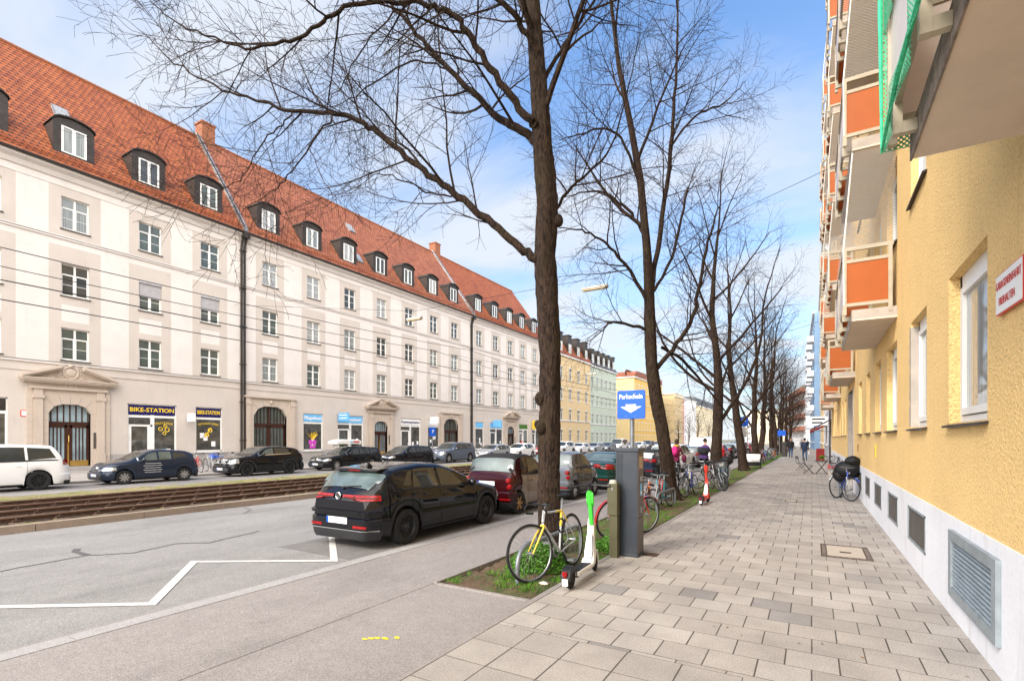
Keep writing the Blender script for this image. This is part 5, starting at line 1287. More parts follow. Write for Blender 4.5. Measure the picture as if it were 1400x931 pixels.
def wheel_mesh(r, w, style):
    k = (r, w, style)
    if k in _wm: return _wm[k]
    t = MB(); t.lathe([(r * .66, -w / 2), (r * .93, -w / 2), (r * .985, -w / 2 + .03), (r, -w / 4), (r, w / 4), (r * .985, w / 2 - .03), (r * .93, w / 2), (r * .66, w / 2)], (0, 0, 0), 'y', 36)
    tm = t.mesh('tyre', G['blackm'], True)
    f = MB(); ri = r * .67
    f.lathe([(ri, -w / 2 + .012), (ri * .96, -w / 2 + .02), (ri * .93, -w / 2 + .07), (.01, -w / 2 + .08)], (0, 0, 0), 'y', 30)
    n = {'alloy': 7, 'cap': 8, 'dark': 10, 'bronze': 6, 'steel': 0}[style]
    y = -w / 2 + .018
    for i in range(n):
        a = 2 * pi * i / n; ca, sa = cos(a), sin(a); hw = .018 if style in ('dark',) else .032
        P = []
        for (rr, ww) in ((.055, hw * .9), (ri * .93, hw * 1.2)): P += [(rr * ca - ww * sa, rr * sa + ww * ca), (rr * ca + ww * sa, rr * sa - ww * ca)]
        pts = [P[0], P[1], P[3], P[2]]
        f.prism(pts, 'y', y, y + .035, 1)
    f.lathe([(.001, y - .012), (.05, y - .008), (.065, y + .03)], (0, 0, 0), 'y', 16, 1)
    if style == 'steel':
        for i in range(10):
            a = 2 * pi * i / 10; f.sphere((ri * .68 * cos(a), -w / 2 + .075, ri * .68 * sin(a)), .028, 8, 5, 2, (1, .35, 1))
        f.lathe([(.001, y + .02), (.09, y + .025), (.12, y + .06)], (0, 0, 0), 'y', 16, 1)
    M1 = {'alloy': 'alloy', 'cap': 'alloy', 'dark': 'alloy_dark', 'bronze': 'bronze', 'steel': 'alloy_dark'}[style]
    fm = f.mesh('rim', [G['trim_blk'], G[M1], G['gap']], True)
    _wm[k] = (tm, fm); return _wm[k]
class Car:
    def __init__(s, spec):
        s.__dict__.update(spec); s.hw = s.W / 2
    def w(s, x):
        a, b = s.ra, s.rb; k = 1
        if x < a: k = 1 - s.fa * ((a - x) / a) ** 2.4
        if x > s.L - b: k = 1 - s.fb * ((x - (s.L - b)) / b) ** 2.4
        return s.hw * k
    def bottom(s, x):
        z0 = .21 + (.07 * max(0, (.35 - x) / .35)) + .10 * max(0, (x - s.L + .4) / .4)
        for ax in (s.x1, s.x2):
            R_ = s.wr * 1.15
            if abs(x - ax) < R_: z0 = max(z0, s.wr + sqrt(R_ * R_ - (x - ax) ** 2))
        return z0
    def sec(s, x):
        zt = smoothc(s.top, x); zb = min(smoothc(s.belt, x), zt - .03); z0 = self_z0 = s.bottom(x); w = s.w(x)
        z0 = min(z0, zb - .05); g = zt - zb; e = min(.075, .5 * g); k = s.tumble
        p5 = max(.15, w - .045 - k * (g - e)); 
        if g < .22:                                # bonnet / boot: rounder shoulder
            p5 = w - .045 - .10 * (g / .22) - k * (g - e)
        r1 = max(.1, p5 - .09)
        return [(w - .05, z0), (w - .012, z0 + (zb - z0) * .12), (w, z0 + (zb - z0) * .40), (w - .004, z0 + (zb - z0) * .72), (w - .04, zb), (p5, zt - e), (r1, zt - e * .28), (r1 * .5, zt - e * .05), (0, zt)]
    def S(s, x, t):                                 # t in 0..8 on the +y side
        P = s.sec(x); i = min(int(t), 7); f = t - i
        return Vector((x, P[i][0] * (1 - f) + P[i + 1][0] * f, P[i][1] * (1 - f) + P[i + 1][1] * f))
    def nrm(s, x, t):
        a = s.S(min(s.L, x + .02), t) - s.S(max(0, x - .02), t); b = s.S(x, min(8, t + .05)) - s.S(x, max(0, t - .05)); n = b.cross(a)
        if n.y < 0 or (abs(n.y) < 1e-6 and n.z < 0): n = -n
        return n.normalized() if n.length > 1e-9 else Vector((0, 0, 1))
    def patch(s, quad, off, sgn, nu=12, nv=4):      # quad: four (x,t) corners: bl, br, tr, tl
        g = []
        for j in range(nv + 1):
            row = []
            for i in range(nu + 1):
                u, v = i / nu, j / nv
                x = (quad[0][0] * (1 - u) + quad[1][0] * u) * (1 - v) + (quad[3][0] * (1 - u) + quad[2][0] * u) * v
                t = (quad[0][1] * (1 - u) + quad[1][1] * u) * (1 - v) + (quad[3][1] * (1 - u) + quad[2][1] * u) * v
                p = s.S(x, t) + s.nrm(x, t) * off; row.append((p.x, p.y * sgn, p.z))
            g.append(row)
        return g
    def gridmb(s, mb, g, m=0):
        for j in range(len(g) - 1):
            for i in range(len(g[0]) - 1): mb.quad(g[j][i], g[j][i + 1], g[j + 1][i + 1], g[j + 1][i], m)
    def across(s, x0, x1, t0, off, nu=16):          # glass spanning both sides over the top
        g = []
        for j in range(nu + 1):
            x = x0 + (x1 - x0) * j / nu; row = []
            for sg in (1, -1):
                ts = [t0 + (8 - t0) * k / 6 for k in range(7)]
                if sg < 0: ts = ts[::-1][1:]
                for t in ts:
                    n = s.nrm(x, t) if t < 7.9 else Vector((-(s.S(min(s.L, x + .03), 8).z - s.S(max(0, x - .03), 8).z), 0, .06)).normalized()
                    p = s.S(x, t) + n * off; row.append((p.x, p.y * sg, p.z))
            g.append(row)
        return g
    def hy(s, x, z):
        P = s.sec(x)
        for i in range(len(P) - 1):
            if P[i][1] <= z <= P[i + 1][1]:
                f = (z - P[i][1]) / max(1e-6, P[i + 1][1] - P[i][1]); return P[i][0] * (1 - f) + P[i + 1][0] * f
        return P[0][0] if z < P[0][1] else P[-2][0] * .5
    def endpath(s, end, z, ys, ln, off):            # plan path round a bumper: from y=ys on the end face to ln metres down the side (+y side)
        xe = s.L if end > 0 else 0; dx = -1 if end > 0 else 1; P = []
        ye = s.hy(xe, z)
        for k in range(5): 
            y = ys + (ye - ys) * k / 4; P.append((xe - dx * off, y))
        n = 8
        for k in range(1, n + 1):
            x = xe + dx * ln * k / n; y = s.hy(x, z); P.append((x - dx * off * max(0, 1 - k / 3), y + off))
        return P
    def band(s, mb, end, zs, offs, ys, ln, sgn, m=0):
        rows = [[(p[0], p[1] * sgn, z) for p in s.endpath(end, z, ys, ln, o)] for z, o in zip(zs, offs)]
        s.gridmb(mb, rows, m)
def make_car(spec, label, X, Y, facing, pm, group='parked cars', z=-.03):
    """facing: +1 front towards +Y, -1 front towards -Y."""
    c = Car(spec); s = c
    root = empty(spec['name'], label, 'car', (X, Y, z), R(-90) if facing > 0 else R(90), group)
    OX = -s.L / 2                                  # centre the car on its root
    def fin(mb, name, m, par=None, sm=True):
        mb.xf(Matrix.Translation((OX, 0, 0))); return mb.build(name, m, par or root, sm)
    xs = []; x = 0.0
    while x < s.L - 1e-6: xs.append(x); x += .045 if (x > .3 and x < s.L - .3) else .025
    xs.append(s.L)
    mb = MB(); rows = []
    for x in xs:
        P = s.sec(x); rows.append([(x, y, z_) for y, z_ in P] + [(x, -y, z_) for y, z_ in P[-2::-1]])
    for i in range(len(rows) - 1):
        A, B = rows[i], rows[i + 1]
        for k in range(len(A) - 1): 
            mat_i = 0
            if spec.get('two') and k in (0, 1, 2, 3, len(A) - 2, len(A) - 3, len(A) - 4, len(A) - 5) and spec['two'][0] < xs[i] < spec['two'][1]: mat_i = 2
            mb.quad(A[k], A[k + 1], B[k + 1], B[k], mat_i)
        mb.quad(A[-1], A[0], B[0], B[-1], 1)
    for row, ex in ((rows[0], -.02), (rows[-1], .02)):
        # slightly domed end caps
        H_ = len(row) // 2
        for k in range(H_):
            a, b = row[k], row[k + 1]; a2, b2 = row[-1 - k], row[-2 - k]
            if k == H_ - 1: mb.tri(a, b, a2)
            else: mb.quad(a, b, b2, a2)
    fin(mb, 'body', [pm, G['gap'], spec.get('pm2', pm)])
    # bumpers
    for end in (-1, 1):
        b = MB(); z0, z1 = (.22, .56) if end > 0 else (.20, .52); z1 += spec.get('bump', 0)
        for sg in (1, -1):
            s.band(b, end, [z0, z0 + .04, z0 + .16, z1 - .04, z1], [.0, .03, .045, .04, .0], 0, .34 if s.x1 > .62 else .25, sg)
        fin(b, 'bumper', spec.get('bmat', pm))
        if end > 0:
            d = MB()
            for sg in (1, -1): s.band(d, 1, [.17, .22, .33, .335], [.01, .035, .052, .0], 0, .22, sg)
            fin(d, 'rear_diffuser', G['trim_blk'])
            for sg in (1, -1):
                d = MB(); s.band(d, 1, [.385, .43], [.05, .05], s.hw * .45, .03, sg); fin(d, 'reflector', G['lamp_red'], None, False)
        else:
            d = MB()
            for sg in (1, -1): s.band(d, -1, [.25, .30, .44, .45], [.045, .052, .052, .045], 0, .02, sg)
            fin(d, 'lower_grille', G['trim_blk'])
    gz = spec['gz']
    d = MB()
    for sg in (1, -1):
        yg = s.hy(0, (gz[0] + gz[1]) / 2) * .62
        for k in range(4):
            zz_ = gz[0] + (gz[1] - gz[0]) * k / 3; d.box(-.035, .02, min(0, sg * yg), max(0, sg * yg), zz_ - .012, zz_ + .012, 1 if k in (0, 3) else 0)
        d.box(-.02, .03, min(0, sg * yg), max(0, sg * yg), gz[0], gz[1], 0)
    fin(d, 'grille', [G['trim_blk'], G[spec.get('grm', 'steel')]], None, False)
    for sg in (1, -1):
        h = MB(); s.band(h, -1, [gz[0] + .0, gz[1] - .02, gz[1] + .05], [.015, .015, .008], s.hy(0, gz[1]) * .66, .42, sg); fin(h, 'headlight', G['lamp_clear'])
    # rear lights
    for sg in (1, -1):
        r_ = MB(); L_ = spec['rl']
        if L_[0] == 'band': s.band(r_, 1, [L_[1], (L_[1] + L_[2]) / 2, L_[2]], [.014, .022, .014], s.hw * L_[3], L_[4], sg)
        else:
            for k in range(2):
                zc = L_[1] + k * L_[2]; xx = s.L - .09; r_.lathe([(.001, .045), (.05, .042), (.072, .02), (.075, -.05)], (xx + .05, sg * (s.hy(xx, zc) - .075), zc), 'x', 16)
        fin(r_, 'tail_light', G['lamp_red'])
        if L_[0] == 'band':
            r2 = MB(); zc = (L_[1] + L_[2]) / 2; s.band(r2, 1, [zc - .008, zc + .008], [.027, .027], s.hw * (L_[3] + .04), L_[4] * .8, sg); fin(r2, 'light_strip', G['trim_blk'])
    # glass
    ws = spec['ws']; rw = spec['rw']; gcar = G['glass_car']
    g = MB(); s.gridmb(g, s.across(ws[0], ws[1], 5.35, .006)); fin(g, 'windscreen', G['glass_car'] if not spec.get('ltw') else G['glass_car_l'])
    g = MB(); s.gridmb(g, s.across(rw[0], rw[1], rw[2], .012)); fin(g, 'rear_window', G[spec.get('rwm', 'glass_car_l')])
    for sg in (1, -1):
        for (q, mt) in spec['sw']:
            g = MB(); s.gridmb(g, s.patch(q, .005, sg, 14, 4)); fin(g, 'side_window', G[mt])
        # window surround / pillars dark, door gaps, handles, sills
        d = MB()
        for xd in spec['gaps']:
            s.gridmb(d, s.patch([(xd - .005, .6), (xd + .005, .6), (xd + .005, 4.0), (xd - .005, 4.0)], .002, sg, 1, 8))
        if spec['gaps']:
            x0_, x1_ = spec['gaps'][0], spec['gaps'][-1]; s.gridmb(d, s.patch([(x0_, .58), (x1_, .58), (x1_, .64), (x0_, .64)], .002, sg, 12, 1))
        fin(d, 'door_gap', G['gap'], None, False)
        bl = MB()
        q0 = spec['sw'][0][0][0][0]; q1 = spec['sw'][-1][0][1][0]
        s.gridmb(bl, s.patch([(q0 - .08, 4.0), (q1 + .05, 4.0), (q1 + .05, 4.1), (q0 - .08, 4.1)], .008, sg, 14, 1)); fin(bl, 'window_trim', G[spec.get('wt', 'trim_blk')])
        for xh in spec['hand']:
            h = MB(); p = s.S(xh, 3.35); h.sphere((xh, sg * (p.y + .012), p.z), .09, 10, 6, 0, (1.0, .22, .16)); fin(h, 'door_handle', pm)
        # sill / cladding
        if spec.get('clad'):
            q = MB(); s.gridmb(q, s.patch([(.1, 0), (s.L - .1, 0), (s.L - .1, 1.0), (.1, 1.0)], .006, sg, 60, 2)); fin(q, 'cladding', G['trim_blk'])
            for ax in (s.x1, s.x2):
                q = MB(); R1, R2 = s.wr * 1.13, s.wr * 1.33; rowa, rowb, rowc = [], [], []
                for k in range(17):
                    a = pi * (k / 16); xa, za = ax + R1 * cos(a), s.wr + R1 * sin(a) - .01; xb, zb_ = ax + R2 * cos(a), s.wr + R2 * sin(a)
                    rowa.append((xa, sg * (s.hy(xb, max(zb_, .42)) + .02), za)); rowb.append((xb, sg * (s.hy(xb, max(zb_, .42)) + .016), zb_)); rowc.append((xb, sg * (s.hy(xb, max(zb_, .42)) - .01), zb_))
                s.gridmb(q, [rowa, rowb, rowc]); fin(q, 'wheel_arch', G['trim_blk'])
        else:
            q = MB(); s.gridmb(q, s.patch([(s.x1 + .45, 0), (s.x2 - .45, 0), (s.x2 - .45, .42), (s.x1 + .45, .42)], .008, sg, 20, 1)); fin(q, 'sill', G['trim_blk'])
        # mirror
        m_ = MB(); p = s.S(ws[0] + .42, 4.15); m_.sphere((ws[0] + .40, sg * (p.y + .13), p.z + .05), .105, 12, 8, 0, (.62, 1.0, .72)); m_.tube([(ws[0] + .42, sg * (p.y - .01), p.z + .0), (ws[0] + .42, sg * (p.y + .1), p.z + .02)], .025, 6); fin(m_, 'wing_mirror', spec.get('mirm', pm))
    # plates
    zp = spec['zp']
    for end in (-1, 1):
        p = MB(); xe = s.L + spec.get('po', .03) if end > 0 else -.055; zz_ = zp if end > 0 else .40
        a, b = (xe, xe + .012) if end > 0 else (xe - .012, xe)
        p.box(a, b, -.26, .26, zz_ - .055, zz_ + .055, 0)
        yb = (-.26, -.215) if end > 0 else (.215, .26)      # blue strip at the reader's left
        if end > 0: yb = (-.26, -.215)
        p.box(b if end > 0 else a - .002, b + .002 if end > 0 else a, *yb, zz_ - .055, zz_ + .055, 1)
        fin(p, 'licence_plate', [G['plate'], G['plateblue']], None, False)
    # wheels
    tm, fm = wheel_mesh(s.wr, .205, spec['wheel'])
    for ax in (s.x1, s.x2):
        for sg in (-1, 1):
            o = inst(tm, 'wheel', root, (ax + OX, sg * (s.hw - .115), s.wr), (0, 0, 0 if sg < 0 else pi)); inst(fm, 'rim', o)
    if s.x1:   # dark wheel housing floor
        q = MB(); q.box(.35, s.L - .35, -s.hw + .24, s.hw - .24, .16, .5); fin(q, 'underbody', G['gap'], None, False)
    return root, c, fin
def hatch(L=4.25, W=1.79, H=1.47, wr=.32, x1=.85, x2=3.48, **k):
    d = dict(name='parked_car', L=L, W=W, H=H, wr=wr, x1=x1, x2=x2, ra=.55, rb=.42, fa=.30, fb=.20, tumble=.36,
        top=[(0, .60), (.06, .74), (.3, .86), (1.15, 1.0), (1.9, H - .10), (2.3, H - .01), (2.8, H), (3.6, H - .05), (L - .32, H - .10), (L - .30, H - .14), (L - .08, .98), (L, .86)],
        belt=[(0, .56), (.3, .80), (1.15, .93), (2.5, .96), (3.7, 1.02), (L - .2, .97), (L, .83)], gz=(.60, .68), ws=(1.2, 1.92), rw=(L - .28, L - .10, 5.35),
        sw=[([(1.55, 4.1), (2.42, 4.1), (2.42, 4.93), (1.98, 4.93)], 'glass_car'), ([(2.50, 4.1), (3.30, 4.1), (3.22, 4.93), (2.50, 4.93)], 'glass_car'), ([(3.36, 4.15), (3.68, 4.4), (3.5, 4.9), (3.28, 4.93)], 'glass_car')],
        gaps=[1.32, 2.46, 3.28], hand=[2.32, 3.2], rl=('band', .86, .99, .42, .22), zp=.66, wheel='alloy')
    d.update(k); return d
def wagon(L=4.6, H=1.46, **k):
    e = L - 4.6
    d = hatch(L=L, W=1.82, H=H, wr=.33, x1=.86, x2=3.66 + e * .6,
        top=[(0, .58), (.06, .70), (.3, .82), (1.35, .98), (2.05, H - .10), (2.5, H - .01), (3.2, H), (L - .45, H - .06), (L - .42, H - .09), (L - .08, .98), (L, .84)],
        belt=[(0, .55), (.3, .77), (1.3, .91), (3.0, .96), (L - .3, .99), (L, .80)], ws=(1.4, 2.07), rw=(L - .40, L - .12, 5.35),
        sw=[([(1.75, 4.1), (2.65, 4.1), (2.65, 4.93), (2.15, 4.93)], 'glass_car'), ([(2.73, 4.1), (3.5, 4.1), (3.5, 4.93), (2.73, 4.93)], 'glass_car'), ([(3.58, 4.1), (4.2 + e, 4.3), (3.98 + e, 4.9), (3.58, 4.93)], 'glass_car')],
        gaps=[1.45, 2.69, 3.54], hand=[2.55, 3.42])
    d.update(k); return d
def suv(L=4.5, H=1.66, **k):
    d = hatch(L=L, W=1.87, H=H, wr=.36, x1=.88, x2=L - .95, tumble=.33,
        top=[(0, .70), (.06, .88), (.3, 1.0), (1.25, 1.10), (1.95, H - .10), (2.4, H - .01), (3.1, H), (L - .4, H - .07), (L - .37, H - .11), (L - .08, 1.1), (L, .96)],
        belt=[(0, .66), (.3, .92), (1.2, 1.04), (3.0, 1.09), (L - .3, 1.15), (L, .9)], gz=(.68, .86), ws=(1.3, 1.98), rw=(L - .34, L - .12, 5.35),
        sw=[([(1.62, 4.1), (2.52, 4.1), (2.52, 4.93), (2.05, 4.93)], 'glass_car'), ([(2.60, 4.1), (3.42, 4.1), (3.38, 4.93), (2.60, 4.93)], 'glass_car'), ([(3.5, 4.2), (L - .62, 4.45), (L - .75, 4.9), (3.46, 4.93)], 'glass_car')],
        gaps=[1.4, 2.56, 3.42], hand=[2.42, 3.32], clad=True, rl=('band', .98, 1.1, .5, .25), zp=.85, bump=.05)
    d.update(k); return d
def tiny(L=2.5, H=1.54, **k):
    d = hatch(L=L, W=1.54, H=H, wr=.29, x1=.40, x2=L - .40, tumble=.22, ra=.4, rb=.30, fa=.22, fb=.14,
        top=[(0, .62), (.05, .78), (.2, .92), (.52, 1.02), (1.05, H - .10), (1.35, H - .01), (1.7, H), (L - .42, H - .04), (L - .34, H - .10), (L - .16, 1.06), (L - .10, 1.0), (L, .90)],
        belt=[(0, .58), (.3, .88), (.8, .96), (1.9, 1.0), (L - .2, 1.0), (L, .84)], gz=(.6, .7), ws=(.58, 1.08), rw=(L - .35, L - .17, 5.3),
        sw=[([(.78, 4.1), (1.62, 4.1), (1.55, 4.95), (1.12, 4.95)], 'glass_car'), ([(1.72, 4.2), (1.98, 4.3), (1.92, 4.9), (1.68, 4.95)], 'glass_car')],
        gaps=[.74, 1.66], hand=[1.5], rl=('round', .72, .15), zp=.80, bump=.04)
    d.update(k); return d
BLK = paint('black car paint', (.006, .006, .008)); DBL = paint('dark blue grey car paint', (.018, .026, .045), .3, .3); WHT = paint('white car paint', (.72, .72, .71)); GRY = paint('grey car paint', (.16, .17, .19), .3, .6)
SLV = paint('silver car paint', (.42, .43, .44), .3, .6); MAR = paint('dark red car paint', (.032, .003, .004), .25, .2); BEI = paint('grey beige car paint', (.24, .20, .17), .35, .4); GRN = paint('dark green car paint', (.008, .04, .032), .25, .2)
REDP = paint('red car paint', (.38, .014, .012)); BLU = paint('mid grey blue car paint', (.11, .13, .17), .3, .5); BRN = paint('brown grey car paint', (.07, .055, .045), .3, .4)
XN, XF = -7.35, -25.95
def at_rear(Yr, L): return Yr + L / 2      # near row: rear bumper at Yr, front beyond
near = 'cars parked along the near kerb, seen from behind'; farg = 'cars parked on the far side of the tram tracks'
# the black hatchback nearest the camera
S_ = hatch(L=4.24, wheel='steel', rwm='glass_car_l', rl=('band', .855, .95, .44, .22), zp=.50,
    top=[(0, .58), (.06, .72), (.3, .84), (1.05, .99), (1.95, 1.37), (2.3, 1.455), (2.8, 1.475), (3.3, 1.44), (3.72, 1.375), (3.76, 1.345), (4.12, 1.055), (4.2, .97), (4.24, .86)],
    belt=[(0, .56), (.3, .78), (1.05, .92), (2.5, .965), (3.4, 1.0), (3.9, 1.0), (4.24, .83)], ws=(1.12, 1.96), rw=(3.80, 4.10, 5.5),
    sw=[([(1.55, 4.1), (2.42, 4.1), (2.42, 4.93), (2.02, 4.93)], 'glass_car'), ([(2.50, 4.1), (3.24, 4.1), (3.12, 4.93), (2.50, 4.93)], 'glass_car'), ([(3.29, 4.15), (3.50, 4.25), (3.30, 4.85), (3.18, 4.93)], 'glass_car')], wr=.325, x1=.80, x2=3.42, po=.04, fb=.27, rb=.5, gz=(.60, .68))
r0, c0, fin0 = make_car(S_, 'black five door hatchback parked nearest, with black steel wheels and a roof aerial', -7.24, 8.27, 1, BLK, near)
m = MB()
for sg in (1, -1): c0.band(m, 1, [.335, .352], [.058, .058], 0, .16, sg)
fin0(m, 'chrome_strip', G['chrome'], None, False)
m = MB()
for sg in (1, -1): c0.band(m, 1, [.61, .665, .68], [.045, .058, .02], 0.0, .20, sg)
fin0(m, 'bumper_step', BLK)
sp = MB(); n_ = 12; L = c0.L
pts = [(L - .66, 1.40), (L - .46, 1.385), (L - .36, 1.355), (L - .39, 1.335), (L - .62, 1.34)]
for sg in (1, -1): sp.prism([(p[0], p[1]) for p in pts], 'y', *sorted((0, sg * .56)))
spo = fin0(sp, 'roof_spoiler', BLK); b_ = MB(); b_.box(L - .362, L - .355, -.15, .15, 1.345, 1.362); fin0(b_, 'brake_light', G['lamp_red'], spo, False)
em = MB(); em.torus((c0.L + .016, 0, .925), .058, .008, 'x', 20, 6); em.lathe([(.001, .012), (.055, .010)], (c0.L, 0, .925), 'x', 20, 1); eo = fin0(em, 'emblem', [G['chrome'], BLK])
t_ = text_mesh('V', .062, G['chrome'], .002, bold=.002); inst(t_, 'lettering', eo, (c0.L - c0.L / 2 + .018, 0, .945), (0, 0, R(90))); t_ = text_mesh('W', .058, G['chrome'], .002, bold=.002); inst(t_, 'lettering', eo, (c0.L / 2 + .018, 0, .902), (0, 0, R(90)))
wp = MB(); wp.tube([(L - .10, .02, 1.07), (L - .13, .22, 1.095), (L - .145, .40, 1.10)], .010, 5); wp.tube([(L - .08, .0, 1.05), (L - .11, .03, 1.08)], .022, 6); fin0(wp, 'rear_wiper', G['trim_blk'])
an = MB(); an.prism([(L - .80, 1.40), (L - .66, 1.40), (L - .68, 1.48), (L - .70, 1.49)], 'y', -.018, .018); fin0(an, 'aerial', G['trim_blk'])
# red two seater cabriolet
S_ = tiny(two=(.72, 1.95), pm2=BEI, wheel='bronze', rwm='glass_g')
r1_, c1_, fin1 = make_car(S_, 'tiny dark red two seater with black canvas roof, beige doors and bronze wheels', -7.2, 10.85 + 1.25, 1, MAR, near)
m = MB(); c1_.gridmb(m, c1_.across(1.12, 2.32, 5.0, .010, 16)); fin1(m, 'canvas_roof', G['softtop'])
m = MB(); c1_.gridmb(m, c1_.across(2.16, 2.33, 5.5, .016, 6)); fin1(m, 'rear_window', G['glass_car_l'])
r2_, c2_, fin2 = make_car(tiny(wheel='alloy', two=(.72, 1.95), pm2=BRN), 'tiny grey two seater with a brown side, parked beyond the nearest tree trunk', -7.2, 14.4 + 1.25, 1, GRY, near)
sed = wagon(L=4.6, H=1.42, top=[(0, .58), (.06, .70), (.3, .82), (1.35, .98), (2.05, 1.30), (2.5, 1.40), (3.0, 1.42), (3.3, 1.37), (3.98, 1.06), (4.4, 1.03), (4.55, .98), (4.6, .86)],
    belt=[(0, .55), (.3, .77), (1.3, .91), (3.0, .95), (4.3, .97), (4.6, .80)], rw=(3.38, 3.98, 5.3), sw=[([(1.75, 4.1), (2.65, 4.1), (2.65, 4.93), (2.15, 4.93)], 'glass_car'), ([(2.73, 4.1), (3.55, 4.2), (3.3, 4.9), (2.73, 4.93)], 'glass_car')], rl=('band', .80, .98, .5, .3), zp=.72, wheel='cap')
make_car(sed, 'dark green saloon with big red tail lights, left of the grey ticket machine', -7.3, 18.0 + 2.3, 1, GRN, near)
r4_, c4_, fin4 = make_car(hatch(L=3.9, H=1.42, wheel='dark', rl=('band', .82, .97, .62, .2), rwm='glass_w', zp=.74), 'dark blue grey cabriolet with canvas roof, right of the ticket machine', -7.3, 24.2 + 1.95, 1, DBL, near)
m = MB(); c4_.gridmb(m, c4_.across(1.95, 3.66, 5.0, .010, 16)); fin4(m, 'canvas_roof', G['softtop'])
Y = 29.6
row = [(suv(L=4.5, H=1.64, wheel='alloy'), WHT, 'white sport utility car parked beyond the cyclists'), (hatch(L=4.1, wheel='cap'), GRY, 'grey hatchback behind the third tree of the row'), (suv(L=5.1, H=2.1, wheel='cap', tumble=.14, name='parked_van', rwm='glass_w'), WHT, 'tall white van parked by the kerb between the tree trunks'),
       (hatch(L=4.0), REDP, 'red hatchback parked by the kerb, nearer of two'), (wagon(L=4.6), BLK, 'black estate parked beyond the red hatchback'), (hatch(L=4.2), SLV, 'silver hatchback parked near the far bicycles'), (suv(L=4.5), DBL, 'dark sport utility car far along the near kerb'), (hatch(L=4.1), REDP, 'small red hatchback far along the near kerb'),
       (wagon(L=4.6), GRY, 'grey estate far along the near kerb'), (hatch(L=4.1), BLK, 'black hatchback farthest along the near kerb')]
for sp_, pm_, lb in row:
    make_car(sp_, lb, -7.35, Y + sp_['L'] / 2, 1, pm_, near); Y += sp_['L'] + 1.1
# far row, fronts to the left
def farcar(sp_, Yf, lab, pm_): return make_car(sp_, lab, XF, Yf + sp_['L'] / 2, -1, pm_, farg)
mpv = suv(L=4.85, H=1.74, wheel='dark', clad=False, top=[(0, .62), (.06, .80), (.3, .95), (1.1, 1.12), (2.0, 1.62), (2.4, 1.73), (3.2, 1.74), (4.35, 1.68), (4.4, 1.64), (4.72, 1.1), (4.85, .92)], belt=[(0, .6), (.3, .88), (1.1, 1.05), (4.5, 1.10), (4.85, .88)],
    sw=[([(1.62, 4.1), (2.52, 4.1), (2.52, 4.93), (2.1, 4.93)], 'glass_car'), ([(2.60, 4.1), (3.52, 4.1), (3.52, 4.93), (2.60, 4.93)], 'glass_car'), ([(3.6, 4.1), (4.42, 4.2), (4.25, 4.9), (3.6, 4.93)], 'glass_car')], gaps=[1.4, 2.56, 3.56], rl=('band', .93, 1.12, .55, .24))
farcar(mpv, 3.35, 'white people carrier with black wheels at the left edge, in front of door 151', WHT)
city = hatch(L=3.75, H=1.47, wr=.30, x1=.72, x2=3.10, wheel='cap', top=[(0, .62), (.06, .76), (.25, .88), (.95, 1.02), (1.6, 1.36), (1.95, 1.46), (2.4, 1.47), (3.2, 1.40), (3.5, 1.28), (3.68, 1.0), (3.75, .85)], belt=[(0, .58), (.3, .82), (.95, .94), (2.4, .98), (3.3, 1.06), (3.6, .98), (3.75, .83)],
    sw=[([(1.25, 4.1), (1.98, 4.1), (1.98, 4.93), (1.65, 4.93)], 'glass_car_l'), ([(2.06, 4.1), (2.55, 4.1), (2.55, 4.93), (2.06, 4.93)], 'glass_car_l'), ([(2.63, 4.15), (3.25, 4.3), (3.05, 4.88), (2.63, 4.93)], 'glass_car')], gaps=[1.15, 2.02, 2.6], hand=[1.92, 2.5], ws=(1.0, 1.62), rw=(3.3, 3.6, 5.3))
ro, co_, fo_ = farcar(city, 9.3, 'small dark blue grey hatchback with white lettering on its door', DBL)
for i in range(5):
    me = text_mesh('m' * (9 + (i * 2) % 4) + ' ' + 'm' * 4, .062, G['signwhite'], .001)
    inst(me, 'lettering', ro, (1.78 - co_.L / 2, -(co_.hw + .012), .86 - i * .095))
mok = suv(L=4.3, H=1.55, wheel='dark', top=[(0, .70), (.06, .86), (.3, .96), (1.15, 1.06), (1.85, 1.45), (2.3, 1.54), (2.9, 1.55), (3.7, 1.46), (3.9, 1.38), (4.2, 1.05), (4.3, .92)], rw=(3.9, 4.18, 5.3), sw=[([(1.5, 4.1), (2.35, 4.1), (2.35, 4.93), (1.95, 4.93)], 'glass_car_l'), ([(2.43, 4.1), (3.35, 4.2), (3.2, 4.9), (2.43, 4.93)], 'glass_car')], gaps=[1.35, 2.39, 3.25], wt='chrome')
farcar(mok, 14.55, 'black compact sport utility car in front of the nearest arched gate', BLK)
rb_, cb2, fb_ = farcar(wagon(L=4.75, wheel='alloy'), 20.3, 'black estate car carrying a long white roof box', BLK)
box = MB(); n = 14
prof = [(-.95, 1.60), (-1.0, 1.66), (-.9, 1.80), (-.4, 1.90), (.6, 1.90), (1.0, 1.84), (1.08, 1.70), (1.0, 1.60)]
box.prism(prof, 'y', -.42, .42); bo = box.build('roof_box', G['signwhite'], None, loc=(XF, 22.5, -.03), rot=(0, 0, R(90)), bevel=.07); tag(bo, 'long white roof box on the black estate car', 'roof box')
for xx in (-.55, .65):
    q = MB(); q.tube([(xx, -.62, 1.43), (xx, -.60, 1.53), (xx, .60, 1.53), (xx, .62, 1.43)], .022, 6); q.build('roof_bar', G['trim_blk'], rb_)
sb = MB(); sb.box(.35, .85, -.428, -.422, 1.70, 1.80); sb.box(.1, .32, -.428, -.422, 1.70, 1.80, 1); sb.build('box_decal', [G['red'], G['skyblue']], bo)
farcar(wagon(L=4.8, wheel='dark'), 25.75, 'black estate car without roof box, right of the one with the roof box', BLK)
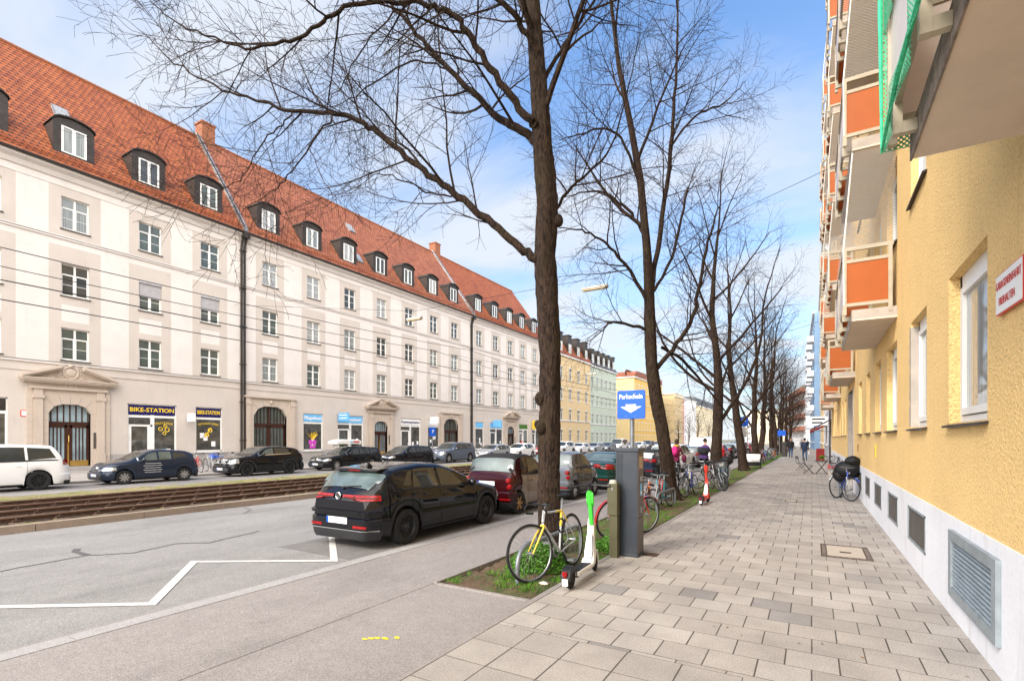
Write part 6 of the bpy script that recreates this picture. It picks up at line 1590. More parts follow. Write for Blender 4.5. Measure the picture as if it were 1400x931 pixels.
farcar(suv(L=4.75, H=1.68, wheel='alloy', clad=False), 31.4, 'grey sport utility car parked in front of the Kassensysteme shop', BLU)
farcar(wagon(L=4.5, wheel='cap'), 37.7, 'silver estate car right of the grey sport utility car', SLV)
farcar(hatch(L=4.4, H=1.52), 43.0, 'white hatchback parked left of the nearest tree trunk', WHT)
Yf = 48.3; cols = [(REDP, 'hatch', 'red hatchback just right of the near trunk on the far side'), (WHT, 'suv', 'white sport utility car right of the red hatchback'), (WHT, 'hatch', 'white hatchback third right of the near trunk on the far side'), (SLV, 'wagon', 'silver estate in front of the green house'), (GRY, 'hatch', 'grey hatchback in front of the green house'), (WHT, 'van', 'white van on the far side behind the ticket sign'),
    (SLV, 'hatch', 'silver hatchback on the far side beyond the white van'), (WHT, 'wagon', 'white estate on the far side near the golden house'), (GRY, 'suv', 'grey sport utility car on the far side by the golden house'), (SLV, 'hatch', 'silver hatchback far down the opposite side'), (WHT, 'hatch', 'white hatchback far down the opposite side'), (REDP, 'wagon', 'red estate far down the opposite side')]
for pm_, kd, lb in cols:
    sp_ = dict(hatch=lambda: hatch(L=4.2), suv=lambda: suv(L=4.5), wagon=lambda: wagon(L=4.6), van=lambda: suv(L=5.0, H=2.0, tumble=.14, name='parked_van'))[kd]()
    farcar(sp_, Yf, lb, pm_); Yf += sp_['L'] + .75
# ------------------------------------------------------------------ bicycles (local: +x forward, z up, wheels touching z=0)
_bm = {}
def bw_mesh(r, tw=.016, tyre='blackm', rim='steel'):
    k = (r, tw, tyre, rim)
    if k in _bm: return _bm[k]
    t = MB(); t.torus((0, 0, 0), r - tw, tw, 'y', 40, 6); tm = t.mesh('wheel', G[tyre], True)
    m = MB(); m.torus((0, 0, 0), r - tw * 2 - .008, .010, 'y', 40, 6)
    m.lathe([(.001, -.045), (.022, -.045), (.022, .045), (.001, .045)], (0, 0, 0), 'y', 10)
    n = 28
    for i in range(n):
        a = 2 * pi * i / n; a2 = a + (.55 if i % 2 else -.55); s_ = .03 if i % 4 < 2 else -.03
        m.tube([(.02 * cos(a2), s_, .02 * sin(a2)), ((r - tw * 2 - .01) * cos(a), 0, (r - tw * 2 - .01) * sin(a))], .0014, 3)
    rm = m.mesh('rim', G[rim], True); _bm[k] = (tm, rm); return _bm[k]
for n_, c_ in dict(bs=(.42, .43, .44), by=(.75, .52, .03), br=(.50, .03, .02), bb=(.02, .07, .42), bk=(.02, .02, .022), bw=(.7, .69, .64), bg=(.08, .22, .12), bo=(.62, .16, .03), bt=(.05, .30, .34)).items():
    G['f' + n_] = paint('bicycle paint ' + n_, c_, .3)
G['tan'] = mat('brown saddle', (.16, .08, .04), .6)
def bicycle(label, x, y, rz, frame='fbk', fork=None, bars='drop', steer=0, lean=0, r=.35, wb=1.03, sc=1, extras=(), group='parked bicycles', tyre='blackm', fh=1.0, z=0, seatcol='black'):
    root = empty('bicycle', label, 'bicycle', (x, y, z), rz, group); root.rotation_euler = (lean, 0, rz); root.scale = (sc, sc, sc)
    fork = fork or frame
    A = Vector((0, 0, r)); BB = Vector((.43, 0, .28)); ST = Vector((.27, 0, .28 + .52 * fh)); HT = Vector((.80, 0, .28 + .55 * fh)); HB = Vector((.85, 0, .28 + .42 * fh)); F = Vector((wb, 0, r))
    tm, rm = bw_mesh(r, tyre=tyre)
    o = inst(tm, 'wheel', root, (0, 0, r)); inst(rm, 'rim', o)
    m = MB(); m.tube([ST, HT], .014, 8); m.tube([BB, HB], .017, 8); m.tube([BB, ST], .015, 8); m.tube([HB - (HB - HT).normalized() * .02, HT + Vector((-.01, 0, .03))], .019, 8)
    for s in (-1, 1):
        m.tube([BB + Vector((0, s * .03, 0)), A + Vector((0, s * .055, 0))], .009, 6); m.tube([ST + Vector((0, s * .012, -.02)), A + Vector((0, s * .055, 0))], .007, 6)
    if 'low' in extras: m.tube([BB + Vector((.05, 0, .06)), HB + Vector((-.02, 0, .03))], .016, 8)
    m.build('frame', G[frame], root, True)
    fr = bpy.data.objects.new('front_end', None); COL.objects.link(fr); fr.parent = root; fr.location = HB; fr.rotation_euler = (0, 0, steer)
    fr['label'] = 'fork, front wheel and handlebar turned together'
    f = MB(); d = F - HB
    for s in (-1, 1): f.tube([Vector((0, s * .03, -.02)), Vector((d.x * .45, s * .05, d.z * .45)), Vector((d.x, s * .052, d.z))], [.013, .012, .008], 7)
    f.tube([Vector((0, -.035, -.02)), Vector((0, .035, -.02))], .015, 7)
    f.build('fork', G[fork], fr, True)
    o = inst(tm, 'wheel', fr, (d.x, 0, d.z)); inst(rm, 'rim', o)
    h = MB(); t_ = HT - HB; top = t_ + Vector((-.02, 0, .11)); h.tube([t_, top], .014, 7, 1)
    if bars == 'drop':
        h.tube([top, top + Vector((.08, 0, .0))], .013, 6, 1)
        for s in (-1, 1): h.tube([top + Vector((.08, 0, 0)), top + Vector((.08, s * .17, 0)), top + Vector((.14, s * .2, .01)), top + Vector((.18, s * .21, -.04)), top + Vector((.15, s * .21, -.11)), top + Vector((.05, s * .21, -.12))], .014, 6, 0)
    elif bars == 'flat':
        h.tube([top, top + Vector((.05, 0, .02))], .013, 6, 1); h.tube([top + Vector((.0, -.29, .04)), top + Vector((.05, -.1, .02)), top + Vector((.05, .1, .02)), top + Vector((.0, .29, .04))], .012, 6, 1)
        for s in (-1, 1): h.tube([top + Vector((.015, s * .2, .035)), top + Vector((-.01, s * .32, .045))], .018, 7, 0); h.tube([top + Vector((.05, s * .18, .02)), top + Vector((.09, s * .25, .0))], .007, 5, 0)
    else:
        for s in (-1, 1): h.tube([top, top + Vector((.04, s * .08, .06)), top + Vector((.0, s * .24, .08)), top + Vector((-.2, s * .27, .06))], .011, 6, 1); h.tube([top + Vector((-.1, s * .262, .07)), top + Vector((-.22, s * .272, .06))], .017, 7, 0)
    h.build('handlebar', [G['black'], G['steel']], fr, True)
    m = MB(); sp = ST + Vector((-.055, 0, .17)); m.tube([ST, sp], .012, 6, 1)
    m.sphere(sp + Vector((.0, 0, .03)), .13, 12, 7, 0, (1.05, .42, .22)); m.sphere(sp + Vector((-.08, 0, .03)), .075, 10, 6, 0, (1, 1.0, .4))
    m.build('saddle', [G[seatcol], G['steel']], root, True)
    m = MB(); m.lathe([(.055, -.058), (.085, -.056), (.085, -.052), (.055, -.05)], BB, 'y', 20)
    for s, a in ((-1, .9), (1, .9 + pi)):
        e = BB + Vector((.165 * cos(a), s * .075, .165 * sin(a))); m.tube([BB + Vector((0, s * .06, 0)), e], .010, 5); m.box(e.x - .045, e.x + .045, min(e.y, e.y + s * .09), max(e.y, e.y + s * .09), e.z - .012, e.z + .012)
    m.tube([BB + Vector((0, -.054, .085)), A + Vector((0, -.054, .035))], .004, 4); m.tube([BB + Vector((0, -.054, -.085)), A + Vector((0, -.054, -.035))], .004, 4)
    m.lathe([(.001, -.058), (.035, -.056), (.035, -.05)], A, 'y', 12)
    m.build('crankset', G['steel'], root, True)
    c = MB(); c.tube([t_ + HB + Vector((.05, .1, .12)), HT + Vector((.13, .06, .02)), HB + Vector((.02, .03, -.05))], .003, 4); c.tube([t_ + HB + Vector((.05, -.1, .12)), HT + Vector((.12, -.05, .03)), HT + Vector((-.1, -.01, .02))], .003, 4)
    c.build('brake_cable', G['black'], root)
    if 'guards' in extras:
        for par, cx, cz in ((root, 0, r), (fr, d.x, d.z)):
            g = MB(); a0, a1 = (R(20), R(190)) if par == root else (R(40), R(175)); n = 14; rows = [[], []]
            for i in range(n + 1):
                a = a0 + (a1 - a0) * i / n
                for k, s in enumerate((-1, 1)): rows[k].append((cx + (r + .018) * cos(a), s * .026, cz + (r + .018) * sin(a)))
            for i in range(n): g.quad(rows[0][i], rows[0][i + 1], rows[1][i + 1], rows[1][i])
            g.build('mudguard', G[frame], par, True)
    if 'rack' in extras or 'crate' in extras:
        g = MB(); zz_ = r + .40
        for s in (-1, 1): g.tube([(-.22, s * .06, zz_), (.2, s * .06, zz_)], .006, 5); g.tube([(0, s * .06, r), (-.08, s * .06, zz_)], .005, 5)
        for k in range(4): g.tube([(-.2 + k * .12, -.06, zz_), (-.2 + k * .12, .06, zz_)], .005, 4)
        g.build('luggage_rack', G['steel'], root)
    if 'crate' in extras:
        g = MB(); zz_ = r + .41; cx = -.02
        g.box(cx - .2, cx + .2, -.15, .15, zz_, zz_ + .01)
        for q in ((cx - .2, cx + .2, -.155, -.145), (cx - .2, cx + .2, .145, .155), (cx - .205, cx - .195, -.145, .145), (cx + .195, cx + .205, -.145, .145)): g.box(*q, zz_ + .012, zz_ + .26)
        co = g.build('crate', G['blue'], None); co.matrix_world = Matrix.Translation((x, y, z)) @ Matrix.Rotation(rz, 4, 'Z') @ Matrix.Rotation(lean, 4, 'X'); tag(co, 'blue plastic crate on a bicycle rack in front of the bike shop', 'crate')
    if 'basket' in extras:
        g = MB(); bx, bz = .18, HT.z + .02 - HB.z
        for k in range(5):
            zz_ = bz + k * .05; w0 = .12 + k * .008; g.tube([(bx - w0, -w0, zz_), (bx + w0, -w0, zz_), (bx + w0, w0, zz_), (bx - w0, w0, zz_)], .004, 4, closed=True)
        for k in range(8):
            a = 2 * pi * k / 8; c1_, s1_ = max(-1, min(1, cos(a) * 1.4)), max(-1, min(1, sin(a) * 1.4)); g.tube([(bx + .12 * c1_, .12 * s1_, bz), (bx + .152 * c1_, .152 * s1_, bz + .2)], .004, 4)
        g.build('basket', G['steel'], fr)
    if 'lamp' in extras:
        g = MB(); g.sphere((.0, 0, r + .42) if 'rack' in extras else (-.06, 0, ST.z - .12), .03, 8, 6); g.build('rear_lamp', G['lamp_red'], root)
        g = MB(); g.sphere((.06, 0, HT.z - HB.z - .02), .032, 8, 6); g.build('front_lamp', G['chrome'], fr)
    if 'stand' in extras:
        g = MB(); g.tube([(.36, .03, .26), (.28, .16, .01)], .009, 5); g.build('kickstand', G['steel'], root)
    return root
PB = 'bicycles parked in the tree strip'
b1 = bicycle('silver road bicycle with yellow fork and seat tube, nearest, leaning at the thick tree', -3.08, 7.02, R(-90), 'fbs', 'fby', 'drop', R(-24), R(5), r=.365, wb=1.08, sc=1.07, fh=1.0, group=PB)
ym = MB(); ym.tube([(.27, 0, .80), (.30, 0, .715), (.335, 0, .60)], .0175, 8); ym.tube([(.27, 0, .80), (.45, 0, .81)], .0165, 8); ym.tube([(.27, .014, .78), (.18, .03, .645)], .009, 6); ym.tube([(.27, -.014, .78), (.18, -.03, .645)], .009, 6)
ym.build('painted_tubes', G['fby'], b1, True)['label'] = 'yellow painted tubes round the seat cluster'
lk = MB(); lk.torus((.42, .05, .62), .09, .012, 'y', 18, 6); lk.build('bicycle_lock', G['black'], b1, True)
bicycle('red bicycle half hidden behind the grey ticket machine', -3.34, 9.25, R(66), 'fbr', None, 'flat', 0, R(4), sc=1.05, extras=('guards', 'lamp'), group=PB)
bicycle('small red and black bicycle in front of the second tree', -3.72, 14.75, R(-86), 'fbr', 'fbk', 'flat', R(18), R(-6), r=.29, wb=.92, sc=.95, group=PB)
bicycle('grey blue bicycle at the steel rack by the second tree', -3.45, 14.6, R(-98), 'fbt', 'fbs', 'flat', R(-20), R(6), r=.30, sc=.95, group=PB)
bicycle('orange children bicycle beside the red one', -3.98, 14.2, R(-80), 'fbo', 'fbk', 'flat', R(10), R(-8), r=.26, wb=.85, sc=.9, group=PB)
bicycle('cream ladies bicycle with mudguards, left of the red scooter', -3.75, 18.6, R(-84), 'fbw', None, 'sweep', R(12), R(-5), extras=('guards', 'low', 'rack'), group=PB, sc=1.05)
bicycle('blue bicycle left of the red scooter', -3.42, 18.1, R(-95), 'fbb', 'fbk', 'flat', R(-16), R(5), extras=('lamp', 'rack'), group=PB)
bicycle('dark bicycle with red rear light, leftmost in the group by the red scooter', -4.05, 17.6, R(80), 'fbk', None, 'sweep', 0, R(4), extras=('guards', 'rack', 'lamp'), group=PB)
bicycle('grey bicycle with wire basket behind the red scooter', -3.3, 20.6, R(-60), 'fbs', None, 'sweep', R(10), R(5), extras=('basket', 'guards'), group=PB)
bicycle('black bicycle between the red scooter and the dark moped', -3.75, 20.3, R(-28), 'fbk', None, 'flat', R(-12), R(3), extras=('rack',), group=PB)
bicycle('dark green bicycle behind the dark moped', -3.85, 22.4, R(-75), 'fbg', None, 'sweep', 0, R(4), extras=('guards',), group=PB)
YB = 43.0; rgb = random.Random(12); names = ['black', 'red', 'silver', 'blue', 'dark green', 'black', 'orange', 'silver', 'black', 'teal', 'white', 'black']
fcol = dict(black='fbk', red='fbr', silver='fbs', blue='fbb', orange='fbo', teal='fbt', white='fbw'); fcol['dark green'] = 'fbg'
ordn = ['first', 'second', 'third', 'fourth', 'fifth', 'sixth', 'seventh', 'eighth', 'ninth', 'tenth', 'eleventh', 'twelfth']
for i, nm_ in enumerate(names):
    bicycle('%s bicycle beyond the white bench, %s of the far bicycle row' % (nm_, ordn[i]), -3.25 - rgb.random() * .3, YB, R(rgb.uniform(-120, -60)), fcol[nm_], None, ('flat', 'sweep')[i % 2], rgb.uniform(-.3, .3), rgb.uniform(-.1, .1), extras=('guards',) if i % 2 else (), group='far row of bicycles under the trees'); YB += 1.5
# bicycles in front of the bike shop (far pavement)
for i, (nm_, yy, ex) in enumerate((('red', 18.8, ()), ('silver', 19.3, ('basket',)), ('blue', 19.8, ('crate',)), ('red', 20.3, ('low',)), ('orange', 20.8, ()), ('black', 21.3, ('guards',)))):
    bicycle('%s bicycle in front of the bike shop, %s from the left' % (nm_, ordn[i]), -29.6, yy - 3.5, R(-20 + 12 * (i % 3)), fcol[nm_], None, ('flat', 'sweep')[i % 2], .2, R(4), extras=ex, group='bicycles in front of the bike shop', z=.06, sc=1.05)
# bicycles on the right
br_ = bicycle('blue and white bicycle with a black padded bag, standing by the white plinth', .80, 19.6, R(-84), 'fbb', 'fbs', 'flat', R(30), R(-4), extras=('guards', 'rack', 'stand', 'lamp'), sc=1.05, group='bicycles along the yellow wall')
bg_ = MB(); bg_.sphere((0, 0, .82), .30, 16, 12, 0, (1.25, .8, .95)); bg_.sphere((.12, -.05, 1.10), .20, 14, 9, 0, (1.1, 1, .8)); bg_.sphere((-.22, .02, .66), .20, 12, 8, 0, (1, .8, 1.2))
rq = random.Random(2)
bg_.v = [(p[0] + rq.gauss(0, .012), p[1] + rq.gauss(0, .012), p[2] + rq.gauss(0, .012)) for p in bg_.v]
G['padded'] = mat('black padded nylon', (.012, .012, .013), .55, bump=.5, bs=25)
o = bg_.build('padded_cover', G['padded'], None, True, loc=(.98, 19.2, .10)); tag(o, 'black padded rain cover draped over the bicycles by the white plinth', 'cover')
bicycle('silver bicycle leaning behind the padded cover', .95, 20.4, R(-100), 'fbs', None, 'sweep', R(-20), R(6), extras=('basket', 'guards'), sc=1.05, group='bicycles along the yellow wall')
bicycle('dark bicycle with red lamp by the cafe table', .80, 31.5, R(-85), 'fbk', None, 'flat', R(15), R(-4), extras=('lamp', 'guards'), group='bicycles along the yellow wall')
# bent steel bicycle racks
G['rackgrey'] = mat('grey galvanised tube', (.22, .24, .26), .45, .5, var=.2, vs=6)
def rackarch(label, x, y0, y1, h=.46, r=.032):
    m = MB(); P = [(0, y0, -.05), (0, y0, h * .45)]
    n = 6
    for i in range(n + 1):
        a = pi / 2 * i / n; P.append((0, y0 + .28 * (1 - cos(a)), h * .45 + (h * .55) * sin(a)))
    for i in range(n + 1):
        a = pi / 2 * i / n; P.append((0, y1 - .22 + .22 * sin(a), h * .62 + h * .38 * cos(a)))
    P.append((0, y1, -.05)); m.tube(P, r, 10)
    o = m.build('bicycle_rack', G['rackgrey'], None, True, loc=(x, 0, 0)); tag(o, label, 'bicycle rack', 'bent steel bicycle racks'); return o
rackarch('low bent grey steel hoop behind the silver and yellow bicycle', -3.35, 5.78, 7.9)
rackarch('low bent grey steel hoop by the second tree', -3.48, 13.25, 15.3)
rackarch('low bent grey steel hoop left of the red scooter', -3.85, 17.2, 19.0)
rackarch('low bent steel hoop far along, by the dark bin', -3.3, 62, 66)

# ------------------------------------------------------------------ kick scooters (local +x forward)
def scooter(label, x, y, rz, stem, deck, z=0, lean=0, blk='black', steer=0, sc=1.0):
    root = empty('kick_scooter', label, 'scooter', (x, y, z), rz, 'rental kick scooters'); root.rotation_euler = (lean, 0, rz); root.scale = (sc,) * 3
    t = MB(); t.torus((0, 0, .125), .095, .032, 'y', 28, 8); t.lathe([(.001, -.03), (.07, -.028), (.075, 0), (.07, .028), (.001, .03)], (0, 0, .125), 'y', 16); t.build('rear_wheel', G['blackm'], root, True)
    fr = bpy.data.objects.new('front_end', None); COL.objects.link(fr); fr.parent = root; fr.location = (.86, 0, 0); fr.rotation_euler = (0, 0, steer)
    t = MB(); t.torus((.09, 0, .125), .095, .032, 'y', 28, 8); t.lathe([(.001, -.03), (.07, -.028), (.075, 0), (.07, .028), (.001, .03)], (.09, 0, .125), 'y', 16); t.build('front_wheel', G['blackm'], fr, True)
    d = MB()
    # deck with rounded side rails
    prof = [(.10, .13), (.62, .13), (.70, .16), (.74, .22), (.66, .235), (.60, .185), (.10, .185)]
    d.prism(prof, 'y', -.085, .085)
    d.build('deck', G[deck], root, bevel=.012)
    d = MB(); d.box(.13, .58, -.068, .068, .186, .192); 
    for k in range(12): d.box(.15 + k * .035, .165 + k * .035, -.06, .06, .192, .196)
    d.build('grip_mat', G['black'], root)
    # neck and lower stem with battery bay
    def col(m, P, m_=0):
        for i in range(len(P) - 1):
            (xa, za, wa, da), (xb, zb, wb, db) = P[i], P[i + 1]
            A = [(xa - da, -wa, za), (xa + da, -wa, za), (xa + da, wa, za), (xa - da, wa, za)]; B = [(xb - db, -wb, zb), (xb + db, -wb, zb), (xb + db, wb, zb), (xb - db, wb, zb)]
            for k in range(4): m.quad(A[k], A[(k + 1) % 4], B[(k + 1) % 4], B[k], m_)
            if i == 0: m.quad(*A, m_)
            if i == len(P) - 2: m.quad(*B, m_)
    n = MB(); col(n, [(.66, .16, .075, .05), (.74, .26, .068, .045), (.80, .46, .046, .035), (.835, .66, .042, .03), (.84, .74, .034, .028)]); n.build('neck', G[deck], root, bevel=.01)
    b_ = MB(); col(b_, [(.672, .24, .045, .03), (.705, .33, .052, .03), (.765, .52, .036, .025), (.775, .56, .02, .02)]); b_.build('battery_cover', G['steel'], root, bevel=.008)
    s = MB(); s.tube([(-.06, 0, .66), (-.075, 0, .90), (-.10, 0, 1.14)], [.030, .028, .026], 10, 0); col(s, [(-.02, .90, .04, .035), (-.04, .96, .045, .06), (-.06, 1.08, .045, .055), (-.07, 1.11, .03, .03)], 0)
    s.build('stem', G[stem], fr, bevel=.006)
    k = MB(); k.tube([(-.045, 0, .74), (-.062, 0, .98)], .033, 8); k.build('stem_label', G['black'], fr) if stem == 'green' else None
    f = MB(); f.tube([(-.04, 0, .68), (.0, 0, .36), (.05, 0, .28)], .028, 8)
    for sg in (-1, 1): f.tube([(.05, sg * .045, .28), (.09, sg * .055, .125)], .013, 6)
    f.box(.02, .08, -.055, .055, .26, .30); f.build('fork', G[deck], fr, True)
    h = MB(); h.tube([(-.10, 0, 1.13), (-.10, 0, 1.19)], .032, 8); h.tube([(-.16, -.27, 1.185), (-.10, -.1, 1.2), (-.10, .1, 1.2), (-.16, .27, 1.185)], .014, 8)
    for sg in (-1, 1): h.tube([(-.135, sg * .17, 1.19), (-.165, sg * .29, 1.184)], .020, 8); h.tube([(-.09, sg * .13, 1.2), (-.05, sg * .22, 1.18)], .007, 5)
    h.sphere((-.08, 0, 1.215), .045, 10, 6, 0, (1, 1.2, .5)); h.build('handlebar', G['black'], fr, True)
    g = MB(); nn = 12; W = .055
    for i in range(nn):
        a0, a1 = R(-8 + 190 * i / nn), R(-8 + 190 * (i + 1) / nn); rr = .155
        g.quad((rr * cos(a0), -W, .125 + rr * sin(a0)), (rr * cos(a0), W, .125 + rr * sin(a0)), (rr * cos(a1), W, .125 + rr * sin(a1)), (rr * cos(a1), -W, .125 + rr * sin(a1)))
        for sg in (-1, 1): g.quad((rr * cos(a0), sg * W, .125 + rr * sin(a0)), (rr * cos(a1), sg * W, .125 + rr * sin(a1)), (.08 * cos(a1), sg * W, .125 + .08 * sin(a1)), (.08 * cos(a0), sg * W, .125 + .08 * sin(a0)))
    g.build('rear_mudguard', G['black'], root, True)
    p = MB(); p.box(-.168, -.150, -.035, .035, .07, .15); p.build('licence_plate', G['signwhite'], root)
    p = MB(); p.box(-.165, -.140, -.03, .03, .185, .235); p.box(-.162, -.14, -.012, .012, .165, .19); p.build('tail_light', G['lamp_red'], root)
    ks = MB(); ks.tube([(.56, .06, .14), (.50, .17, .01)], .011, 5); ks.build('kickstand', G['black'], root)
    return root
G['bodywhite'] = mat('warm white plastic', (.66, .63, .57), .4, var=.06)
G['scred'] = mat('coral red scooter', (.62, .05, .025), .35)
scooter('bright green and white kick scooter standing in front of the grey ticket machine', -2.64, 5.90, R(92), 'green', 'bodywhite', sc=1.04, steer=R(14), lean=R(-3))
scooter('coral red kick scooter standing by the group of bicycles', -2.72, 15.2, R(90), 'scred', 'scred', steer=R(-10))

# ------------------------------------------------------------------ ticket machine, sign, box
G['mach'] = mat('dark grey blue machine steel', (.042, .050, .062), .4, .2, var=.12, vs=2, dirt=.25, ds=3); G['machf'] = mat('brown grey machine door', (.105, .088, .078), .45, .2, var=.15, vs=4)
root = empty('ticket_machine', 'tall dark grey parking ticket machine at the pavement edge', 'ticket machine', (-2.58, 8.14, 0))
m = MB(); m.box(-.18, .175, -.165, .16, .02, 1.70); m.box(-.20, .20, -.19, .19, 1.70, 1.755)
m.box(-.19, .19, -.175, .17, 0, .04)
for k in range(5): m.box(-.165 + k * .022, -.155 + k * .022, -.171, -.165, .1, 1.66)
mo = m.build('cabinet', G['mach'], root, bevel=.006)
m = MB(); m.box(.176, .186, -.155, .15, .05, .62); m.box(.176, .188, -.155, .15, .635, 1.69); m.build('door', G['machf'], root, bevel=.003)
m = MB(); m.box(.188, .192, -.10, .08, 1.42, 1.62); m.build('tariff_notice', mat('faded tariff notice', (.42, .30, .2), .6, var=.3, vs=30), root)
m = MB(); m.box(.188, .205, -.06, .04, 1.22, 1.30, 0); m.box(.188, .196, -.03, .02, .70, .80, 0); m.lathe([(.001, .205), (.014, .203), (.014, .188)], (0, .06, .75), 'x', 10); m.build('coin_slot', G['steel'], root)
m = MB(); m.box(.188, .192, -.045, .045, .98, 1.18); m.build('blue_sticker', G['skyblue'], root)
m = MB(); m.box(.190, .194, -.03, .03, 1.00, 1.05); m.build('sticker_label', G['signwhite'], root)
root = empty('parking_sign', 'square blue Parkschein sign with a white arrow on a grey post behind the ticket machine', 'sign', (-2.69, 8.62, 0))
m = MB(); m.tube([(0, 0, 0), (0, 0, 2.72)], .04, 12); m.build('post', G['rackgrey'], root, True)
m = MB(); n = 6; w2 = .245; rc = .03; pts = []
for cx, cz, a0 in ((w2 - rc, w2 - rc, 0), (-w2 + rc, w2 - rc, 90), (-w2 + rc, -w2 + rc, 180), (w2 - rc, -w2 + rc, 270)):
    for i in range(n + 1): a = R(a0 + 90 * i / n); pts.append((cx + rc * cos(a), 2.495 + cz + rc * sin(a)))
m.prism([(p[0], p[1]) for p in pts], 'y', -.075, -.042); so = m.build('sign_board', G['signblue'], root, bevel=.004)
text('Parkschein', .112, G['signwhite'], so, (0, -.080, 2.63), sx=.86, ext=.001, bold=.0025)
m = MB(); m.poly([(-.19, -.0775, 2.46), (-.09, -.0775, 2.46), (-.09, -.0775, 2.50), (.09, -.0775, 2.50), (.09, -.0775, 2.46), (.19, -.0775, 2.46), (0, -.0775, 2.35)]); m.build('arrow', mat('worn white arrow', (.6, .58, .55), .6, var=.35, vs=30), so)
for (dx, dz) in ((-.08, .09 + .10), (.08, .19), (-.08, -.2), (.08, -.2)): m = MB(); m.lathe([(.001, -.079), (.006, -.078), (.006, -.075)], (dx, 0, 2.495 + dz), 'y', 8); m.build('rivet', G['steel'], so)
m = MB(); m.tube([(0, 0, 2.3), (0, 0, 2.34)], .05, 10); m.build('clamp', G['steel'], root)
root = empty('service_box', 'olive grey electrical box on a short post, left of the ticket machine', 'electrical box', (-2.755, 7.83, 0))
G['olive'] = mat('olive grey box paint', (.085, .078, .042), .5, var=.15, vs=5)
m = MB(); m.box(-.05, .085, -.05, .07, 0, .80); m.build('post', G['olive'], root, bevel=.006)
m = MB(); m.box(-.075, .09, -.07, .08, .68, 1.19); m.build('cabinet', G['olive'], root, bevel=.008)
m = MB(); m.lathe([(.001, .045), (.05, .04), (.065, 0), (.065, -.03)], (.0, 0, 1.20), 'z', 14); m.build('cap', mat('pale cap', (.42, .40, .33), .6), root, True)
m = MB(); m.box(.0, .015, -.074, -.07, 1.08, 1.12); m.build('lock', G['steel'], root)

# ------------------------------------------------------------------ moped, bench, signs, bin
root = empty('moped', 'dark blue scooter moped with white headlamp and black top case, parked by the fourth tree', 'moped', (-3.05, 22.3, 0), R(90 - 180))
G['mopb'] = paint('dark teal moped paint', (.015, .035, .05))
for xx in (.0, 1.25):
    t = MB(); t.torus((xx, 0, .23), .175, .055, 'y', 24, 8); t.lathe([(.001, -.05), (.12, -.04), (.14, 0), (.12, .04), (.001, .05)], (xx, 0, .23), 'y', 16); t.build('wheel', G['blackm'], root, True)
m = MB(); m.prism([(-.35, .50), (-.38, .68), (-.2, .76), (.30, .76), (.42, .60), (.40, .38), (.85, .30), (.95, .45), (1.02, .95), (1.10, .98), (1.16, .80), (1.22, .42), (1.10, .22), (.4, .18), (.2, .28), (-.1, .42)], 'y', -.17, .17); m.build('body', G['mopb'], root, bevel=.05)
m = MB(); m.sphere((1.25, 0, .44), .24, 14, 8, 0, (1, .35, .6)); m.build('front_mudguard', G['mopb'], root, True)
m = MB(); m.sphere((.02, 0, .82), .38, 16, 8, 0, (1, .42, .22)); m.build('seat', G['padded'], root, True)
m = MB(); m.sphere((-.42, 0, 1.0), .25, 16, 10, 0, (1, 1, .75)); m.build('top_case', G['padded'], root, True)
m = MB(); m.tube([(1.12, 0, .3), (1.02, 0, 1.0), (1.0, 0, 1.06)], .03, 8); m.tube([(.94, -.33, 1.08), (1.02, 0, 1.06), (.94, .33, 1.08)], .018, 6)
for s in (-1, 1): m.tube([(.98, s * .2, 1.07), (.98, s * .26, 1.25)], .008, 5); m.sphere((.97, s * .28, 1.28), .06, 10, 6, 0, (.3, 1, .7))
m.build('handlebar', G['black'], root, True)
m = MB(); m.sphere((1.12, 0, .90), .085, 12, 8, 0, (.7, 1, 1)); m.build('headlight', G['signwhite'], root, True)
root = empty('bench', 'white slatted bench facing the camera on the tree strip edge', 'bench', (-3.35, 36.2, 0))
m = MB(); m.box(-.50, .50, -.30, .12, .44, .475); m.build('seat', G['white'], root, bevel=.006)
m = MB(); m.prism([(.13, .52), (.16, .52), (.22, .92), (.19, .92)], 'x', -.48, .48); m.build('backrest', G['white'], root, bevel=.004)
for s in (-1, 1):
    m = MB(); m.tube([(s * .50, -.28, 0), (s * .50, -.28, .62), (s * .50, .16, .62)], .022, 6); m.tube([(s * .50, .14, 0), (s * .50, .14, .5), (s * .50, .21, .95)], .022, 6); m.build('leg', G['black'], root, True)
m = MB(); m.box(-.46, .46, -.22, .10, .16, .40); m.build('storage_box', G['black'], root)
root = empty('parking_sign', 'blue P sign with a white supplementary plate on a thin pole by the fifth tree', 'sign', (-3.62, 34.2, 0))
m = MB(); m.tube([(0, 0, 0), (0, 0, 3.3)], .035, 8); m.build('post', G['rackgrey'], root, True)
m = MB(); m.box(-.25, .25, -.06, -.04, 2.68, 3.26); so = m.build('sign_board', G['signblue'], root, bevel=.01); text('P', .46, G['signwhite'], so, (0, -.065, 2.96), ext=.002, bold=.012)
m = MB(); m.box(-.22, .22, -.06, -.04, 2.02, 2.62); so = m.build('supplementary_plate', G['signwhite'], root); [(lambda q: (q.box(-.15, .15 - .04 * (k % 2), -.063, -.061, 2.52 - k * .11, 2.55 - k * .11), q.build('faded_line', G['trim_blk'], so)))(MB()) for k in range(5)]
m = MB(); m.lathe([(.27, 0), (.27, 1.35), (.33, 1.37), (.33, 1.5), (.10, 1.62), (.001, 1.62)], (0, 0, 0), 'z', 20); o = m.build('litter_column', G['grille'], None, True, loc=(-2.55, 62, 0)); tag(o, 'dark round column bin at the pavement edge near the walkers', 'bin')
root = empty('street_sign', 'small wide blue sign on a post beyond the dark column bin', 'sign', (-3.6, 74, 0))
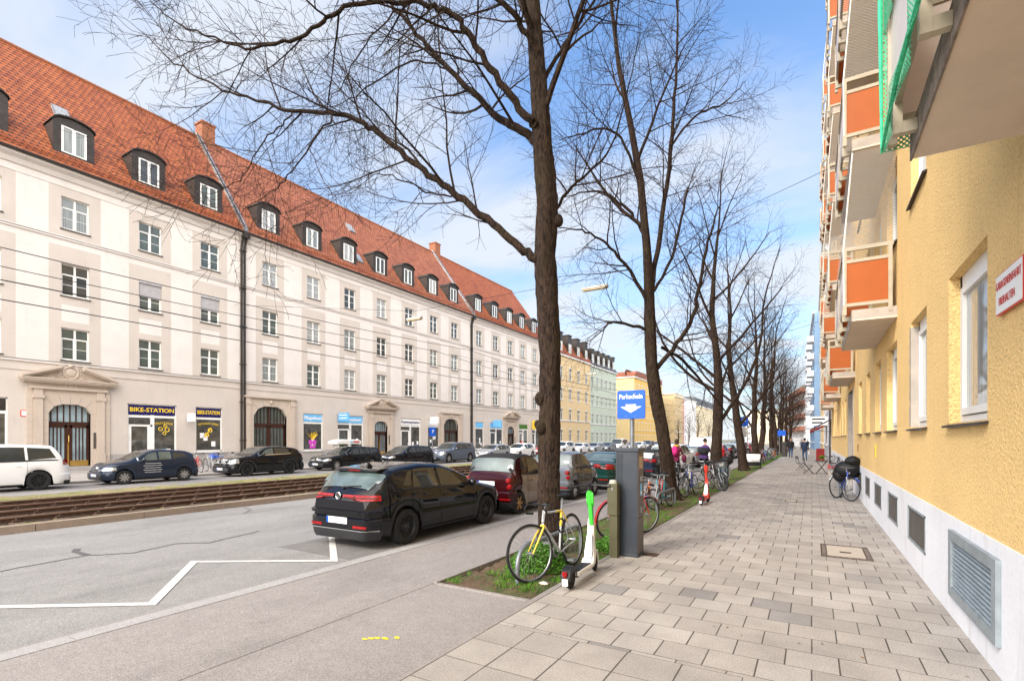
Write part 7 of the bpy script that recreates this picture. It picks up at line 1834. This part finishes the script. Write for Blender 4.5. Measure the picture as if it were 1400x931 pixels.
m = MB(); m.tube([(0, 0, 0), (0, 0, 3.4)], .04, 8); m.build('post', G['rackgrey'], root); m = MB(); m.box(-.7, .7, -.08, -.04, 2.3, 3.0); m.build('sign_board', G['signblue'], root)
root = empty('parking_sign', 'small blue P sign on the wall side pavement in front of the Kassensysteme shop', 'sign', (-36.5, 44.0, .06))
m = MB(); m.tube([(0, 0, 0), (0, 0, 3.0)], .05, 8); m.build('post', G['rackgrey'], root); m = MB(); m.box(-.1, -.06, -.45, .45, 2.2, 3.1); m.box(.05, .08, -.45, .45, 2.15, 3.15); m.build('sign_board', G['signblue'], root)
text('P', .6, G['signwhite'], root, (.09, 0, 2.65), (0, 0, R(90)), ext=.004)

# ------------------------------------------------------------------ cafe
def fold_chair(label, x, y, rz):
    root = empty('folding_chair', label, 'chair', (x, y, 0), rz, 'folding cafe chairs')
    m = MB()
    for k in range(6): m.box(-.2 + k * .067, -.145 + k * .067, -.2, .2, .45, .465)
    m.build('seat', G['trim_blk'], root)
    m = MB()
    for k in range(2): m.box(-.235 - k * .012, -.215 - k * .012, -.2, .2, .70 + k * .11, .77 + k * .11)
    m.build('backrest', G['trim_blk'], root)
    for s in (-1, 1):
        m = MB(); m.tube([(.22, s * .21, 0), (-.2, s * .21, .55), (-.25, s * .21, .88)], .012, 6); m.build('leg', G['trim_blk'], root)
        m = MB(); m.tube([(-.24, s * .19, 0), (.18, s * .19, .45)], .012, 6); m.build('leg', G['trim_blk'], root)
fold_chair('dark folding chair farther from the cafe table', -.55, 34.6, R(20)); fold_chair('dark folding chair next to the cafe table, nearer one', -.15, 32.0, R(8)); fold_chair('dark folding chair on the wall side of the cafe table', 1.0, 32.9, R(185))
root = empty('folding_table', 'small dark folding cafe table with a green plant on it', 'table', (.45, 32.2, 0))
m = MB(); m.box(-.3, .3, -.3, .3, .70, .725); m.build('table_top', G['trim_blk'], root)
for s in (-1, 1):
    for q in (-1, 1): m = MB(); m.tube([(-.26 * q, s * .24, 0), (.24 * q, s * .24, .7)], .014, 6); m.build('leg', G['trim_blk'], root)
m = MB(); m.lathe([(.05, 0), (.075, .12), (.065, .12), (.001, .1)], (0, 0, 0), 'z', 12); po = m.build('plant_pot', G['brick'], None, True, loc=(.45, 32.2, .726)); tag(po, 'small potted green plant on the cafe table', 'plant')
m = MB(); rgx = random.Random(4)
for k in range(60):
    a = rgx.random() * 6.28; e = rgx.uniform(.2, 1.2); d = Vector((cos(a) * cos(e), sin(a) * cos(e), sin(e))); m.quad((0, 0, .1), d * .12 + Vector((.02, 0, .1)), d * .22 + Vector((0, 0, .1)), d * .12 + Vector((-.02, .01, .1)))
m.build('leaves', G['grassm'], po)
m = MB(); m.box(-.22, .22, -.2, .2, .0, .38, 1); m.box(-.25, .25, -.23, .23, .38, .56, 0); o = m.build('planter', [G['red'], G['concrete']], None, loc=(.95, 31.0, 0)); tag(o, 'red topped planter box by the wall next to the cafe table', 'planter')
# shop front canopy, lantern sign and awnings on the grey house
root = empty('awning', 'black awning over the restaurant door after the yellow house', 'awning', (1.3, 47, 0))
m = MB(); m.prism([(0, 3.5), (-1.3, 2.75), (-1.3, 2.55), (-1.28, 2.55), (-1.28, 2.73), (0, 3.46)], 'y', 0, 5); m.build('canvas', G['trim_blk'], root)
m = MB()
for yy in (.1, 4.9): m.tube([(0, yy, 2.5), (-1.28, yy, 2.65)], .02, 5)
m.build('frame', G['steel'], root)
root = empty('shop_sign', 'white box sign sticking out over the restaurant after the yellow house', 'shop sign', (1.3, 52.5, 0)); m = MB(); m.box(-1.5, -.1, -.08, .08, 3.1, 3.9); m.build('sign_box', G['signwhite'], root); [(lambda q: (q.box(-1.3, -.3 - .2 * k, -.084, -.081, 3.6 - k * .32, 3.74 - k * .32), q.build('faded_line', G['trim_blk'], root)))(MB()) for k in range(2)]
cloth_red = mat('faded red canvas', (.22, .02, .02), .8)
root = empty('awning', 'red and dark striped awning farther along the right side', 'awning', (1.3, 60, 0)); m = MB()
for k in range(6): m.prism([(0, 3.4), (-1.5, 2.8), (-1.5, 2.5), (0, 3.3)], 'y', k * .8, k * .8 + .78, k % 2)
m.build('canvas', [cloth_red, G['trim_blk']], root)
m = MB(); m.box(-.3, .3, -.02, .02, .1, 1.1); o = m.build('advertising_board', cloth_red, None, loc=(.6, 49, 0)); tag(o, 'small dull red board standing in front of the restaurant', 'board')

# ------------------------------------------------------------------ overhead wires and hanging lamps
def wire(name, pts, r, label, cat='wire', sag=0, group='overhead wires'):
    m = MB(); P = []
    for i in range(len(pts) - 1):
        a, b = Vector(pts[i]), Vector(pts[i + 1])
        for k in range(8): t = k / 8; p = a.lerp(b, t); p.z -= sag * 4 * t * (1 - t); P.append(p)
    P.append(Vector(pts[-1])); m.tube(P, r, 4); o = m.build(name, G['trim_blk']); tag(o, label, cat, group); return o
for (X_, z, z2, lb) in ((-16.0, 5.55, 5.55, 'contact wire over the near tram track, lowest of the wires'), (-18.5, 5.6, 5.6, 'contact wire over the far tram track'), (-18.6, 6.95, 6.9, 'upper carrier wire over the far tram track'), (-16.05, 6.75, 6.7, 'upper carrier wire over the near tram track')):
    wire('overhead_wire', [(X_, Y_, z) for Y_ in (-12, 22.6, 50, 78, 106, 134, 162)], .014 if z < 6 else .011, lb, sag=.0 if z < 6 else .45)
GL = G['lamp_clear']
def hanging_lamp(x, y, z, L, label):
    root = empty('street_lamp', label, 'street lamp', (x, y, z), 0, 'lamps hanging over the street')
    m = MB(); m.prism([(-.14, 0), (.14, 0), (.10, .10), (.03, .15), (-.03, .15), (-.10, .10)], 'x', -L / 2, L / 2); m.build('housing', mat('pale lamp housing', (.34, .32, .28), .5), root, bevel=.01)
    m = MB(); m.box(-L / 2 + .05, L / 2 - .05, -.11, .11, -.05, -.002); m.build('diffuser', mat('aged lamp diffuser', (.46, .36, .18), .4), root)
    m = MB(); m.tube([(-L / 4, 0, .15), (0, 0, .5), (L / 4, 0, .15)], .012, 4); m.build('hanger', G['steel'], root)
hanging_lamp(-8.9, 22.7, 9.05, 1.3, 'long hanging street lamp seen between the first two trees')
hanging_lamp(-20.2, 22.7, 8.95, 1.1, 'hanging street lamp in front of the cream houses')
wire('span_wire', [(-39, 22.9, 12.4), (-20.2, 22.7, 9.45), (-8.9, 22.7, 9.55), (1.3, 22.7, 12.4)], .010, 'cross street span wire carrying the two hanging lamps', sag=.0)
for i, y in enumerate((50, 78)):
    wire('span_wire', [(-39, y, 12.5), (-17.2, y, 7.4), (1.3, y, 12.0)], .012, 'cross street span wire farther down the street, %s one' % ('nearer', 'farther')[i])
for i, y in enumerate((50, 78)):
    hanging_lamp(-20, y, 8.7, 1.1, 'small hanging lamp far down the street, %s one' % ('nearer', 'farther')[i])

# ------------------------------------------------------------------ people
SKIN = mat('skin', (.48, .28, .20), .6); HAIRD = mat('dark hair', (.03, .02, .015), .7); HAIRL = mat('blond hair', (.40, .27, .12), .7)
cloth = {k: mat(k + ' cloth', c, .85, bump=.3, bs=40) for k, c in dict(black=(.015, .015, .017), jeans=(.04, .075, .16), maroon=(.13, .012, .045), purple=(.07, .03, .14), mustard=(.45, .25, .06), magenta=(.45, .02, .16), navy=(.02, .03, .06), red=(.5, .03, .03), grey=(.12, .12, .13), darkred=(.2, .01, .02)).items()}
def skin_body(joints, edges, root_i, sub=2):
    me = bpy.data.meshes.new('body'); me.from_pydata([j[:3] for j in joints], edges, []); o = bpy.data.objects.new('body', me); COL.objects.link(o)
    md = o.modifiers.new('skin', 'SKIN'); md.use_smooth_shade = True
    lay = me.skin_vertices[0].data if me.skin_vertices else None
    if lay is None:
        bm = bmesh.new(); bm.from_mesh(me); bm.verts.layers.skin.verify(); bm.to_mesh(me); bm.free(); lay = me.skin_vertices[0].data
    for i, j in enumerate(joints):
        rx = j[3]; ry = j[4] if len(j) > 4 else j[3]; lay[i].radius = (rx, ry); lay[i].use_root = (i == root_i)
    sb_ = o.modifiers.new('sub', 'SUBSURF'); sb_.levels = sub; sb_.render_levels = sub
    dg = bpy.context.evaluated_depsgraph_get(); dg.update(); m2 = bpy.data.meshes.new_from_object(o.evaluated_get(dg)); bpy.data.objects.remove(o); m2.name = 'body'; return m2
def person(label, x, y, rz, pose, top, legs, hair, z=0, sc=1.0, group=None, long_hair=False, hood=None):
    """local +x forward. pose: walk | ride | stand"""
    root = empty('person', label, 'person', (x, y, z), rz, group); root.scale = (sc,) * 3
    if pose == 'ride':
        J = [(0, 0, .98, .16, .14), (.10, 0, 1.20, .15, .12), (.22, 0, 1.42, .16, .12), (.28, 0, 1.54, .06, .06), (.31, 0, 1.64, .075), (.33, 0, 1.74, .085),
             (.20, .17, 1.42, .065), (.38, .24, 1.20, .048), (.62, .25, 1.12, .034), (.70, .25, 1.10, .03), (.20, -.17, 1.42, .065), (.38, -.24, 1.20, .048), (.62, -.25, 1.12, .034), (.70, -.25, 1.10, .03),
             (.05, .10, .92, .10), (.40, .11, .76, .07), (.24, .11, .40, .05), (.20, .11, .22, .04), (.32, .11, .17, .035), (.05, -.10, .92, .10), (.36, -.11, .62, .07), (.10, -.11, .28, .05), (.04, -.11, .12, .04), (.16, -.11, .06, .035)]
    else:
        a = .16 if pose == 'walk' else .03
        J = [(0, 0, .95, .15, .12), (0, 0, 1.15, .15, .11), (.01, 0, 1.36, .17, .12), (.02, 0, 1.49, .055, .055), (.03, 0, 1.58, .07), (.035, 0, 1.68, .082),
             (0, .19, 1.40, .062), (-.03 - a * .6, .25, 1.14, .045), (.06 - a * .8, .26, .92, .034), (.10 - a * .8, .26, .84, .03), (0, -.19, 1.40, .062), (-.03 + a * .4, -.25, 1.14, .045), (.12 + a * .5, -.25, .94, .034), (.17 + a * .5, -.25, .88, .03),
             (.01, .09, .90, .10), (.02 + a * .9, .10, .50, .068), (.0 + a * 1.2, .10, .12, .045), (.0 + a * 1.3, .10, .06, .04), (.14 + a * 1.3, .11, .035, .035), (.01, -.09, .90, .10), (.02 - a * .4, -.10, .50, .068), (-.05 - a * 1.3, -.10, .14, .045), (-.06 - a * 1.4, -.10, .06, .04), (.07 - a * 1.2, -.11, .035, .035)]
    E = [(0, 1), (1, 2), (2, 3), (3, 4), (4, 5), (2, 6), (6, 7), (7, 8), (8, 9), (2, 10), (10, 11), (11, 12), (12, 13), (0, 14), (14, 15), (15, 16), (16, 17), (17, 18), (0, 19), (19, 20), (20, 21), (21, 22), (22, 23)]
    me = skin_body(J, E, 0)
    for mm in (SKIN, top, legs, G['black']): me.materials.append(mm)
    hands = [Vector(J[9][:3]), Vector(J[13][:3])]; feet = [Vector(J[18][:3]), Vector(J[23][:3]), Vector(J[17][:3]), Vector(J[22][:3])]; hips = J[0][2]; neck = J[3][2]
    legseg = [(14, 15), (15, 16), (16, 17), (19, 20), (20, 21), (21, 22)]; legs_ = [(Vector(J[a_][:3]), Vector(J[b_][:3])) for a_, b_ in legseg]
    armseg = [(Vector(J[a_][:3]), Vector(J[b_][:3])) for a_, b_ in ((6, 7), (7, 8), (10, 11), (11, 12), (0, 1), (1, 2))]
    def sd(p, s):
        d = s[1] - s[0]; t = max(0, min(1, (p - s[0]).dot(d) / d.dot(d))); return (p - s[0] - d * t).length
    for p in me.polygons:
        c = p.center; p.use_smooth = True
        if c.z > neck: p.material_index = 0
        elif min((c - h).length for h in hands) < .06: p.material_index = 0
        elif min((c - f).length for f in feet) < .10: p.material_index = 3
        elif min(sd(c, s) for s in legs_) < min(sd(c, s) for s in armseg): p.material_index = 2
        else: p.material_index = 1
    bo = inst(me, 'body', root)
    hx, hz = J[5][0], J[5][2]; h = MB(); h.sphere((hx - .015, 0, hz + .02), .108, 14, 9, 0, (1, .9, 1.08))
    if long_hair: h.sphere((hx - .06, 0, hz - .12), .10, 12, 8, 0, (.6, .9, 1.5))
    h.build('hair', hair, root, True)
    f = MB(); f.sphere((hx + .055, 0, hz - .03), .078, 12, 8, 0, (.75, .85, 1.15)); f.sphere((hx + .125, 0, hz - .03), .016, 6, 5, 0, (1, .8, 1.4))
    for s in (-1, 1): f.sphere((hx + .01, s * .085, hz - .03), .02, 6, 5, 0, (1, .5, 1.5))
    f.build('face', SKIN, root, True)
    for s in (-1, 1): e = MB(); e.sphere((hx + .106, s * .032, hz - .005), .010, 6, 5); e.build('eye', G['black'], root)
    # jacket over the trunk
    jk = MB(); P0, P1, P2 = Vector(J[0][:3]), Vector(J[1][:3]), Vector(J[2][:3])
    ring = [(P0 + Vector((0, 0, -.10)), .20, .17), (P0, .20, .165), (P1, .185, .15), (P2 + Vector((-.0, 0, -.04)), .205, .15), (P2 + Vector((.02, 0, .07)), .15, .11), (P2 + Vector((.04, 0, .12)), .07, .07)]
    n = 16; i0 = 0
    for c, wy, wx in ring: jk.v += [(c.x + wx * cos(2 * pi * q / n), c.y + wy * sin(2 * pi * q / n), c.z) for q in range(n)]
    for j in range(len(ring) - 1):
        for q in range(n): jk.f.append((j * n + q, j * n + (q + 1) % n, (j + 1) * n + (q + 1) % n, (j + 1) * n + q)); jk.m.append(0)
    jk.build('jacket', top, root, True)
    # hands: palm with five fingers curled towards the grip
    for hi, s in ((9, 1), (13, -1)):
        hp = Vector(J[hi][:3]); hm = MB(); dn = Vector((.05, 0, -.02)) if pose == 'ride' else Vector((.015, 0, -.05)); hm.sphere(hp + dn * .3, .04, 8, 6, 0, (.9, .45, 1.0))
        for k in range(4):
            l = (.032, .038, .036, .028)[k]; base = hp + dn + Vector((.0, 0, .02 - k * .014)) if pose == 'ride' else hp + dn + Vector((.025 - k * .016, 0, 0)); v = dn.normalized()
            hm.tube([base, base + v * l, base + v * l * 1.5 + Vector((.0, -s * .015, -.012))], [.009, .008, .006], 5)
        hm.tube([hp + Vector((.02, -s * .02, .0)), hp + Vector((.045, -s * .03, -.01)), hp + Vector((.055, -s * .03, -.03))], [.010, .009, .007], 5)
        hm.build('hand', SKIN, root, True)
    return root, J
def ride_bike(label, x, y, rz, fr_):
    return bicycle(label, x, y, rz, fr_, None, 'flat', 0, 0, extras=('guards', 'rack', 'lamp'), group='bicycles being ridden', sc=1.0)
p_, J = person('cyclist seen from behind with a magenta backpack and mustard scarf on the cycle path', -5.4, 23.75, R(90), 'ride', cloth['maroon'], cloth['black'], HAIRD, sc=1.02, long_hair=True)
ride_bike('dark bicycle under the cyclist with the magenta backpack', -5.4, 23.5, R(90), 'fbk')
m = MB(); m.sphere((-.14, 0, 1.34), .2, 14, 10, 0, (.6, .8, 1.15)); m.sphere((-.24, 0, 1.26), .12, 10, 8, 0, (.6, .9, .9))
o = m.build('backpack', cloth['magenta'], None, True, loc=(-5.4, 23.75, .0), rot=(0, 0, R(90))); tag(o, 'magenta backpack on the back of the nearer cyclist', 'backpack')
m = MB(); m.torus((.27, 0, 1.55), .10, .06, 'z', 16, 8); m.build('scarf', cloth['mustard'], p_, True)
m = MB(); m.sphere((.35, -.33, 1.0), .15, 12, 8, 0, (1, .7, 1.2)); o = m.build('shopping_bag', cloth['maroon'], None, True, loc=(-5.4, 23.75, 0), rot=(0, 0, R(90))); tag(o, 'dark red bag hanging at the side of the nearer cyclist', 'bag')
p2_, J = person('cyclist in a purple and black jacket seen from behind, right of the other cyclist', -4.75, 27.2, R(90), 'ride', cloth['purple'], cloth['black'], HAIRD, sc=1.04)
m = MB(); m.sphere((-.06, 0, 1.22), .25, 14, 10, 0, (.8, 1.05, .8)); m.build('jacket_back', cloth['black'], p2_, True)
ride_bike('dark bicycle under the cyclist in the purple jacket', -4.75, 26.95, R(90), 'fbk')
person('pedestrian in black jacket and blue jeans walking towards the camera beside the dark column', -1.85, 58.5, R(-90), 'walk', cloth['black'], cloth['jeans'], HAIRD, sc=1.12)
p3, J = person('pedestrian in a dark jacket walking away near the cafe chairs', -.55, 52.0, R(95), 'walk', cloth['navy'], cloth['jeans'], HAIRD, sc=1.10)
m = MB(); m.box(-.06, .12, -.36, -.30, .52, .86); o = m.build('shopping_bag', G['signwhite'], None, loc=(-.55, 52, 0), rot=(0, 0, R(95)), bevel=.01); tag(o, 'white bag carried by the pedestrian in the dark jacket', 'bag')
person('person in a red jacket standing on the far pavement between parked cars', -36, 63.3, R(0), 'stand', cloth['red'], cloth['jeans'], HAIRL, z=.06)
for i, (x, y) in enumerate(((-2.6, 88), (-1.4, 93), (-.6, 97), (-1.0, 84))):
    person('dark clothed walker far down the pavement, %s of the distant group' % ('nearest of the left pair', 'third from the camera', 'farthest', 'nearest')[i], x, y, R(90 if i % 2 else -90), 'walk', cloth[('black', 'grey', 'navy', 'black')[i]], cloth['black'], HAIRD, sc=1.03, group='distant walkers')
